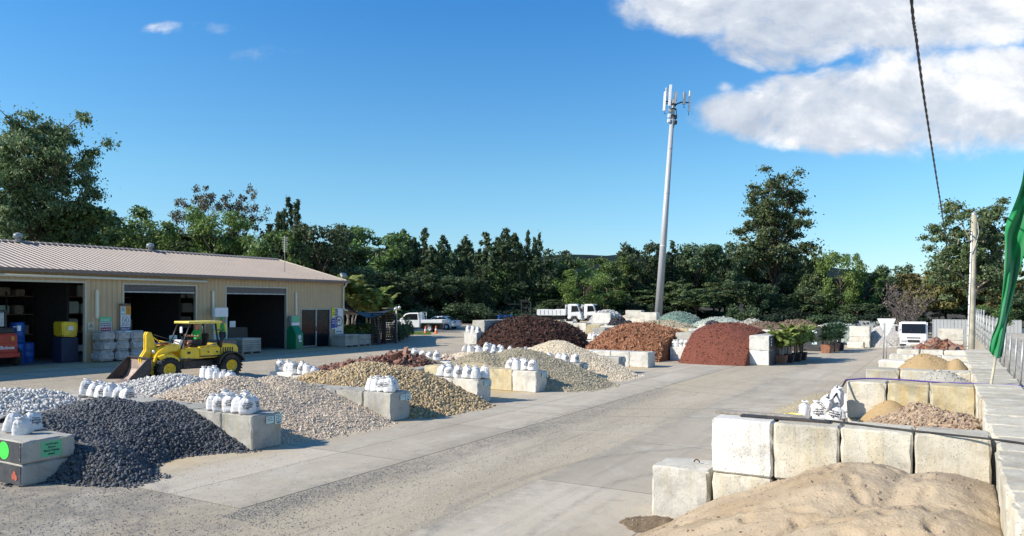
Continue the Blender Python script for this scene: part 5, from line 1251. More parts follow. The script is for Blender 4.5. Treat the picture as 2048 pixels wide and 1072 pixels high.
for s in (-1, 1):
    MB().tube([(-1.12, s*.52, 1.35), (-1.04, s*.52, 1.9), (-.98, s*.50, 2.36)], .045, 8).obj('canopy_post', M['black_plastic'], ld)
    MB().tube([(.56, s*.50, 1.28), (.14, s*.50, 2.36)], .032, 8).obj('canopy_post', M['black_plastic'], ld)
MB().box(-1.28, .30, -.64, .64, 2.36, 2.46).obj('canopy', M['pale_yellow'], ld, .05, 3)
c = MB().tube([(-1.15, .60, 1.3), (-1.22, .60, 1.72)], .07, 10).obj('exhaust', M['dark_steel'], ld)
mb = MB(); mb.tube([(.36, .52, 2.25), (.62, .62, 2.28), (.66, .66, 1.7)], .012, 6); m_ = mb.obj('mirror_arm', M['black_plastic'], ld); MB().box(.60, .66, .60, .76, 1.98, 2.24).obj('mirror', M['ink_white'], m_, .02)
for y in (-.30, .30): MB().lathe([(0, 0), (.07, 0), (.08, .05), (.03, .09)], 14, (1.56, y, 1.22), 'x').obj('work_lamp', M['ink_white'], ld)
# loader arms
for s in (-1, 1):
    y0, y1 = (.40, .50) if s > 0 else (-.50, -.40)
    mb = MB(); mb.prism([(.92, 1.36), (1.05, 1.52), (1.55, 1.50), (1.95, 1.16), (2.22, .42), (2.12, .20), (1.98, .28), (1.78, .92), (1.45, 1.20), (1.0, 1.22)], y0, y1); b_ = mb.obj('lift_arm', YP, ld, .02, 2)
    if s > 0:
        mb = MB(); vs, fs = text_mesh('YANMAR', .13, .004); ca, sa = math.cos(R(66)), math.sin(R(66))
        mb.add([(1.985-(v[0]*ca-v[1]*sa), y1+.004, .70+(v[0]*sa+v[1]*ca)) for v in vs], fs); mb.obj('lettering', M['ink'], b_)
    mb = MB(); mb.cyl((.9, s*.28, .75), (1.35, s*.28, 1.05), .055); mb.cyl((1.35, s*.28, 1.05), (1.75, s*.28, 1.22), .03); mb.obj('lift_cylinder', M['dark_steel'], ld)
mb = MB(); mb.prism([(1.74, 1.30), (1.98, 2.02), (2.14, 2.05), (2.20, 1.92), (2.20, 1.30), (2.42, .95), (2.36, .52), (2.22, .35), (2.08, .52), (2.02, 1.1), (1.86, 1.26)], -.13, -.03); mb.prism([(1.74, 1.30), (1.98, 2.02), (2.14, 2.05), (2.20, 1.92), (2.20, 1.30), (2.42, .95), (2.36, .52), (2.22, .35), (2.08, .52), (2.02, 1.1), (1.86, 1.26)], .03, .13); mb.obj('tilt_lever', YP, ld, .015)
mb = MB(); mb.cyl((.9, 0, 1.42), (1.6, 0, 1.62), .06); mb.cyl((1.6, 0, 1.62), (2.06, 0, 1.95), .032); mb.obj('tilt_cylinder', YP, ld)
MB().tube([(.6, .2, 1.45), (1.2, .2, 1.68), (1.9, .1, 1.92)], .02, 6).obj('hose', M['black_rubber'], ld)
mb = MB(); mb.box(1.0, 1.3, .14, .34, 1.50, 1.56); mb.box(.6, 1.35, -.2, .2, 1.40, 1.46); mb.obj('red_cover', M['red_paint'], ld, .01)
mb = MB(); prof = [(2.36, .96), (2.30, .92), (2.36, .50), (2.50, .20), (2.72, .06), (3.38, .02), (3.38, .05), (2.74, .10), (2.56, .23), (2.42, .52), (2.37, .90)]
mb.prism(prof, -.86, .86); bk = mb.obj('bucket', M['worn_steel'], ld, .006)
mb = MB()
for k in range(6): mb.box(-1.75+.11*k, -1.70+.11*k, .602, .612, 1.06, 1.30)
mb.obj('hood_vent', M['black_plastic'], ld)
mb = MB(); mb.tube([(.55, .30, 1.38), (.8, .36, 1.60), (1.2, .33, 1.56), (1.55, .30, 1.50)], .016, 6); mb.obj('side_hose', M['black_rubber'], ld)
MB().box(-1.9, -.25, .603, .609, .92, .97).obj('decal', M['ink'], ld)
for x in (-1.0, -.6): MB().cyl((x, .60, 1.12), (x, .63, 1.12), .035, n=12).obj('filler_cap', M['black_plastic'], ld)
for s in (-1, 1):
    mb = MB(); mb.prism([(2.37, .98), (2.36, .50), (2.50, .18), (2.72, .05), (3.40, .015), (3.34, .12), (2.52, .98)], min(s*.862, s*.89), max(s*.862, s*.89)); mb.obj('side_plate', M['dark_steel'], bk, .004)
MB().box(2.28, 2.46, -.90, .90, .97, 1.02).obj('top_edge', M['dark_steel'], bk, .01)
MB().box(.2, .34, .622, .63, 1.08, 1.18).obj('decal', M['ink'], ld)

for c in ld.children:
    if c.name.split('.')[0] in ('lift_arm', 'tilt_lever', 'bucket', 'tilt_cylinder', 'lift_cylinder', 'hose'): c.location.x -= .40
# ------------------------------------------------------------------ people
def skin_body(name, mat, joints, edges, parent=None, sub=2):
    me = bpy.data.meshes.new(name); me.from_pydata([j[:3] for j in joints], edges, [])
    o = link(me, name, mat, parent)
    md = o.modifiers.new('skin', 'SKIN'); md.use_smooth_shade = True
    for i, j in enumerate(joints):
        sv = me.skin_vertices[0].data[i]; r = j[3]; sv.radius = (r, j[4] if len(j) > 4 else r); sv.use_root = (i == 0)
    s = o.modifiers.new('sub', 'SUBSURF'); s.levels = sub; s.render_levels = sub
    dg = bpy.context.evaluated_depsgraph_get(); dg.update()
    m2 = bpy.data.meshes.new_from_object(o.evaluated_get(dg)); o.modifiers.clear(); o.data = m2; m2.materials.clear(); m2.materials.append(mat)
    for p in m2.polygons: p.use_smooth = True
    return o
def person(label, J, loc, rz, cap='shirt_green', shirt='shirt_green'):
    """J: dict of joint positions (facing +x)"""
    t = thing('person', label, 'person', loc, rz)
    names = ['pelvis', 'waist', 'chest', 'neck', 'head', 'crown', 'shL', 'elL', 'wrL', 'haL', 'shR', 'elR', 'wrR', 'haR', 'hiL', 'knL', 'anL', 'toL', 'hiR', 'knR', 'anR', 'toR']
    rad = dict(pelvis=.14, waist=.13, chest=.15, neck=.055, head=.085, crown=.085, sh=.06, el=.042, wr=.03, ha=.035, hi=.09, kn=.06, an=.042, to=.04)
    js = [tuple(J[n])+(rad.get(n, rad.get(n[:2], .05)),) for n in names]; ix = {n: i for i, n in enumerate(names)}
    E_ = [('pelvis', 'waist'), ('waist', 'chest'), ('chest', 'neck'), ('neck', 'head'), ('head', 'crown'), ('chest', 'shL'), ('shL', 'elL'), ('elL', 'wrL'), ('wrL', 'haL'), ('chest', 'shR'), ('shR', 'elR'), ('elR', 'wrR'), ('wrR', 'haR'),
          ('pelvis', 'hiL'), ('hiL', 'knL'), ('knL', 'anL'), ('anL', 'toL'), ('pelvis', 'hiR'), ('hiR', 'knR'), ('knR', 'anR'), ('anR', 'toR')]
    body = skin_body('body', M['skin'], js, [(ix[a], ix[b]) for a, b in E_], t)
    bm = bmesh.new(); bm.from_mesh(body.data)                    # fingers, nose and ears grown on the same mesh
    def lump(c, s, d=(0, 0, 0)):
        r = bmesh.ops.create_icosphere(bm, subdivisions=2, radius=1)
        for v in r['verts']: v.co = Vector((v.co.x*s[0], v.co.y*s[1], v.co.z*s[2])) + Vector(c)
    for sd in 'LR':
        h, wr = Vector(J['ha'+sd]), Vector(J['wr'+sd]); d = (h-wr).normalized(); side = d.cross(Vector((0, 0, 1))).normalized() if abs(d.z) < .9 else Vector((0, 1, 0))
        for k, L in enumerate((.045, .06, .065, .055)): lump(h+d*(.03+L*.4)+side*(.012*(k-1.5)*1.4), (.010+abs(d.x)*L*.4, .010+abs(d.y)*L*.4, .010+abs(d.z)*L*.4))
        lump(h+side*.035, (.012, .012, .024))
    hd = Vector(J['head']); cr = Vector(J['crown']); mid = (hd+cr)/2
    lump(mid+Vector((.095, 0, -.01)), (.02, .014, .022)); lump(mid+Vector((0, .088, 0)), (.02, .01, .03)); lump(mid+Vector((0, -.088, 0)), (.02, .01, .03)); lump(mid+Vector((.082, 0, -.055)), (.012, .026, .008))
    for f in bm.faces: f.smooth = True
    bm.to_mesh(body.data); bm.free()
    sn = ['pelvis', 'waist', 'chest', 'shL', 'elL', 'shR', 'elR']
    sj = []
    for n in sn:
        p = Vector(J[n])
        if n[:2] == 'el': p = Vector(J['sh'+n[2]]).lerp(p, .75)
        sj.append(tuple(p)+({'pelvis': .155, 'waist': .155, 'chest': .17, 'sh': .082, 'el': .068}.get(n, {'sh': .082, 'el': .068}.get(n[:2]))))if False else sj.append(tuple(p)+(({'pelvis': .155, 'waist': .155, 'chest': .172}.get(n) or {'sh': .082, 'el': .068}[n[:2]]),))
    skin_body('shirt', M[shirt], sj, [(0, 1), (1, 2), (2, 3), (3, 4), (2, 5), (5, 6)], t)
    pj = [tuple(J['pelvis'])+(.16,)]
    for sd in 'LR': pj += [tuple(J['hi'+sd])+(.11,), tuple(Vector(J['hi'+sd]).lerp(Vector(J['kn'+sd]), .85))+(.088,)]
    skin_body('shorts', M['shorts'], pj, [(0, 1), (1, 2), (0, 3), (3, 4)], t)
    for sd in 'LR':
        a_, b_ = Vector(J['an'+sd]), Vector(J['to'+sd]); skin_body('boot', M['timber'], [tuple(a_+Vector((0, 0, .1)))+(.055,), tuple(a_)+(.058,), tuple(b_)+(.05,)], [(0, 1), (1, 2)], t)
    mb = MB(); c = mid+Vector((0, 0, .045)); mb.lathe([(.106, 0), (.108, .03), (.085, .085), (.03, .112), (.001, .115)], 20, tuple(c)); mb.prism([(.06, -.085), (.17, -.05), (.19, 0), (.17, .05), (.06, .085)], c.z, c.z+.014, 'z'); mb.v = mb.v
    mb.obj('cap', M[cap], t, .004); return t
sit = dict(pelvis=(0, 0, .12), waist=(-.03, 0, .30), chest=(-.02, 0, .52), neck=(.02, 0, .70), head=(.05, 0, .80), crown=(.05, 0, .90), shL=(0, .2, .60), elL=(.12, .27, .36), wrL=(.36, .17, .40), haL=(.44, .14, .42),
           shR=(0, -.2, .60), elR=(.1, -.27, .36), wrR=(.35, -.17, .38), haR=(.43, -.14, .41), hiL=(.06, .1, .10), knL=(.46, .16, .17), anL=(.56, .14, -.26), toL=(.70, .15, -.31), hiR=(.06, -.1, .10), knR=(.46, -.16, .17), anR=(.56, -.14, -.26), toR=(.70, -.15, -.31))
dm = Matrix.Translation(lp) @ Matrix.Rotation(LR, 4, 'Z'); dp = dm @ Vector((-.45*.96, 0, 1.33))
person('driver in a green shirt and dark shorts sitting on the yellow loader', sit, dp, LR, cap='sign_paper')
std = dict(pelvis=(0, 0, .92), waist=(0, 0, 1.08), chest=(0, 0, 1.30), neck=(.01, 0, 1.47), head=(.03, 0, 1.57), crown=(.03, 0, 1.67), shL=(0, .2, 1.38), elL=(.08, .28, 1.12), wrL=(.26, .22, 1.10), haL=(.33, .19, 1.12),
           shR=(0, -.2, 1.38), elR=(.02, -.27, 1.10), wrR=(.08, -.26, .86), haR=(.10, -.26, .78), hiL=(0, .1, .88), knL=(.03, .12, .48), anL=(0, .13, .09), toL=(.14, .15, .05), hiR=(0, -.1, .88), knR=(0, -.12, .48), anR=(-.03, -.13, .09), toR=(.11, -.15, .05))
q = shed_pt(25.35, -2.1, 0); pq = thing('pallet', 'flat timber pallet under the standing person behind the loader', 'pallet', q, SROT)
for k in range(7): MB().box(-.6+.18*k, -.48+.18*k, -.5, .5, .22, .25).obj('board', M['pallet_wood'], pq)
for k in (-.55, 0, .55): MB().box(k-.05, k+.05, -.5, .5, 0, .218).obj('bearer', M['pallet_wood'], pq)
person('person in green cap and green shirt standing behind the loader canopy', std, (q.x, q.y, q.z+.25), R(-160))

# ------------------------------------------------------------------ road vehicles (local +x forward)
def car_wheel(t, x, y, r=.34, wd=.24, rim='silver_paint'): return wheel(t, x, y, r, wd, rim, lugs=False)
def ute(loc, rz):
    t = thing('ute', 'white single cab ute with drop side tray parked by the trees', 'ute', loc, rz)
    W2 = .88
    MB().prism([(2.55, .35), (2.62, .62), (2.50, .88), (1.55, 1.05), (.70, 1.10), (.62, 1.10), (.22, 1.10), (.22, .40), (1.1, .38), (1.2, .60), (1.5, .74), (1.85, .72), (2.1, .5), (2.12, .35)], -W2, W2).obj('body', M['white_paint'], t, .06, 3)
    MB().prism([(1.35, 1.06), (.75, 1.66), (.40, 1.76), (-.50, 1.76), (-.62, 1.1), (-.60, .42), (.25, .42), (.25, 1.0)], -W2+.03, W2-.03).obj('cab', M['white_paint'], t, .07, 3)
    for s in (-1, 1):
        y0, y1 = sorted((s*(W2-.035), s*(W2-.022)))
        MB().prism([(1.12, 1.12), (.66, 1.58), (.30, 1.66), (-.38, 1.66), (-.42, 1.12)], y0, y1).obj('side_window', M['glass_dark'], t)
        MB().box(.86, .98, min(s*.9, s*1.05), max(s*.9, s*1.05), 1.12, 1.28).obj('mirror', M['white_paint'], t, .02)
        MB().box(2.40, 2.56, min(s*.5, s*.82), max(s*.5, s*.82), .72, .86).obj('headlight', M['ink_white'], t, .02)
        MB().box(-2.62, .66-1.4, min(s*.9, s*.94), max(s*.9, s*.94), .86, 1.14).obj('tray_side', M['white_paint'], t, .01)
    MB().prism([(1.30, 1.10), (.79, 1.61), (.80, 1.63), (1.33, 1.11)], -.74, .74).obj('windscreen', M['glass_dark'], t)
    MB().box(-2.62, -.70, -.9, .9, .80, .88).obj('tray', M['galv'], t)
    MB().box(-2.66, -2.62, -.94, .94, .86, 1.14).obj('tailgate', M['white_paint'], t, .01)
    mb = MB()
    for y in (-.8, .8): mb.bar((-.72, y, .88), (-.72, y, 1.80), .05)
    for z in (1.5, 1.80): mb.bar((-.72, -.82, z), (-.72, .82, z), .05)
    mb.obj('headboard', M['white_paint'], t)
    MB().box(-2.4, 2.3, -.45, .45, .38, .78).obj('chassis', M['black_plastic'], t)
    for x in (1.62, -1.45):
        for y in (-.78, .78): car_wheel(t, x, y, .36)
    return t
p = P(834, 664); ute((p.x-.1, p.y, p.z), R(170)).scale = (1.1, 1.08, 1.08)
def sedan(loc, rz):
    t = thing('sedan', 'silver sedan parked behind the white ute', 'car', loc, rz)
    MB().prism([(2.25, .30), (2.32, .55), (2.2, .75), (1.2, .92), (.95, .95), (-1.25, 1.0), (-2.2, .98), (-2.3, .85), (-2.28, .35), (-1.75, .3), (-1.65, .55), (-1.35, .68), (-1.05, .55), (-.95, .3), (1.0, .3), (1.1, .55), (1.4, .68), (1.7, .55), (1.8, .3)], -.88, .88).obj('body', M['silver_paint'], t, .07, 3)
    me = MB().prism([(1.05, .93), (.45, 1.32), (.1, 1.42), (-.75, 1.43), (-1.15, 1.34), (-1.85, 1.0)], -.76, .76).mesh('roof', .08, 3)
    for v in me.vertices: v.co.y *= 1-.22*max(0, (v.co.z-.93)/.5)
    link(me, 'roof', M['silver_paint'], t)
    for s in (-1, 1):
        me = MB().prism([(.80, .98), (.38, 1.28), (-.80, 1.33), (-1.12, 1.25), (-1.4, 1.02)], min(s*.755, s*.77), max(s*.755, s*.77)).mesh('side_window')
        for v in me.vertices: v.co.y *= 1-.22*max(0, (v.co.z-.93)/.5)
        link(me, 'side_window', M['glass_dark'], t); MB().box(-2.34, -2.24, min(s*.5, s*.84), max(s*.5, s*.84), .74, .90).obj('tail_light', M['red_paint'], t, .02)
    MB().prism([(-1.22, 1.33), (-1.80, 1.03), (-1.81, 1.055), (-1.2, 1.355)], -.58, .58).obj('rear_window', M['glass_dark'], t)
    for x in (1.4, -1.35):
        for y in (-.78, .78): car_wheel(t, x, y, .32)
p = P(889, 659); sedan((p.x-.6, p.y+.6, p.z), R(155))
def tipper(loc, rz, label, body=True):
    t = thing('tipper_truck', label, 'truck', loc, rz)
    MB().prism([(2.55, .45), (2.60, .95), (2.42, 1.45), (2.15, 2.12), (1.95, 2.22), (1.05, 2.22), (1.0, .55), (1.35, .5), (1.5, .85), (2.05, .85), (2.2, .5)], -.92, .92).obj('cab', M['white_paint'], t, .08, 3)
    MB().prism([(2.475, 1.36), (2.19, 2.06), (2.215, 2.07), (2.50, 1.37)], -.80, .80).obj('windscreen', M['glass_dark'], t)
    for s in (-1, 1):
        MB().prism([(2.30, 1.38), (2.08, 2.0), (1.45, 2.0), (1.42, 1.32)], min(s*.915, s*.93), max(s*.915, s*.93)).obj('side_window', M['glass_dark'], t)
        mb = MB(); mb.bar((2.4, s*.9, 1.9), (2.5, s*1.12, 1.88), .025); mb.box(2.44, 2.5, min(s*1.05, s*1.22), max(s*1.05, s*1.22), 1.5, 1.9); mb.obj('mirror', M['black_plastic'], t, .01)
        MB().box(2.54, 2.64, min(s*.5, s*.85), max(s*.5, s*.85), .72, .88).obj('headlight', M['panel_grey'], t, .02)
    MB().box(-2.2, 2.3, -.38, .38, .48, .80).obj('chassis', M['black_plastic'], t)
    if body:
        mb = MB(); mb.box(-2.35, .75, -.98, .98, .95, 1.05); bd = mb.obj('tipper_body', M['white_paint'], t, .01)
        for s in (-1, 1):
            MB().prism([(-2.45, 1.05), (.75, 1.05), (.75, 1.55), (-2.35, 1.62)], min(s*.93, s*.98), max(s*.93, s*.98)).obj('body_side', M['white_paint'], bd, .01)
            mb = MB()
            for x in np.arange(-2.1, .6, .45): mb.box(x, x+.06, min(s*.98, s*1.01), max(s*.98, s*1.01), 1.06, 1.54)
            mb.obj('ribs', M['panel_grey'], bd)
        MB().box(.75, .82, -.98, .98, 1.0, 2.15).obj('headboard', M['white_paint'], bd, .01); MB().box(-2.45, -2.38, -.95, .95, 1.0, 1.6).obj('tailgate', M['white_paint'], bd, .01)
    for x in (1.78, -1.35):
        for y in (-.74, .74): car_wheel(t, x, y, .38, .28)
    MB().box(2.56, 2.64, -.9, .9, .42, .62).obj('bumper', M['white_paint'], t, .02)
    MB().box(2.58, 2.62, -.46, .46, .98, 1.06).obj('grille', M['black_plastic'], t, .01); MB().box(2.58, 2.645, -.40, .40, .70, .86).obj('grille', M['black_plastic'], t, .01); MB().box(2.63, 2.655, -.22, .22, .47, .58).obj('number_plate', M['trim_cream'], t); MB().box(2.625, 2.66, -.9, -.5, .46, .56).obj('fog_lamp', M['black_plastic'], t)
    for s in (-.3, .35): MB().tube([(2.50, s, 1.37), (2.40, s+.3, 1.72)], .012, 5).obj('wiper', M['black_plastic'], t)
    return t
p = PY(1120, 83); tipper(p, R(-14), 'white tipper truck with ribbed tray parked above the dark mulch')
p = PY(1152, 86.5); tipper((p.x+.2, p.y, p.z), R(-22), 'second white truck half hidden behind the tipper cab')
p = PY(1850, 56); t3 = tipper((p.x+.3, p.y+2.2, -.05), R(-118), 'white tray truck facing the camera behind the block rows')
# blue pallets stack and tool frame beyond the dark mulch
for i in range(7):
    p = PY(1010+(i % 2)*1.5, 80, .1+.16*i); t = MB()
    for k in range(5): t.box(-.75+.32*k, -.6+.32*k, -.6, .6, .1, .14)
    for k in (-.7, 0, .7): t.box(k-.05, k+.05, -.6, .6, 0, .1)
    tag(t.obj('pallet', M['blue_plastic'], None, loc=p, rz=.1), f'{ORD[i]} blue pallet from the bottom of the stack beyond the dark mulch', 'pallet', 'blue pallets stacked')
for i in range(6):
    p = PY(1046, 81, .1+.18*i); t = MB()
    for k in range(6): t.box(-1.4+.5*k, -1.15+.5*k, -.6, .6, .1, .14)
    for k in (-1.2, 0, 1.2): t.box(k-.05, k+.05, -.6, .6, 0, .1)
    tag(t.obj('pallet', M['cabinet_green' if i % 2 else 'timber'], None, loc=p, rz=-.05), f'{ORD[i]} dark pallet from the bottom beside the blue pallets', 'pallet', 'dark pallets stacked')
p = PY(1052, 79); t = thing('pallet_fork_frame', 'dark steel frame with mast beyond the dark brown mulch', 'frame', p)
mb = MB(); 
for x in (-.5, .5): mb.bar((x, 0, 0), (x, 0, 2.6), .09)
for z in (.6, 1.3, 2.0, 2.6): mb.bar((-.5, 0, z), (.5, 0, z), .07)
mb.bar((-2.0, 0, 2.35), (-.5, 0, 2.35), .06); mb.bar((-.6, 0, 2.75), (.1, 0, 2.75), .1); mb.obj('frame', M['dark_steel'], t)
# traffic cones
def cone(loc, label, s=1.0):
    t = thing('traffic_cone', label, 'cone', loc, 0, 'orange traffic cones'); t.scale = (s, s, s)
    MB().lathe([(.17, .04), (.14, .08), (.035, .70), (.02, .72), (.001, .72)], 20).obj('cone_body', M['cone_orange'], t); MB().box(-.19, .19, -.19, .19, 0, .045).obj('base', M['cone_orange'], t, .01)
    MB().lathe([(.108, .30), (.083, .46)], 20).obj('reflective_band', M['ink_white'], t)
cone(P(851, 668), 'left orange traffic cone standing behind the ute'); cone(P(872, 667), 'right orange traffic cone standing by the sedan')
cone(PY(1862, 53.5, .0), 'left orange cone in front of the white tray truck', 1.4); cone(PY(1872, 53.2, .0), 'right orange cone in front of the white tray truck', 1.4)

# ------------------------------------------------------------------ phone tower
TY = 95.0; bx = PY(1316, TY)
tw = thing('phone_tower', 'tall grey monopole phone tower with antenna panels, leaning slightly', 'tower', (bx.x, bx.y, bx.z-.3)); 
HT = hgt(232, TY)-bx.z+.3; tw.rotation_euler = (0, R(4.0), 0)
MB().tube([(0, 0, 0), (0, 0, HT*.5), (0, 0, HT)], [.50, .39, .27], 28).obj('mast', M['tower_grey'], tw)
mb = MB(); 
for f in (.36, .62, .84): mb.lathe([(.5-.23*f+.02, HT*f), (.5-.23*f+.03, HT*f+.15), (.5-.23*f+.0, HT*f+.2)], 28)
mb.obj('flange_rings', M['tower_grey'], tw)
MB().tube([(0, 0, HT), (0, 0, HT+2.2)], [.28, .22], 16).obj('head_section', M['tower_grey'], tw)
mb = MB()
for z in (HT+.05, HT+.9, HT+1.5):
    mb.lathe([(.30, z), (.42, z), (.42, z+.1), (.30, z+.1)], 20)
mb.obj('clamp_rings', M['black_plastic'], tw)
def panel(x, y, z, h, wd=.32, dp=.16, an=0, m_='ink_white'):
    o = MB().box(-wd/2, wd/2, -dp/2, dp/2, 0, h).obj('antenna_panel', M['panel_grey'] if m_ == 'p' else M[m_], tw, .05, 2); o.location = (x, y, z); o.rotation_euler = (0, 0, an)
    c = MB(); c.tube([(0, .12, .05), (0, .14, h*.5), (0, .12, h-.05)], .04, 6); c.tube([(0, .05, 0), (.03, .06, -.25), (.12, .1, -.38), (.2, .2, -.2)], .03, 6); k = c.obj('cables', M['black_plastic'], o)
panel(-1.15, -.3, HT+.55, 2.5, .34, .16, -.3); panel(-.55, -.55, HT+1.15, 2.75, .36, .18, -.1); panel(-.85, .5, HT+1.6, 2.2, .3, .16, .4); panel(.12, -.45, HT+1.55, 1.5, .34, .18, 0, 'p')
panel(1.35, -.2, HT+1.55, 1.6, .40, .18, .2, 'p'); panel(2.1, .1, HT+.75, 2.75, .30, .16, .5); panel(.3, .7, HT+1.2, 1.9, .3, .16, 1.5, 'p')
mb = MB(); mb.tube([(0, 0, HT+1.2), (.5, 0, HT+1.65), (1.0, 0, HT+1.9), (2.1, .1, HT+1.95)], .09, 8); mb.tube([(0, 0, HT+1.75), (-.6, -.2, HT+1.8), (-1.15, -.25, HT+1.85)], .08, 8); mb.tube([(-.05, 0, HT+1.4), (-.5, .3, HT+1.6), (-.85, .45, HT+1.9)], .07, 8)
mb.tube([(.1, 0, HT+1.2), (.3, .6, HT+1.8)], .06, 8); mb.obj('outrigger_arms', M['dark_steel'], tw)
for (x, h) in ((-1.0, 3.6), (.05, 3.4), (.45, 3.3), (1.35, 3.2), (-.7, 3.5)): MB().tube([(x, .1, HT+2.0), (x, .1, HT+h)], .025, 6).obj('whip_antenna', M['galv'], tw)
for (x, z, m_) in ((-.42, HT-.2, 'ink_white'), (-.42, HT-.85, 'ink_white'), (.40, HT-.3, 'black_plastic'), (.45, HT-1.0, 'black_plastic'), (-.40, HT+.5, 'panel_grey')): MB().box(x-.17, x+.17, -.35, .05, z, z+.45).obj('radio_unit', M[m_], tw, .03)
MB().tube([(.42, -.1, HT+1.0), (.5, -.1, HT+.2), (.35, -.1, HT-.9), (.2, -.1, HT-1.6)], .05, 6).obj('cable_bundle', M['black_plastic'], tw)

# ------------------------------------------------------------------ pole, wire, flag, fence, sign
pl = WA(.82, 37.6); pt = thing('utility_pole', 'pale weathered timber pole standing at the end of the block platform', 'pole', (pl.x, pl.y, 0)); pt.rotation_euler = (0, R(1.4), 0)
ph = hgt(430, pl.y); MB().tube([(0, 0, -.1), (0, 0, 2), (0, 0, ph*.6), (.01, 0, ph)], [.165, .155, .125, .105], 18).obj('shaft', M['timber_pole'], pt)
MB().lathe([(.11, ph), (.10, ph+.10), (.02, ph+.13)], 16).obj('cap', M['galv'], pt)
MB().tube([(-.165, -.06, 0), (-.15, -.06, ph*.5), (-.12, -.05, ph-.7)], .03, 8).obj('conduit', M['ink_white'], pt)
mb = MB(); mb.bar((-.35, -.05, ph-1.15), (.05, -.08, ph-1.05), .05); mb.tube([(.1, -.1, ph-.3), (.14, -.12, ph-.8), (.02, -.12, ph-1.3), (-.1, -.1, ph-1.7)], .018, 6); mb.obj('bracket', M['galv'], pt)
mb = MB()
for k in range(14): mb.box(-.19, -.14, -.08, -.04, 1.2+.45*k, 1.24+.45*k)
mb.obj('conduit_clips', M['black_plastic'], pt)
# twisted service cable, coming over the camera and sagging away to the trees
def ray(px, py, Y): return Vector(((px-CX)/FPX*Y, Y, HC-(py-HY)/FPX*Y))
A_, B_, C_ = ray(1821, -120, 8.0), ray(1850, 215, 16), ray(1893, 487, 70)
pts = []
for (px, py, Y) in ((1800, -330, 6.2), (1823, 0, 7.4), (1833, 80, 8.7), (1846, 180, 10.8), (1860, 272, 14.5), (1873, 355, 21), (1884, 425, 34), (1893, 487, 66), (1898, 520, 74)): pts.append(ray(px, py, Y))
def smooth_path(pts, n=8):
    out = []
    for i in range(len(pts)-1):
        p0, p1, p2, p3 = pts[max(i-1, 0)], pts[i], pts[i+1], pts[min(i+2, len(pts)-1)]
        for k in range(n):
            t = k/n; out.append(.5*((2*p1)+(-p0+p2)*t+(2*p0-5*p1+4*p2-p3)*t*t+(-p0+3*p1-3*p2+p3)*t**3))
    return out+[pts[-1]]
sp_ = smooth_path(pts, 40); mb = MB(); L = 0
ph_ = [0]
for i in range(1, len(sp_)): ph_.append(ph_[-1]+(sp_[i]-sp_[i-1]).length)
rs = [.0085+.00038*p.y for p in sp_]
for s in range(2):
    q = []
    for i, p in enumerate(sp_):
        an = i*.55+s*math.pi; r = rs[i]*.6; q.append(p+Vector((math.cos(an)*r, 0, math.sin(an)*r)))
    mb.tube(q, rs, 6)
co = mb.obj('service_cable', M['ink'], None); tag(co, 'thick black twisted cable crossing the sky towards the right hand trees', 'cable')

# green feather banner
fb = ray(1982, 768, 16.4); ft = thing('feather_banner', 'tall green feather banner on a pole at the right edge', 'banner', (fb.x, fb.y, fb.z-.0))
def rel(px, py, dy=0): return ray(px, py, 16.4+dy)-fb
MB().tube(smooth_path([rel(1982, 770, 0), rel(1990, 722, .1), rel(2004, 640, .3), rel(2026, 520, .35), rel(2050, 390, .35), rel(2066, 260, .3), rel(2070, 150, .2)], 6), [.028]*37, 8).obj('pole', M['timber_pole'], ft)
Lp = [(1978, 700), (1984, 672), (1996, 640), (2003, 600), (2008, 548), (2010, 500), (2011, 452), (2026, 415), (2039, 380), (2046, 350), (2052, 300), (2058, 240), (2064, 180)]
Rp = [(2004, 713), (2008, 690), (2014, 650), (2024, 604), (2034, 560), (2043, 528), (2053, 490), (2064, 450), (2074, 410), (2084, 370), (2092, 315), (2088, 250), (2076, 185)]
mb = MB(); Lq = smooth_path([Vector((a, b, 0)) for a, b in Lp], 5); Rq = smooth_path([Vector((a, b, 0)) for a, b in Rp], 5); n = 26; vs = []
for i in range(len(Lq)):
    for k in range(n+1):
        f = k/n; q = Lq[i].lerp(Rq[i], f); s = i/len(Lq)
        fold = .09*math.sin(f*7+s*9)+.05*math.sin(f*15-s*13+2)+.12*math.sin(s*15+f*2.5)*math.exp(-((s-.48)/.12)**2)+.025*math.sin(s*40+f*9)
        vs.append(rel(q.x, q.y+(9*math.sin(f*3.1)*(1-s*8) if s < .12 else 0), fold))
o0 = len(vs); fs = [(i*(n+1)+k, i*(n+1)+k+1, (i+1)*(n+1)+k+1, (i+1)*(n+1)+k) for i in range(len(Lq)-1) for k in range(n)]
mb.add(vs, fs, True)
fm = bpy.data.materials.new('flag_green'); fm.use_nodes = True; t = NT(fm.node_tree)
b = t.n('ShaderNodeBsdfPrincipled', {'Base Color': (0.004, 0.30, 0.085, 1), 'Roughness': 0.75, 'Sheen Weight': 0.5}); tr = t.n('ShaderNodeBsdfTranslucent', {'Color': (0.004, 0.36, 0.09, 1)}); t.n('ShaderNodeOutputMaterial', {0: t.n('ShaderNodeMixShader', {0: .35, 1: b.outputs[0], 2: tr.outputs[0]}).outputs[0]})
fo = mb.obj('banner_cloth', fm, ft); sm_ = fo.modifiers.new('thick', 'SOLIDIFY'); sm_.thickness = .004

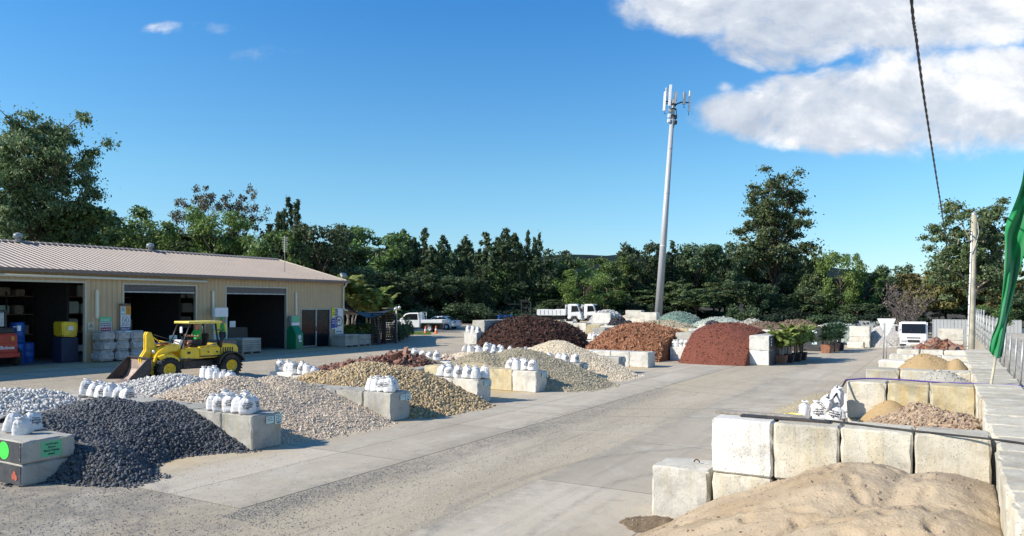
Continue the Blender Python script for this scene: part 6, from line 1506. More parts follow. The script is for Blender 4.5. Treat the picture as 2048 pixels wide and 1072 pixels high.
# purple hose, black hose, timber plank
def on_top(name, label, cat, pts, r, mat, n=8):
    q = smooth_path([Vector(p) for p in pts], 8); o = MB().tube(q, r, n).obj(name, mat, None); tag(o, label, cat); return o
on_top('hose', 'purple hose laid along the top of the second block row', 'hose', [ray(1690, 760, 17.0), ray(1740, 757, 17.15), ray(1810, 760, 16.95), ray(1880, 765, 16.75), ray(1960, 768, 16.5), ray(2035, 771, 16.2), ray(2044, 780, 15.6)], .017, M['rope_purple'])
z_ = 1.715
on_top('rope', 'frayed dark rope hanging from the left end of the purple hose', 'rope', [ray(1692, 760, 17.0), ray(1685, 772, 16.9), ray(1674, 786, 16.7), ray(1664, 800, 16.5)], .022, M['black_rubber'])
on_top('hose', 'thin black hose trailing over the nearest block row and platform', 'hose', [WA(-1.6, 12.0, z_), WA(-.9, 11.75, z_), WA(-.2, 11.55, z_), WA(.45, 11.4, z_), WA(.8, 11.25, z_), WA(1.05, 11.0, z_), WA(1.12, 10.7, z_), WA(1.3, 10.4, z_)], .014, M['black_rubber'])
c = WA(-2.35, 12.05, 1.70); t = thing('timber_plank', 'weathered grey timber plank lying on the white-washed end block', 'plank', c, -TH-.02)
MB().box(-.9, .55, -.10, .12, .0, .045).obj('board', M['pallet_wood'], t, .006); MB().box(-.45, .85, -.26, -.11, .0, .03).obj('steel_strip', M['dark_steel'], t, .004)
mb = MB(); mb.tube([(.25+.13*math.cos(k), .25+.10*math.sin(k), .02) for k in np.linspace(0, 6.2, 16)], .016, 6); tag(mb.obj('yellow_cord', M['pale_yellow'], None, loc=c, rz=-TH), 'small coil of yellow cord on the white-washed end block', 'cord')

# chain wire fence on the platform wall
fe = thing('chain_wire_fence', 'leaning galvanised chain wire fence on the platform wall at right', 'fence', WA(1.36, 18, 1.68), -TH)
fa = [0, 1.6, 3.3, 5.2, 7.2, 9.0, 11.5, 14, 16.5, 19, 22, 25, 28, 31, 34, 37, 40]
for i, a in enumerate(fa):
    h = .98 if a < 9 else 1.35
    if a < 20: MB().tube([(0, a, 0), (.06, a, h)], .024, 8).obj('fence_post', M['galv'], fe)
    else: MB().tube([(0, a, 0), (.06, a, h+.2)], .03, 8).obj('fence_post', M['galv'], fe)
mb = MB()
for z in (.35, .68, .95): mb.tube([(.06*z, 0, z), (.06*z+.02, 20, z+.02), (.06*z, 40, z+.1)], .006, 4)
mb.obj('line_wires', M['galv'], fe)
mb = MB()
for k in range(120):
    a = 9+k*.26; mb.bar((0, a, .02), (.06, a+.6, 1.3), .005); mb.bar((0, a+.6, .02), (.06, a, 1.3), .005)
mb.obj('wire_mesh', M['galv'], fe)
# give way sign seen from behind, with a boom
p = PY(1773, 46.5); sg = thing('give_way_sign', 'back of a triangular give way sign on a steel post', 'sign', p, R(-28))
MB().tube([(-.18, 0, 0), (-.12, 0, 2.45)], .04, 10).obj('post', M['galv'], sg)
zt = hgt(638, 46.5); MB().prism([(-.52, zt), (-.49, zt+.03), (.49, zt+.03), (.52, zt), (.05, zt-1.02), (-.05, zt-1.02)], -.06, -.055+.0).obj('sign_plate', M['white_paint'], sg)
MB().box(-.17, -.07, -.075, -.062, zt-.95, zt-.25).obj('channel', M['galv'], sg)
bo = thing('boom_gate', 'thin steel boom rail across the end of the block rows', 'gate', PY(1773, 45.8, .85), 0)
MB().tube([(0, 0, 0), (7.2, 0, .02)], .03, 8).obj('rail', M['galv'], bo); MB().tube([(0, 0, .35), (.45, 0, 0)], .02, 6).obj('brace', M['galv'], bo); MB().tube([(-.02, 0, -.85), (-.02, 0, .5)], .04, 8).obj('post', M['galv'], bo)
MB().tube([(7.2, 0, -.87), (7.2, 0, .1)], .04, 8).obj('post', M['galv'], bo)

# grey sheet fences beyond the yard
M['sheet_fence'] = ribbed_mat('sheet_fence', (0.26, 0.28, 0.29), 0.3, 0.6, 0.03)
M['sheet_pale'] = ribbed_mat('sheet_pale', (0.36, 0.375, 0.38), 0.3, 0.6, 0.03)
def sheet_fence(pa, pb, top, label, mat, n=7, zb=-.1):
    a, b = Vector(pa), Vector(pb); d = b-a; L = d.length; t = thing('sheet_fence', label, 'fence', (a.x, a.y, zb), math.atan2(d.y, d.x))
    for i in range(n): MB().box(L*i/n+.03, L*(i+1)/n-.03, -.02, .02, .1, top-zb).obj('fence_panel', M[mat], t)
    for i in range(n+1): MB().box(L*i/n-.03, L*i/n+.03, -.05, .05, 0, top-zb+.03).obj('fence_post', M['galv'], t)
    MB().box(0, L, -.035, .035, top-zb+.0, top-zb+.06).obj('top_rail', M['galv'], t)
sheet_fence((42, 92, 0), (49, 86, 0), hgt(643, 90), 'lower grey sheet fence behind the give way sign', 'sheet_fence', 5)
sheet_fence((48, 84, 0), (54, 82, 0), hgt(648, 84), 'middle grey sheet fence behind the truck', 'sheet_fence', 3)
sheet_fence((41.5, 73, 0), (47.5, 69, 0), hgt(640, 72), 'taller pale sheet fence between the truck and the pole', 'sheet_pale', 4)
sheet_fence((47.5, 69, 0), (70, 82, 0), hgt(655, 74), 'long pale sheet fence right of the pole', 'sheet_pale', 10)
t = thing('wheelie_bin', 'pale green container behind the fence at the right edge', 'container', WA(6.2, 46, 1.5), -TH)
MB().box(-.6, .6, -.5, .5, 0, 1.3).obj('bin_body', M['sign_paper'], t, .05, 2); MB().box(-.64, .64, -.54, .54, 1.3, 1.4).obj('lid', M['sign_green'], t, .03)
pile('mulch_heap', 'long low brown mulch bank behind the wire fence at right', 'mulch heap', [(5.2, 27, 1.0+1.6, 3.2, 9), (5.2, 36, .9+1.6, 3.2, 8)], (2.3, 8.8, 19, 44), [granular_mat('bank_mulch', [(0.10,0.065,0.045),(0.20,0.13,0.10)], scale=30, bump=.05, fine=20), BRN[1]], prof='dome', res=.2, rough=.05, st=(2500, .1, (1.5, .6, .4), False, .05), seed=61)
pile('rubble_heap', 'dark rubble and rags piled on the farthest block row', 'rubble heap', [(-.2, 33.9, 1.98, 1.6, .8)], (-1.0, .6, 33.0, 34.6), [granular_mat('rags', [(0.05,0.03,0.03),(0.3,0.13,0.06)], scale=9, bump=.03, fine=20), TER[1]], prof='dome', res=.08, rough=.06, st=(200, .20, (1.3, .7, .5), True, .02), seed=62)

# ------------------------------------------------------------------ trees
def branch_tubes(paths):
    mb = MB()
    for pts, r0, r1 in paths:
        n = len(pts); mb.tube(pts, [r0+(r1-r0)*i/(n-1) for i in range(n)], 6 if r0 < .12 else 9)
    return mb
def leaves(centres, radii, n_each, size, up=.2, flat=(1, 1, .8), elong=1.6, droop=0.0, hollow=.55, seed=0, gauss=False):
    """leaf sized faces scattered through the clumps; denser towards each clump's shell"""
    r = np.random.default_rng(seed); C = np.repeat(centres, n_each, 0); Rr = np.repeat(radii, n_each)
    N = len(C); d = r.normal(size=(N, 3)); d /= np.linalg.norm(d, axis=1, keepdims=True)
    rad = (hollow+(1-hollow)*r.random(N)**.6)*(1+.18*r.normal(size=N))
    if gauss: rad = np.abs(r.normal(size=N))*.62+.08
    p = C + d*(rad*Rr)[:, None]*np.array(flat)
    nrm = d*.6 + r.normal(size=(N, 3))*.75; nrm[:, 2] += up; nrm /= np.linalg.norm(nrm, axis=1, keepdims=True)
    t = np.cross(nrm, r.normal(size=(N, 3))); t[:, 2] -= droop; t /= np.linalg.norm(t, axis=1, keepdims=True); b = np.cross(nrm, t)
    s = size*r.uniform(.6, 1.35, N)[:, None]
    a, w = t*s*elong*.5, b*s*.5
    V = np.stack([p-a, p+w*.9-a*.1, p+a, p-w*.9-a*.1], 1).reshape(-1, 3)
    F = np.arange(N*4).reshape(-1, 4); return V, F
def curve(p0, p1, bow, r, n=6):
    p0, p1 = Vector(p0), Vector(p1); d = p1-p0; side = Vector((r.uniform(-1, 1), r.uniform(-1, 1), 0))*bow*d.length
    return [p0+d*(i/(n-1))+side*math.sin(math.pi*i/(n-1))+Vector((0, 0, bow*d.length*math.sin(math.pi*i/(n-1)))) for i in range(n)]
def tree_mesh(kind, seed, H=12.0, W=7.0, dens=1.0, leaf=.3, leaf_m='leaf_round', bark='bark', nb=16, full=0):
    """returns (trunk mesh, crown mesh)"""
    r = random.Random(seed); paths = []; cs = []; rs = []
    if kind == 'euc':               # open crown of separate billows on rising limbs
        base = [Vector((0, 0, -.3)), Vector((.1*W*.2, 0, H*.15)), Vector((0, .02*W, H*.32)), Vector((r.uniform(-.04, .04)*W, 0, H*.5)), Vector((r.uniform(-.06, .06)*W, 0, H*.8))]
        paths.append((base, H*.022, H*.006))
        for i in range(nb):
            f = i/(nb-1); an = i*2.4+r.uniform(-.4, .4); z0 = H*(.22+.5*f)
            prof = W*.5*math.sqrt(max(.05, 1-((f-.38)/.72)**2))*r.uniform(.7, 1.02)
            z1 = H*(.38+.60*f)*r.uniform(.97, 1.02); p1 = Vector((math.cos(an)*prof, math.sin(an)*prof, min(z1, H*.97)))
            c = curve(base[2]*(1-f)+base[3]*f if z0 < H*.55 else base[3], p1, .10, r, 7); c[0].z = z0; paths.append((c, H*.009*(1.2-f*.5), H*.0018))
            for k in range(9):
                q = c[2+k % 5]; e = q+Vector((r.uniform(-1, 1), r.uniform(-1, 1), r.uniform(-.3, 1.1)))*W*.15
                paths.append(([q, (q+e)/2+Vector((0, 0, .02*W)), e], H*.003, H*.0012)); cs.append(e); rs.append(W*r.uniform(.035, .085))
            cs.append(p1); rs.append(W*r.uniform(.06, .10))
        for i in range(full):
            f = r.random(); an = r.uniform(0, 6.283); env = W*.46*math.sqrt(max(.04, 1-((f-.38)/.66)**2))*r.random()**.45
            cs.append(Vector((math.cos(an)*env, math.sin(an)*env, H*(.28+.68*f)))); rs.append(W*r.uniform(.05, .10))
        V, F = leaves(np.array([c[:] for c in cs]), np.array(rs), int(100*dens), leaf, .3, (1.25, 1.25, .75), 1.7, .4, .2, seed, True)
    elif kind == 'round':
        paths.append(([Vector((0, 0, -.3)), Vector((.02*W, 0, H*.3)), Vector((0, 0, H*.7))], H*.02, H*.006))
        for i in range(46):
            f = r.random()**.8; an = r.uniform(0, 6.283); zz = H*(.20+.76*f); env = W*.5*(math.sin(math.pi*min(1, .20+.80*(1-f)**.75))**.6)*(r.uniform(.35, 1)**.5)
            c = Vector((math.cos(an)*env, math.sin(an)*env, zz)); cs.append(c); rs.append(W*r.uniform(.085, .16))
            if i % 3 == 0: paths.append((curve((0, 0, zz*.62), c, .08, r, 5), H*.006, H*.0015))
        V, F = leaves(np.array([c[:] for c in cs]), np.array(rs), int(150*dens), leaf, .35, (1, 1, .8), 1.4, .1, .5, seed)
    elif kind == 'spire':           # she-oak: upright plumes, ragged top
        for k in range(6):
            an = k*1.05+r.uniform(-.3, .3); rr = W*.24*(k > 0); top = H*(1.0 if k == 0 else r.uniform(.7, .96)); b = Vector((math.cos(an)*rr*.5, math.sin(an)*rr*.5, -.3)); tp = Vector((math.cos(an)*rr*1.4, math.sin(an)*rr*1.4, top))
            c = curve(b, tp, .03, r, 8); paths.append((c, H*.011, H*.001))
            for j in range(46):
                f = .12+.88*(j/45)**.9; q = b.lerp(tp, f); wd = (W*.36*(1-f)**.7+W*.02)*r.uniform(.1, 1)
                a2 = r.uniform(0, 6.283); cs.append(q+Vector((math.cos(a2)*wd, math.sin(a2)*wd, r.uniform(-.01, .03)*H))); rs.append(W*(.03+.085*(1-f)**.8)*r.uniform(.6, 1.3))
        V, F = leaves(np.array([c[:] for c in cs]), np.array(rs), int(40*dens), leaf, .1, (1, 1, 1.5), 2.2, -.9, .1, seed, True)
    elif kind == 'airy':            # thin twiggy crown with sparse reddish tips
        for k in range(9):
            an = k*.7+r.uniform(-.3, .3); tp = Vector((math.cos(an)*W*.42*r.uniform(.3, 1), math.sin(an)*W*.42*r.uniform(.3, 1), H*r.uniform(.78, .98)))
            c = curve((0, 0, H*.25), tp, .12, r, 7); paths.append((c, H*.007, H*.0015))
            for j in range(10):
                q = c[2+j % 5]; e = q+Vector((r.uniform(-1, 1), r.uniform(-1, 1), r.uniform(0, 1)))*W*.16; paths.append(([q, e], H*.0022, H*.0010)); cs.append(e); rs.append(W*r.uniform(.05, .085))
        paths.append(([Vector((0, 0, -.3)), Vector((0, 0, H*.28))], H*.014, H*.010))
        V, F = leaves(np.array([c[:] for c in cs]), np.array(rs), int(42*dens), leaf, .2, (1, 1, .8), 1.3, 0, .1, seed)
    elif kind == 'bare':
        for k in range(26):
            an = k*2.4; tp = Vector((math.cos(an)*W*.5*r.uniform(.3, 1), math.sin(an)*W*.5*r.uniform(.3, 1), H*r.uniform(.5, 1)))
            c = curve((0, 0, 0), tp, .10, r, 6); paths.append((c, H*.008, H*.0018))
            for j in range(12):
                q = c[1+j % 5]; e = q+Vector((r.uniform(-1, 1), r.uniform(-1, 1), r.uniform(-.1, 1)))*W*.16; paths.append(([q, (q+e)/2+Vector((0, 0, .05)), e], H*.0032, H*.0014)); cs.append(e); rs.append(W*.05)
        V, F = leaves(np.array([c[:] for c in cs]), np.array(rs), 3, leaf*.4, .2, (1, 1, 1), 2.5, 0, .1, seed)
    elif kind == 'bush':
        for i in range(22):
            an = r.uniform(0, 6.283); q = r.random()**.5; cs.append(Vector((math.cos(an)*W*.42*q, math.sin(an)*W*.42*q, H*(.18+.62*r.random()*(1-.4*q))))); rs.append(W*r.uniform(.10, .17))
        for k in range(5): paths.append((curve((0, 0, -.1), cs[k], .1, r, 4), H*.02, H*.005))
        V, F = leaves(np.array([c[:] for c in cs]), np.array(rs), int(120*dens), leaf, .3, (1, 1, .85), 1.5, .1, .4, seed)
    tm = branch_tubes(paths).mesh('trunk'); tm.materials.append(M[bark]); cm = np_mesh('crown', V, F); cm.materials.append(M[leaf_m] if kind != 'bare' else M['bare_twig'])
    return tm, cm
PROT = {}
def variants(key, kinds): PROT[key] = kinds
def V_(key, kind, seeds, **k): PROT[key] = [tree_mesh(kind, s, **k) for s in seeds]
V_('euc', 'euc', (1, 2, 3), H=12, W=8, leaf=.30, leaf_m='leaf_euc', dens=.9)
V_('round', 'round', (11, 12, 13), H=12, W=8.5, leaf=.30, leaf_m='leaf_round')
V_('dark', 'round', (21, 22, 23), H=12, W=8, leaf=.30, leaf_m='leaf_dark')
V_('bright', 'round', (31, 32), H=12, W=10, leaf=.28, leaf_m='leaf_bright')
V_('spire', 'spire', (41, 42, 43, 44), H=12, W=6.0, leaf=.24, leaf_m='leaf_dark', dens=1.1)
V_('airy', 'airy', (51, 52), H=12, W=9, leaf=.22, leaf_m='leaf_pink', bark='pale_bark')
V_('olive', 'euc', (61, 62), H=12, W=9, leaf=.28, leaf_m='leaf_olive', dens=1.1)
M['leaf_under'] = leaf_mat('leaf_under', [(0.014, 0.028, 0.018), (0.024, 0.045, 0.026), (0.04, 0.062, 0.034)])  # shrub leaves coloured extra dark to stand in for shade under the trees
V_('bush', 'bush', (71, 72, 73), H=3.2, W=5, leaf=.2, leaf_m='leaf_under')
V_('bushg', 'bush', (81, 82), H=3.2, W=5, leaf=.2, leaf_m='leaf_dark')
BASEH = {'bush': 3.2, 'bushg': 3.2}; BASEW = {'euc': 8, 'round': 8.5, 'dark': 8, 'bright': 10, 'spire': 6, 'airy': 9, 'olive': 9, 'bush': 5, 'bushg': 5}
KN = {'euc': ('gum_tree', 'gum tree'), 'round': ('broadleaf_tree', 'tree'), 'dark': ('broadleaf_tree', 'tree'), 'bright': ('broadleaf_tree', 'tree'), 'spire': ('she_oak_tree', 'tree'), 'airy': ('airy_tree', 'tree'), 'olive': ('wattle_tree', 'tree'), 'bush': ('shrub', 'shrub'), 'bushg': ('shrub', 'shrub')}
CNT = {}
def put_tree(key, px, top, Y, wpx, label=None, group='trees of the bushland behind the yard', var=None):
    i = CNT.get(key, 0); CNT[key] = i+1
    vs = PROT[key]; tm, cm = vs[(i if var is None else var) % len(vs)]
    p = PY(px, Y); Hn = max(1.5, hgt(top, Y)-p.z); Wn = wpx/FPX*Y
    t = thing(KN[key][0], None, None, p, i*2.1); t.scale = (Wn/BASEW[key], Wn/BASEW[key], Hn/BASEH.get(key, 12.0))
    o = bpy.data.objects.new('trunk', tm); COL.objects.link(o); o.parent = t
    o = bpy.data.objects.new('crown', cm); COL.objects.link(o); o.parent = t
    return tag(t, label, KN[key][1], group)
# hero trees
big = tree_mesh('euc', 101, H=19, W=13.5, dens=2.0, leaf=.21, leaf_m='leaf_euc', nb=22, full=110)
PROT['hero1'] = [big]; KN['hero1'] = ('gum_tree', 'gum tree'); BASEW['hero1'] = 13.5; BASEH['hero1'] = 19
put_tree('hero1', 78, 240, 60, 232, 'very tall dense gum tree rising over the left end of the shed')
PROT['hero2'] = [tree_mesh('euc', 107, H=23, W=12, dens=1.35, leaf=.26, leaf_m='leaf_euc', nb=22, full=16)]; KN['hero2'] = ('gum_tree', 'gum tree'); BASEW['hero2'] = 12; BASEH['hero2'] = 23
put_tree('hero2', 1550, 352, 108, 158, 'tall billowing gum tree standing well above the treeline, right of the tower')
PROT['hero3'] = [tree_mesh('euc', 115, H=17, W=10, dens=1.7, leaf=.22, leaf_m='leaf_euc', bark='pale_bark', nb=20, full=40)]; KN['hero3'] = ('gum_tree', 'gum tree'); BASEW['hero3'] = 10; BASEH['hero3'] = 17
put_tree('hero3', 1945, 404, 78, 165, 'pale-limbed gum tree behind the timber pole')
named = [
 ('round', 190, 418, 62, 150, 'dark round tree filling in below the tall left gum'), ('dark', 20, 395, 64, 170, 'dark tree at the left edge under the tall gum'), ('bright', 285, 420, 74, 130, 'low rounded green tree just right of the tall left gum'),
 ('airy', 402, 392, 82, 110, 'airy reddish tree over the shed, left of a pair'), ('airy', 480, 396, 82, 100, 'airy reddish tree over the shed, right of a pair'), ('bright', 430, 424, 78, 120, 'green crown between the two airy reddish trees'),
 ('spire', 578, 396, 80, 70, 'thin spiky she-oak above the right half of the shed'), ('dark', 640, 452, 76, 120, 'dark bushy tree above the shed gable'), ('round', 545, 462, 74, 120, 'bushy tree over the shed beside the thin she-oak'),
 ('round', 752, 456, 92, 130, 'broad domed tree above the yellow-green palms'), ('spire', 806, 458, 96, 62, 'spiky tree right of the domed tree'), ('spire', 850, 456, 96, 74, 'spiky tree above the white ute'), ('spire', 894, 484, 96, 60, 'shorter spiky tree above the silver sedan'),
 ('spire', 930, 472, 98, 60, 'thin spiky tree left of the central clump'), ('spire', 972, 464, 98, 84, 'spiky tree at the left of the central clump'), ('spire', 1012, 456, 98, 84, 'tallest spiky tree of the central clump'), ('spire', 1056, 458, 97, 46, 'narrow upright she-oak at the right of the central clump'),
 ('dark', 1095, 500, 98, 90, 'low dark tree where the distant ridge begins to show'), ('round', 1140, 520, 100, 80, 'low green tree under the distant ridge'), ('bright', 1168, 540, 92, 92, 'bright green rounded tree above the tipper trucks'), ('round', 1215, 514, 104, 96, 'green domed tree right of the distant ridge'),
 ('dark', 1275, 486, 104, 74, 'dark tree just left of the phone tower'), ('spire', 1345, 482, 106, 66, 'dark spiky tree just right of the phone tower'), ('dark', 1395, 490, 106, 90, 'dark dense tree right of the tower'), ('dark', 1450, 486, 106, 90, 'dark dense tree left of the tall right gum'),
 ('euc', 1628, 506, 104, 62, 'gum tree touching the right side of the tall gum'), ('bright', 1680, 506, 98, 84, 'leafy green tree left of the give way sign'), ('round', 1730, 546, 100, 70, 'low green tree above the give way sign'), ('dark', 1782, 530, 100, 74, 'dark green tree above the bare bush'),
 ('olive', 1832, 548, 96, 80, 'olive tree above the white tray truck'), ('olive', 1880, 532, 88, 84, 'yellowish olive tree left of the timber pole'), ('olive', 1960, 520, 88, 120, 'olive tree right of the timber pole'), ('round', 2035, 556, 110, 90, 'tree beyond the green banner at the right edge'),
 ('round', 1985, 610, 66, 62, 'low leafy bush behind the wire fence')]
for k, px, top, Y, w, lab in named: put_tree(k, px, top+(6 if k == 'spire' else 0), Y, w*(1.5 if k == 'spire' else 1.12), lab)
p = PY(1812, 76); tm, cm = tree_mesh('bare', 131, H=5, W=8); t = thing('bare_bush', 'leafless grey twiggy bush behind the give way sign', 'bush', p); t.scale = (.72, .72, 1.0)
for nm, me in (('trunk', tm), ('crown', cm)): o = bpy.data.objects.new(nm, me); COL.objects.link(o); o.parent = t; 
tm.materials.clear(); tm.materials.append(M['bare_twig'])
# second ranks and filling, each a tree of its own
r_ = random.Random(5); side = [(-20, 'above the left end of the shed'), (250, 'above the middle of the shed'), (480, 'above the right end of the shed'), (690, 'behind the palms'), (800, 'behind the white ute'), (930, 'behind the dark mulch'), (1100, 'behind the tipper trucks'), (1240, 'around the tower foot'), (1380, 'behind the rust red heap'), (1490, 'at the foot of the tall right gum'), (1640, 'behind the yuccas'), (1760, 'behind the bare bush'), (1880, 'behind the truck and pole')]
def place_word(px):
    w = side[0][1]
    for a, b in side:
        if px >= a: w = b
    return w
cnt = {}
def filler(key, px, top, Y, w, rank):
    k = (rank, place_word(px)); cnt[k] = cnt.get(k, 0)+1
    put_tree(key, px, top, Y, w, f'{ORD[cnt[k]-1]} tree from left, {rank} rank {k[1]}')
def skyline(px): return np.interp(px, [-40, 40, 230, 330, 520, 600, 700, 830, 900, 1000, 1080, 1150, 1230, 1320, 1480, 1620, 1700, 1760, 1840, 1900, 2080], [400, 400, 440, 450, 462, 466, 475, 480, 490, 485, 510, 530, 530, 500, 500, 520, 540, 560, 562, 555, 565])
px = -30
while px < 2080:
    Yb = np.interp(px, [0, 600, 900, 1300, 1700, 2048], [70, 84, 104, 114, 112, 104])
    filler(r_.choice(['dark', 'round', 'dark', 'euc', 'euc']), px, skyline(px)+r_.uniform(8, 34), Yb+r_.uniform(0, 6), r_.uniform(95, 135)*84/Yb*1.15, 'rear'); px += r_.uniform(34, 52)
px = 620
while px < 1720:
    Yb = np.interp(px, [0, 600, 900, 1300, 1700, 2048], [62, 78, 92, 100, 98, 90])
    filler(r_.choice(['dark', 'dark', 'spire', 'euc', 'round']), px, skyline(px)+r_.uniform(45, 85), Yb+r_.uniform(-2, 4), r_.uniform(70, 105)*84/Yb*1.15, 'front'); px += r_.uniform(34, 50)
cnt2 = {}
px = 690
while px < 1930:
    Yb = np.interp(px, [600, 900, 1100, 1300, 1700, 2048], [76, 86, 93, 100, 94, 84])+r_.uniform(-2, 3)
    kk = 'bushg' if r_.random() < .2 else 'bush'; k = place_word(px); cnt2[k] = cnt2.get(k, 0)+1
    gz = (gnd((px-CX)/FPX*Yb, Yb)); b = HY+(HC-gz)*FPX/Yb
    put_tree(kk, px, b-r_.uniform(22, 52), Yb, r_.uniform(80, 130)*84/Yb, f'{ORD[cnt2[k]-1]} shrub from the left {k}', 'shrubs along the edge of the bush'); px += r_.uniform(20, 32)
# rocks of the dark retaining bank behind the ute
RB = [granular_mat('bank_soil', [(0.03,0.022,0.018),(0.07,0.05,0.04)], scale=8, bump=.06, fine=12), stone_mat('bank_rock', [(0.05,0.045,0.045),(0.10,0.09,0.085),(0.16,0.14,0.12),(0.03,0.028,0.03)])]
pile('rock_bank', 'dark rough rock bank at the foot of the trees behind the ute', 'rock bank', [(-62, 62, 2.8, 5.5, 11), (-60, 78, 2.8, 5.5, 11), (-61, 50, 2.6, 5.5, 9), (-57, 90, 2.4, 5, 8)], (-66, -52, 42, 98), RB, prof='dome', res=.35, rough=.12, st=(2600, .75, (1.1, .9, .8), True, .05), seed=71)

# ------------------------------------------------------------------ palms, yuccas, planters
def frond(base, an, L, lift, r, width=.5, nl=16, droop=1.0):
    """one feather frond: rib points and leaflets"""
    rib = []
    for i in range(9):
        f = i/8; d = L*f; z = lift*L*(f-droop*.9*f*f); rib.append(base+Vector((math.cos(an)*d*(.95-.15*f), math.sin(an)*d*(.95-.15*f), z)))
    vs, fs = [], []; sd = Vector((-math.sin(an), math.cos(an), 0))
    for i in range(nl):
        f = .12+.86*i/(nl-1); k = min(7, int(f*8)); q = rib[k].lerp(rib[k+1], f*8-k); d = (rib[k+1]-rib[k]).normalized()
        wl = width*math.sin(math.pi*min(.97, .12+.83*f))**.7
        for s in (-1, 1):
            tip = q+(sd*s*.8+d*.75).normalized()*wl+Vector((0, 0, -.28*wl+r.uniform(-.03, .03))); m = q.lerp(tip, .45)+Vector((0, 0, .04)); o = len(vs); e = d*.028*(1+width)
            vs += [q-e, m-e*1.3, tip, m+e*1.3, q+e]; fs.append((o, o+1, o+2, o+3, o+4))
    return rib, vs, fs
def palm(loc, label, h, stems, L, group, seed, trunk='pale_bark', nf=11, name='palm', up=0.0):
    r = random.Random(seed); t = thing(name, label, 'palm', loc, 0, group); tr = MB(); cr = MB()
    for k in range(stems):
        an = k*2.4+r.random(); lean = r.uniform(.05, .22)*h; hh = h*r.uniform(.65, 1); top = Vector((math.cos(an)*lean, math.sin(an)*lean, hh)); b = Vector((math.cos(an)*.12*min(1, h), math.sin(an)*.12*min(1, h), 0))
        tr.tube([b, b.lerp(top, .5)+Vector((math.cos(an), math.sin(an), 0))*lean*-.12, top], [.055, .045, .035], 8)
        for j in range(nf):
            rib, vs, fs = frond(top, j*2.4+r.uniform(-.3, .3), L*r.uniform(.7, 1.1), r.uniform(.35+up, 1.35+up*1.6), r, L*.30, 18, r.uniform(.7, 1.15)-up*.25); cr.add(vs, fs); cr.tube(rib, [.018]*8+[.004], 4)
    tr.obj('trunk', M[trunk], t); cr.obj('fronds', M['leaf_palm'], t); return t
g_ = 'golden palms at the shed corner'
for i, (px, py, h, s, L, lab) in enumerate(((703, 678, 3.5, 4, 2.0, 'tallest golden palm against the shed corner'), (735, 676, 3.2, 3, 2.0, 'golden palm behind the shade sail, middle'), (757, 675, 2.6, 3, 1.7, 'lower golden palm behind the timber lattice'), (777, 673, 1.9, 2, 1.3, 'smallest golden palm left of the lamp post'), (690, 676, 2.6, 2, 1.6, 'leafy palm close to the downpipe'))):
    palm(P(px, py), lab, h*.95, s+1, L, g_, i+1, up=.55, nf=13)
g_ = 'yellow-green palms in planter boxes'
for i, (px, py, h) in enumerate(((1563, 727, .9), (1578, 725, 1.0), (1592, 722.5, 1.05), (1603, 720, .8))):
    p = P(px, py); t = thing('planter_box', f'{ORD[i]} timber planter box from the left under the yellow-green palms', 'planter', p, -TH, 'planter boxes by the rust heap')
    mb = MB(); mb.prism([(-.24, 0), (.24, 0), (.32, .5), (-.32, .5)], -.3, .3); mb.obj('box', M['terracotta_pot'] if i == 0 else M['dark_timber'], t, .01); MB().box(-.27, .27, -.27, .27, .4, .47).obj('soil', M['dark_timber'], t)
    palm(p+Vector((0, 0, .42)), f'{["leftmost", "second", "third", "rightmost"][i]} yellow-green cane palm in the planter row by the rust heap', h*.75, 6, 1.05, g_, 20+i, nf=12, up=.7)
def yucca(loc, label, seed):
    r = random.Random(seed); t = thing('yucca', label, 'plant', loc, 0, 'yuccas in planter boxes'); cr = MB(); tr = MB()
    for (x, y, z) in ((0, 0, .75), (.2, .1, 1.15), (-.15, -.05, .45)):
        tr.tube([(x*.3, y*.3, 0), (x, y, z)], [.06, .045], 8)
        for k in range(70):
            an = r.uniform(0, 6.283); el = math.asin(r.uniform(-.35, 1)); d = Vector((math.cos(an)*math.cos(el), math.sin(an)*math.cos(el), math.sin(el))); L = r.uniform(.55, .8); sd = d.cross(Vector((0, 0, 1))).normalized()*.03
            b = Vector((x, y, z+.02)); m = b+d*L*.5; tip = b+d*L+Vector((0, 0, -.12*L)); cr.add([b-sd*.5, m-sd, tip, m+sd, b+sd*.5], [(0, 1, 2, 3, 4)])
    tr.obj('stem', M['pale_bark'], t); cr.obj('leaves', M['leaf_yucca'], t)
for i, (px, py) in enumerate(((1652, 706), (1661, 704), (1671, 702), (1679, 700.5))):
    p = P(px, py); t = thing('planter_box', f'{ORD[i]} timber planter box from the left under the yuccas', 'planter', p, -TH, 'planter boxes under the yuccas')
    MB().prism([(-.26, 0), (.26, 0), (.33, .6), (-.33, .6)], -.33, .33).obj('box', M['terracotta_pot'] if i == 0 else M['dark_timber'], t, .01); MB().box(-.28, .28, -.28, .28, .5, .56).obj('soil', M['dark_timber'], t)
    yucca(p+Vector((0, 0, .55)), f'{["leftmost", "second", "third", "rightmost"][i]} dark green yucca in the row before the green-grey gravel', 40+i)
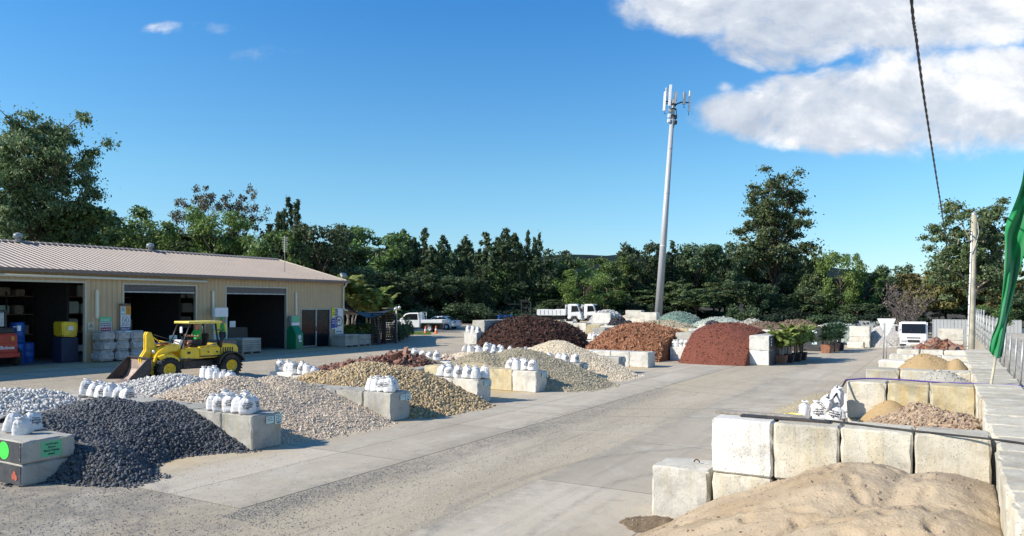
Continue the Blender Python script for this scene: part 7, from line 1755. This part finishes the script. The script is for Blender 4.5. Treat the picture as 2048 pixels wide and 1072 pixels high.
# nursery corner: sail, lattice, lamp post, pots, shrubs
a0 = shed_pt(36.6, 0, 2.6); pts = [shed_pt(36.55, .0, 2.95), shed_pt(36.55, 5.5, 3.0), P(792, 676)+Vector((0, 0, 2.35)), P(775, 690)+Vector((0, 0, 2.2))]
sail = thing('shade_sail', 'dark sagging shade sail stretched from the shed corner', 'shade sail', pts[0]); mb = MB(); n = 14; vs = []
for i in range(n+1):
    for k in range(n+1):
        u, v = i/n, k/n; pa, pb = pts[0].lerp(pts[3], u), pts[1].lerp(pts[2], u); q = pa.lerp(pb, v); q = q+Vector((0, 0, -.75*math.sin(math.pi*u)*(1-.4*math.sin(math.pi*v)))); vs.append(q-pts[0])
mb.add(vs, [(i*(n+1)+k, i*(n+1)+k+1, (i+1)*(n+1)+k+1, (i+1)*(n+1)+k) for i in range(n) for k in range(n)], True)
so = mb.obj('sail_cloth', M['black_plastic'], sail); md = so.modifiers.new('t', 'SOLIDIFY'); md.thickness = .01
lpz = P(793, 686); t = thing('lamp_post', 'grey post with white floodlights beside the timber lattice', 'lamp post', lpz)
MB().tube([(0, 0, 0), (0, 0, 2.55)], .055, 10).obj('post', M['galv'], t)
for x in (-.05, .22): MB().lathe([(.001, -.1), (.06, -.09), (.10, .0), (.10, .05), (.001, .06)], 14, (x, -.15, 2.38 if x < 0 else 2.48), 'y').obj('floodlight', M['ink_white'], t)
mb = MB(); mb.bar((0, 0, 2.4), (.22, -.1, 2.48), .03); mb.tube([(0, 0, 2.45), (-1.0, 0, 2.42)], .012, 5); mb.obj('bracket', M['galv'], t)
for i, (px, py, w) in enumerate(((757, 688, .95), (778, 687, .95))):
    t = thing('timber_screen', f'{["left", "right"][i]} dark slatted timber screen panel of the nursery corner', 'screen', P(px, py), -.12)
    mb = MB()
    for k in range(17): mb.box(-w/2, w/2, -.02, .02, .06+.115*k, .06+.115*k+(.085 if i else .07))
    mb.obj('slats', M['dark_timber'], t); mb = MB()
    for x in (-w/2, w/2): mb.box(x-.05, x+.05, -.05, .05, 0, 2.05)
    mb.box(-w/2, w/2, -.05, .05, 2.05, 2.12); mb.obj('screen_frame', M['dark_timber'], t)
r_ = random.Random(9)
for i in range(16):
    px, py = r_.uniform(688, 748), r_.uniform(680, 690); p = P(px, py)
    t = thing('potted_plant', f'{ORD[i]} of the crowded potted plants under the shade sail', 'plant', p, 0, 'potted plants under the shade sail')
    s = r_.uniform(.8, 1.3); MB().lathe([(.001, 0), (.15*s, 0), (.2*s, .32*s), (.22*s, .34*s), (.18*s, .34*s), (.001, .3*s)], 16).obj('pot', M[r_.choice(['terracotta_pot', 'black_plastic', 'ink_white', 'blue_plastic', 'black_plastic'])], t)
    C_ = np.array([[0, 0, .65*s], [.15, .1, .9*s], [-.12, 0, .8*s]]); V, F = leaves(C_, np.array([.28, .22, .24]), 60, .14, .3, seed=i); link(np_mesh('foliage', V, F), 'foliage', M[r_.choice(['leaf_round', 'leaf_bright', 'leaf_palm', 'leaf_olive'])], t)
for i, (px, py) in enumerate(((728, 690), (742, 689))):
    t = thing('timber_bench', f'{["left", "right"][i]} low dark timber bench in front of the potted plants', 'bench', P(px, py), -.15)
    MB().box(-.6, .6, -.25, .25, .62, .68).obj('seat', M['dark_timber'], t); mb = MB()
    for x in (-.55, .55): mb.box(x-.04, x+.04, -.22, .22, 0, .62)
    mb.box(-.55, .55, -.2, -.16, .1, .5); mb.obj('bench_frame', M['dark_timber'], t)
for i, (px, py, s) in enumerate(((800, 683, .9), (806, 679, 1.1), (815, 676, .8))):
    tm, cm = PROT['bushg'][i % 2]; t = thing('shrub', f'{["left", "middle", "right"][i]} small shrub in a pot in front of the ute bonnet', 'shrub', P(px, py)); t.scale = (.28*s, .28*s, .55*s)
    for nm, me in (('trunk', tm), ('crown', cm)): o = bpy.data.objects.new(nm, me); COL.objects.link(o); o.parent = t
# strip of grass beyond the cones
def grass():
    N = 9000; px = rng.uniform(770, 862, N); Yg = rng.uniform(66, 71, N); X = (px-CX)/FPX*Yg; w = X*CT-Yg*ST; a = X*ST+Yg*CT; z = gnd_wa(w, a)
    h = rng.uniform(.05, .16, N); an = rng.uniform(0, 6.28, N); dx, dy = np.cos(an)*.02, np.sin(an)*.02; b = np.stack([X, Yg, z], -1)
    V = np.stack([b+np.stack([dx, dy, 0*z], -1), b-np.stack([dx, dy, 0*z], -1), b+np.stack([dy*2, dx*2, h], -1)], 1).reshape(-1, 3)
    tag(link(np_mesh('grass', V, np.arange(N*3).reshape(-1, 3)), 'grass', M['leaf_bright']), 'strip of short green grass beside the parked ute', 'grass', kind='stuff')
grass()
for t in PROTO:
    if not t.get('label'): 
        for c in list(t.children): bpy.data.objects.remove(c)
        bpy.data.objects.remove(t)
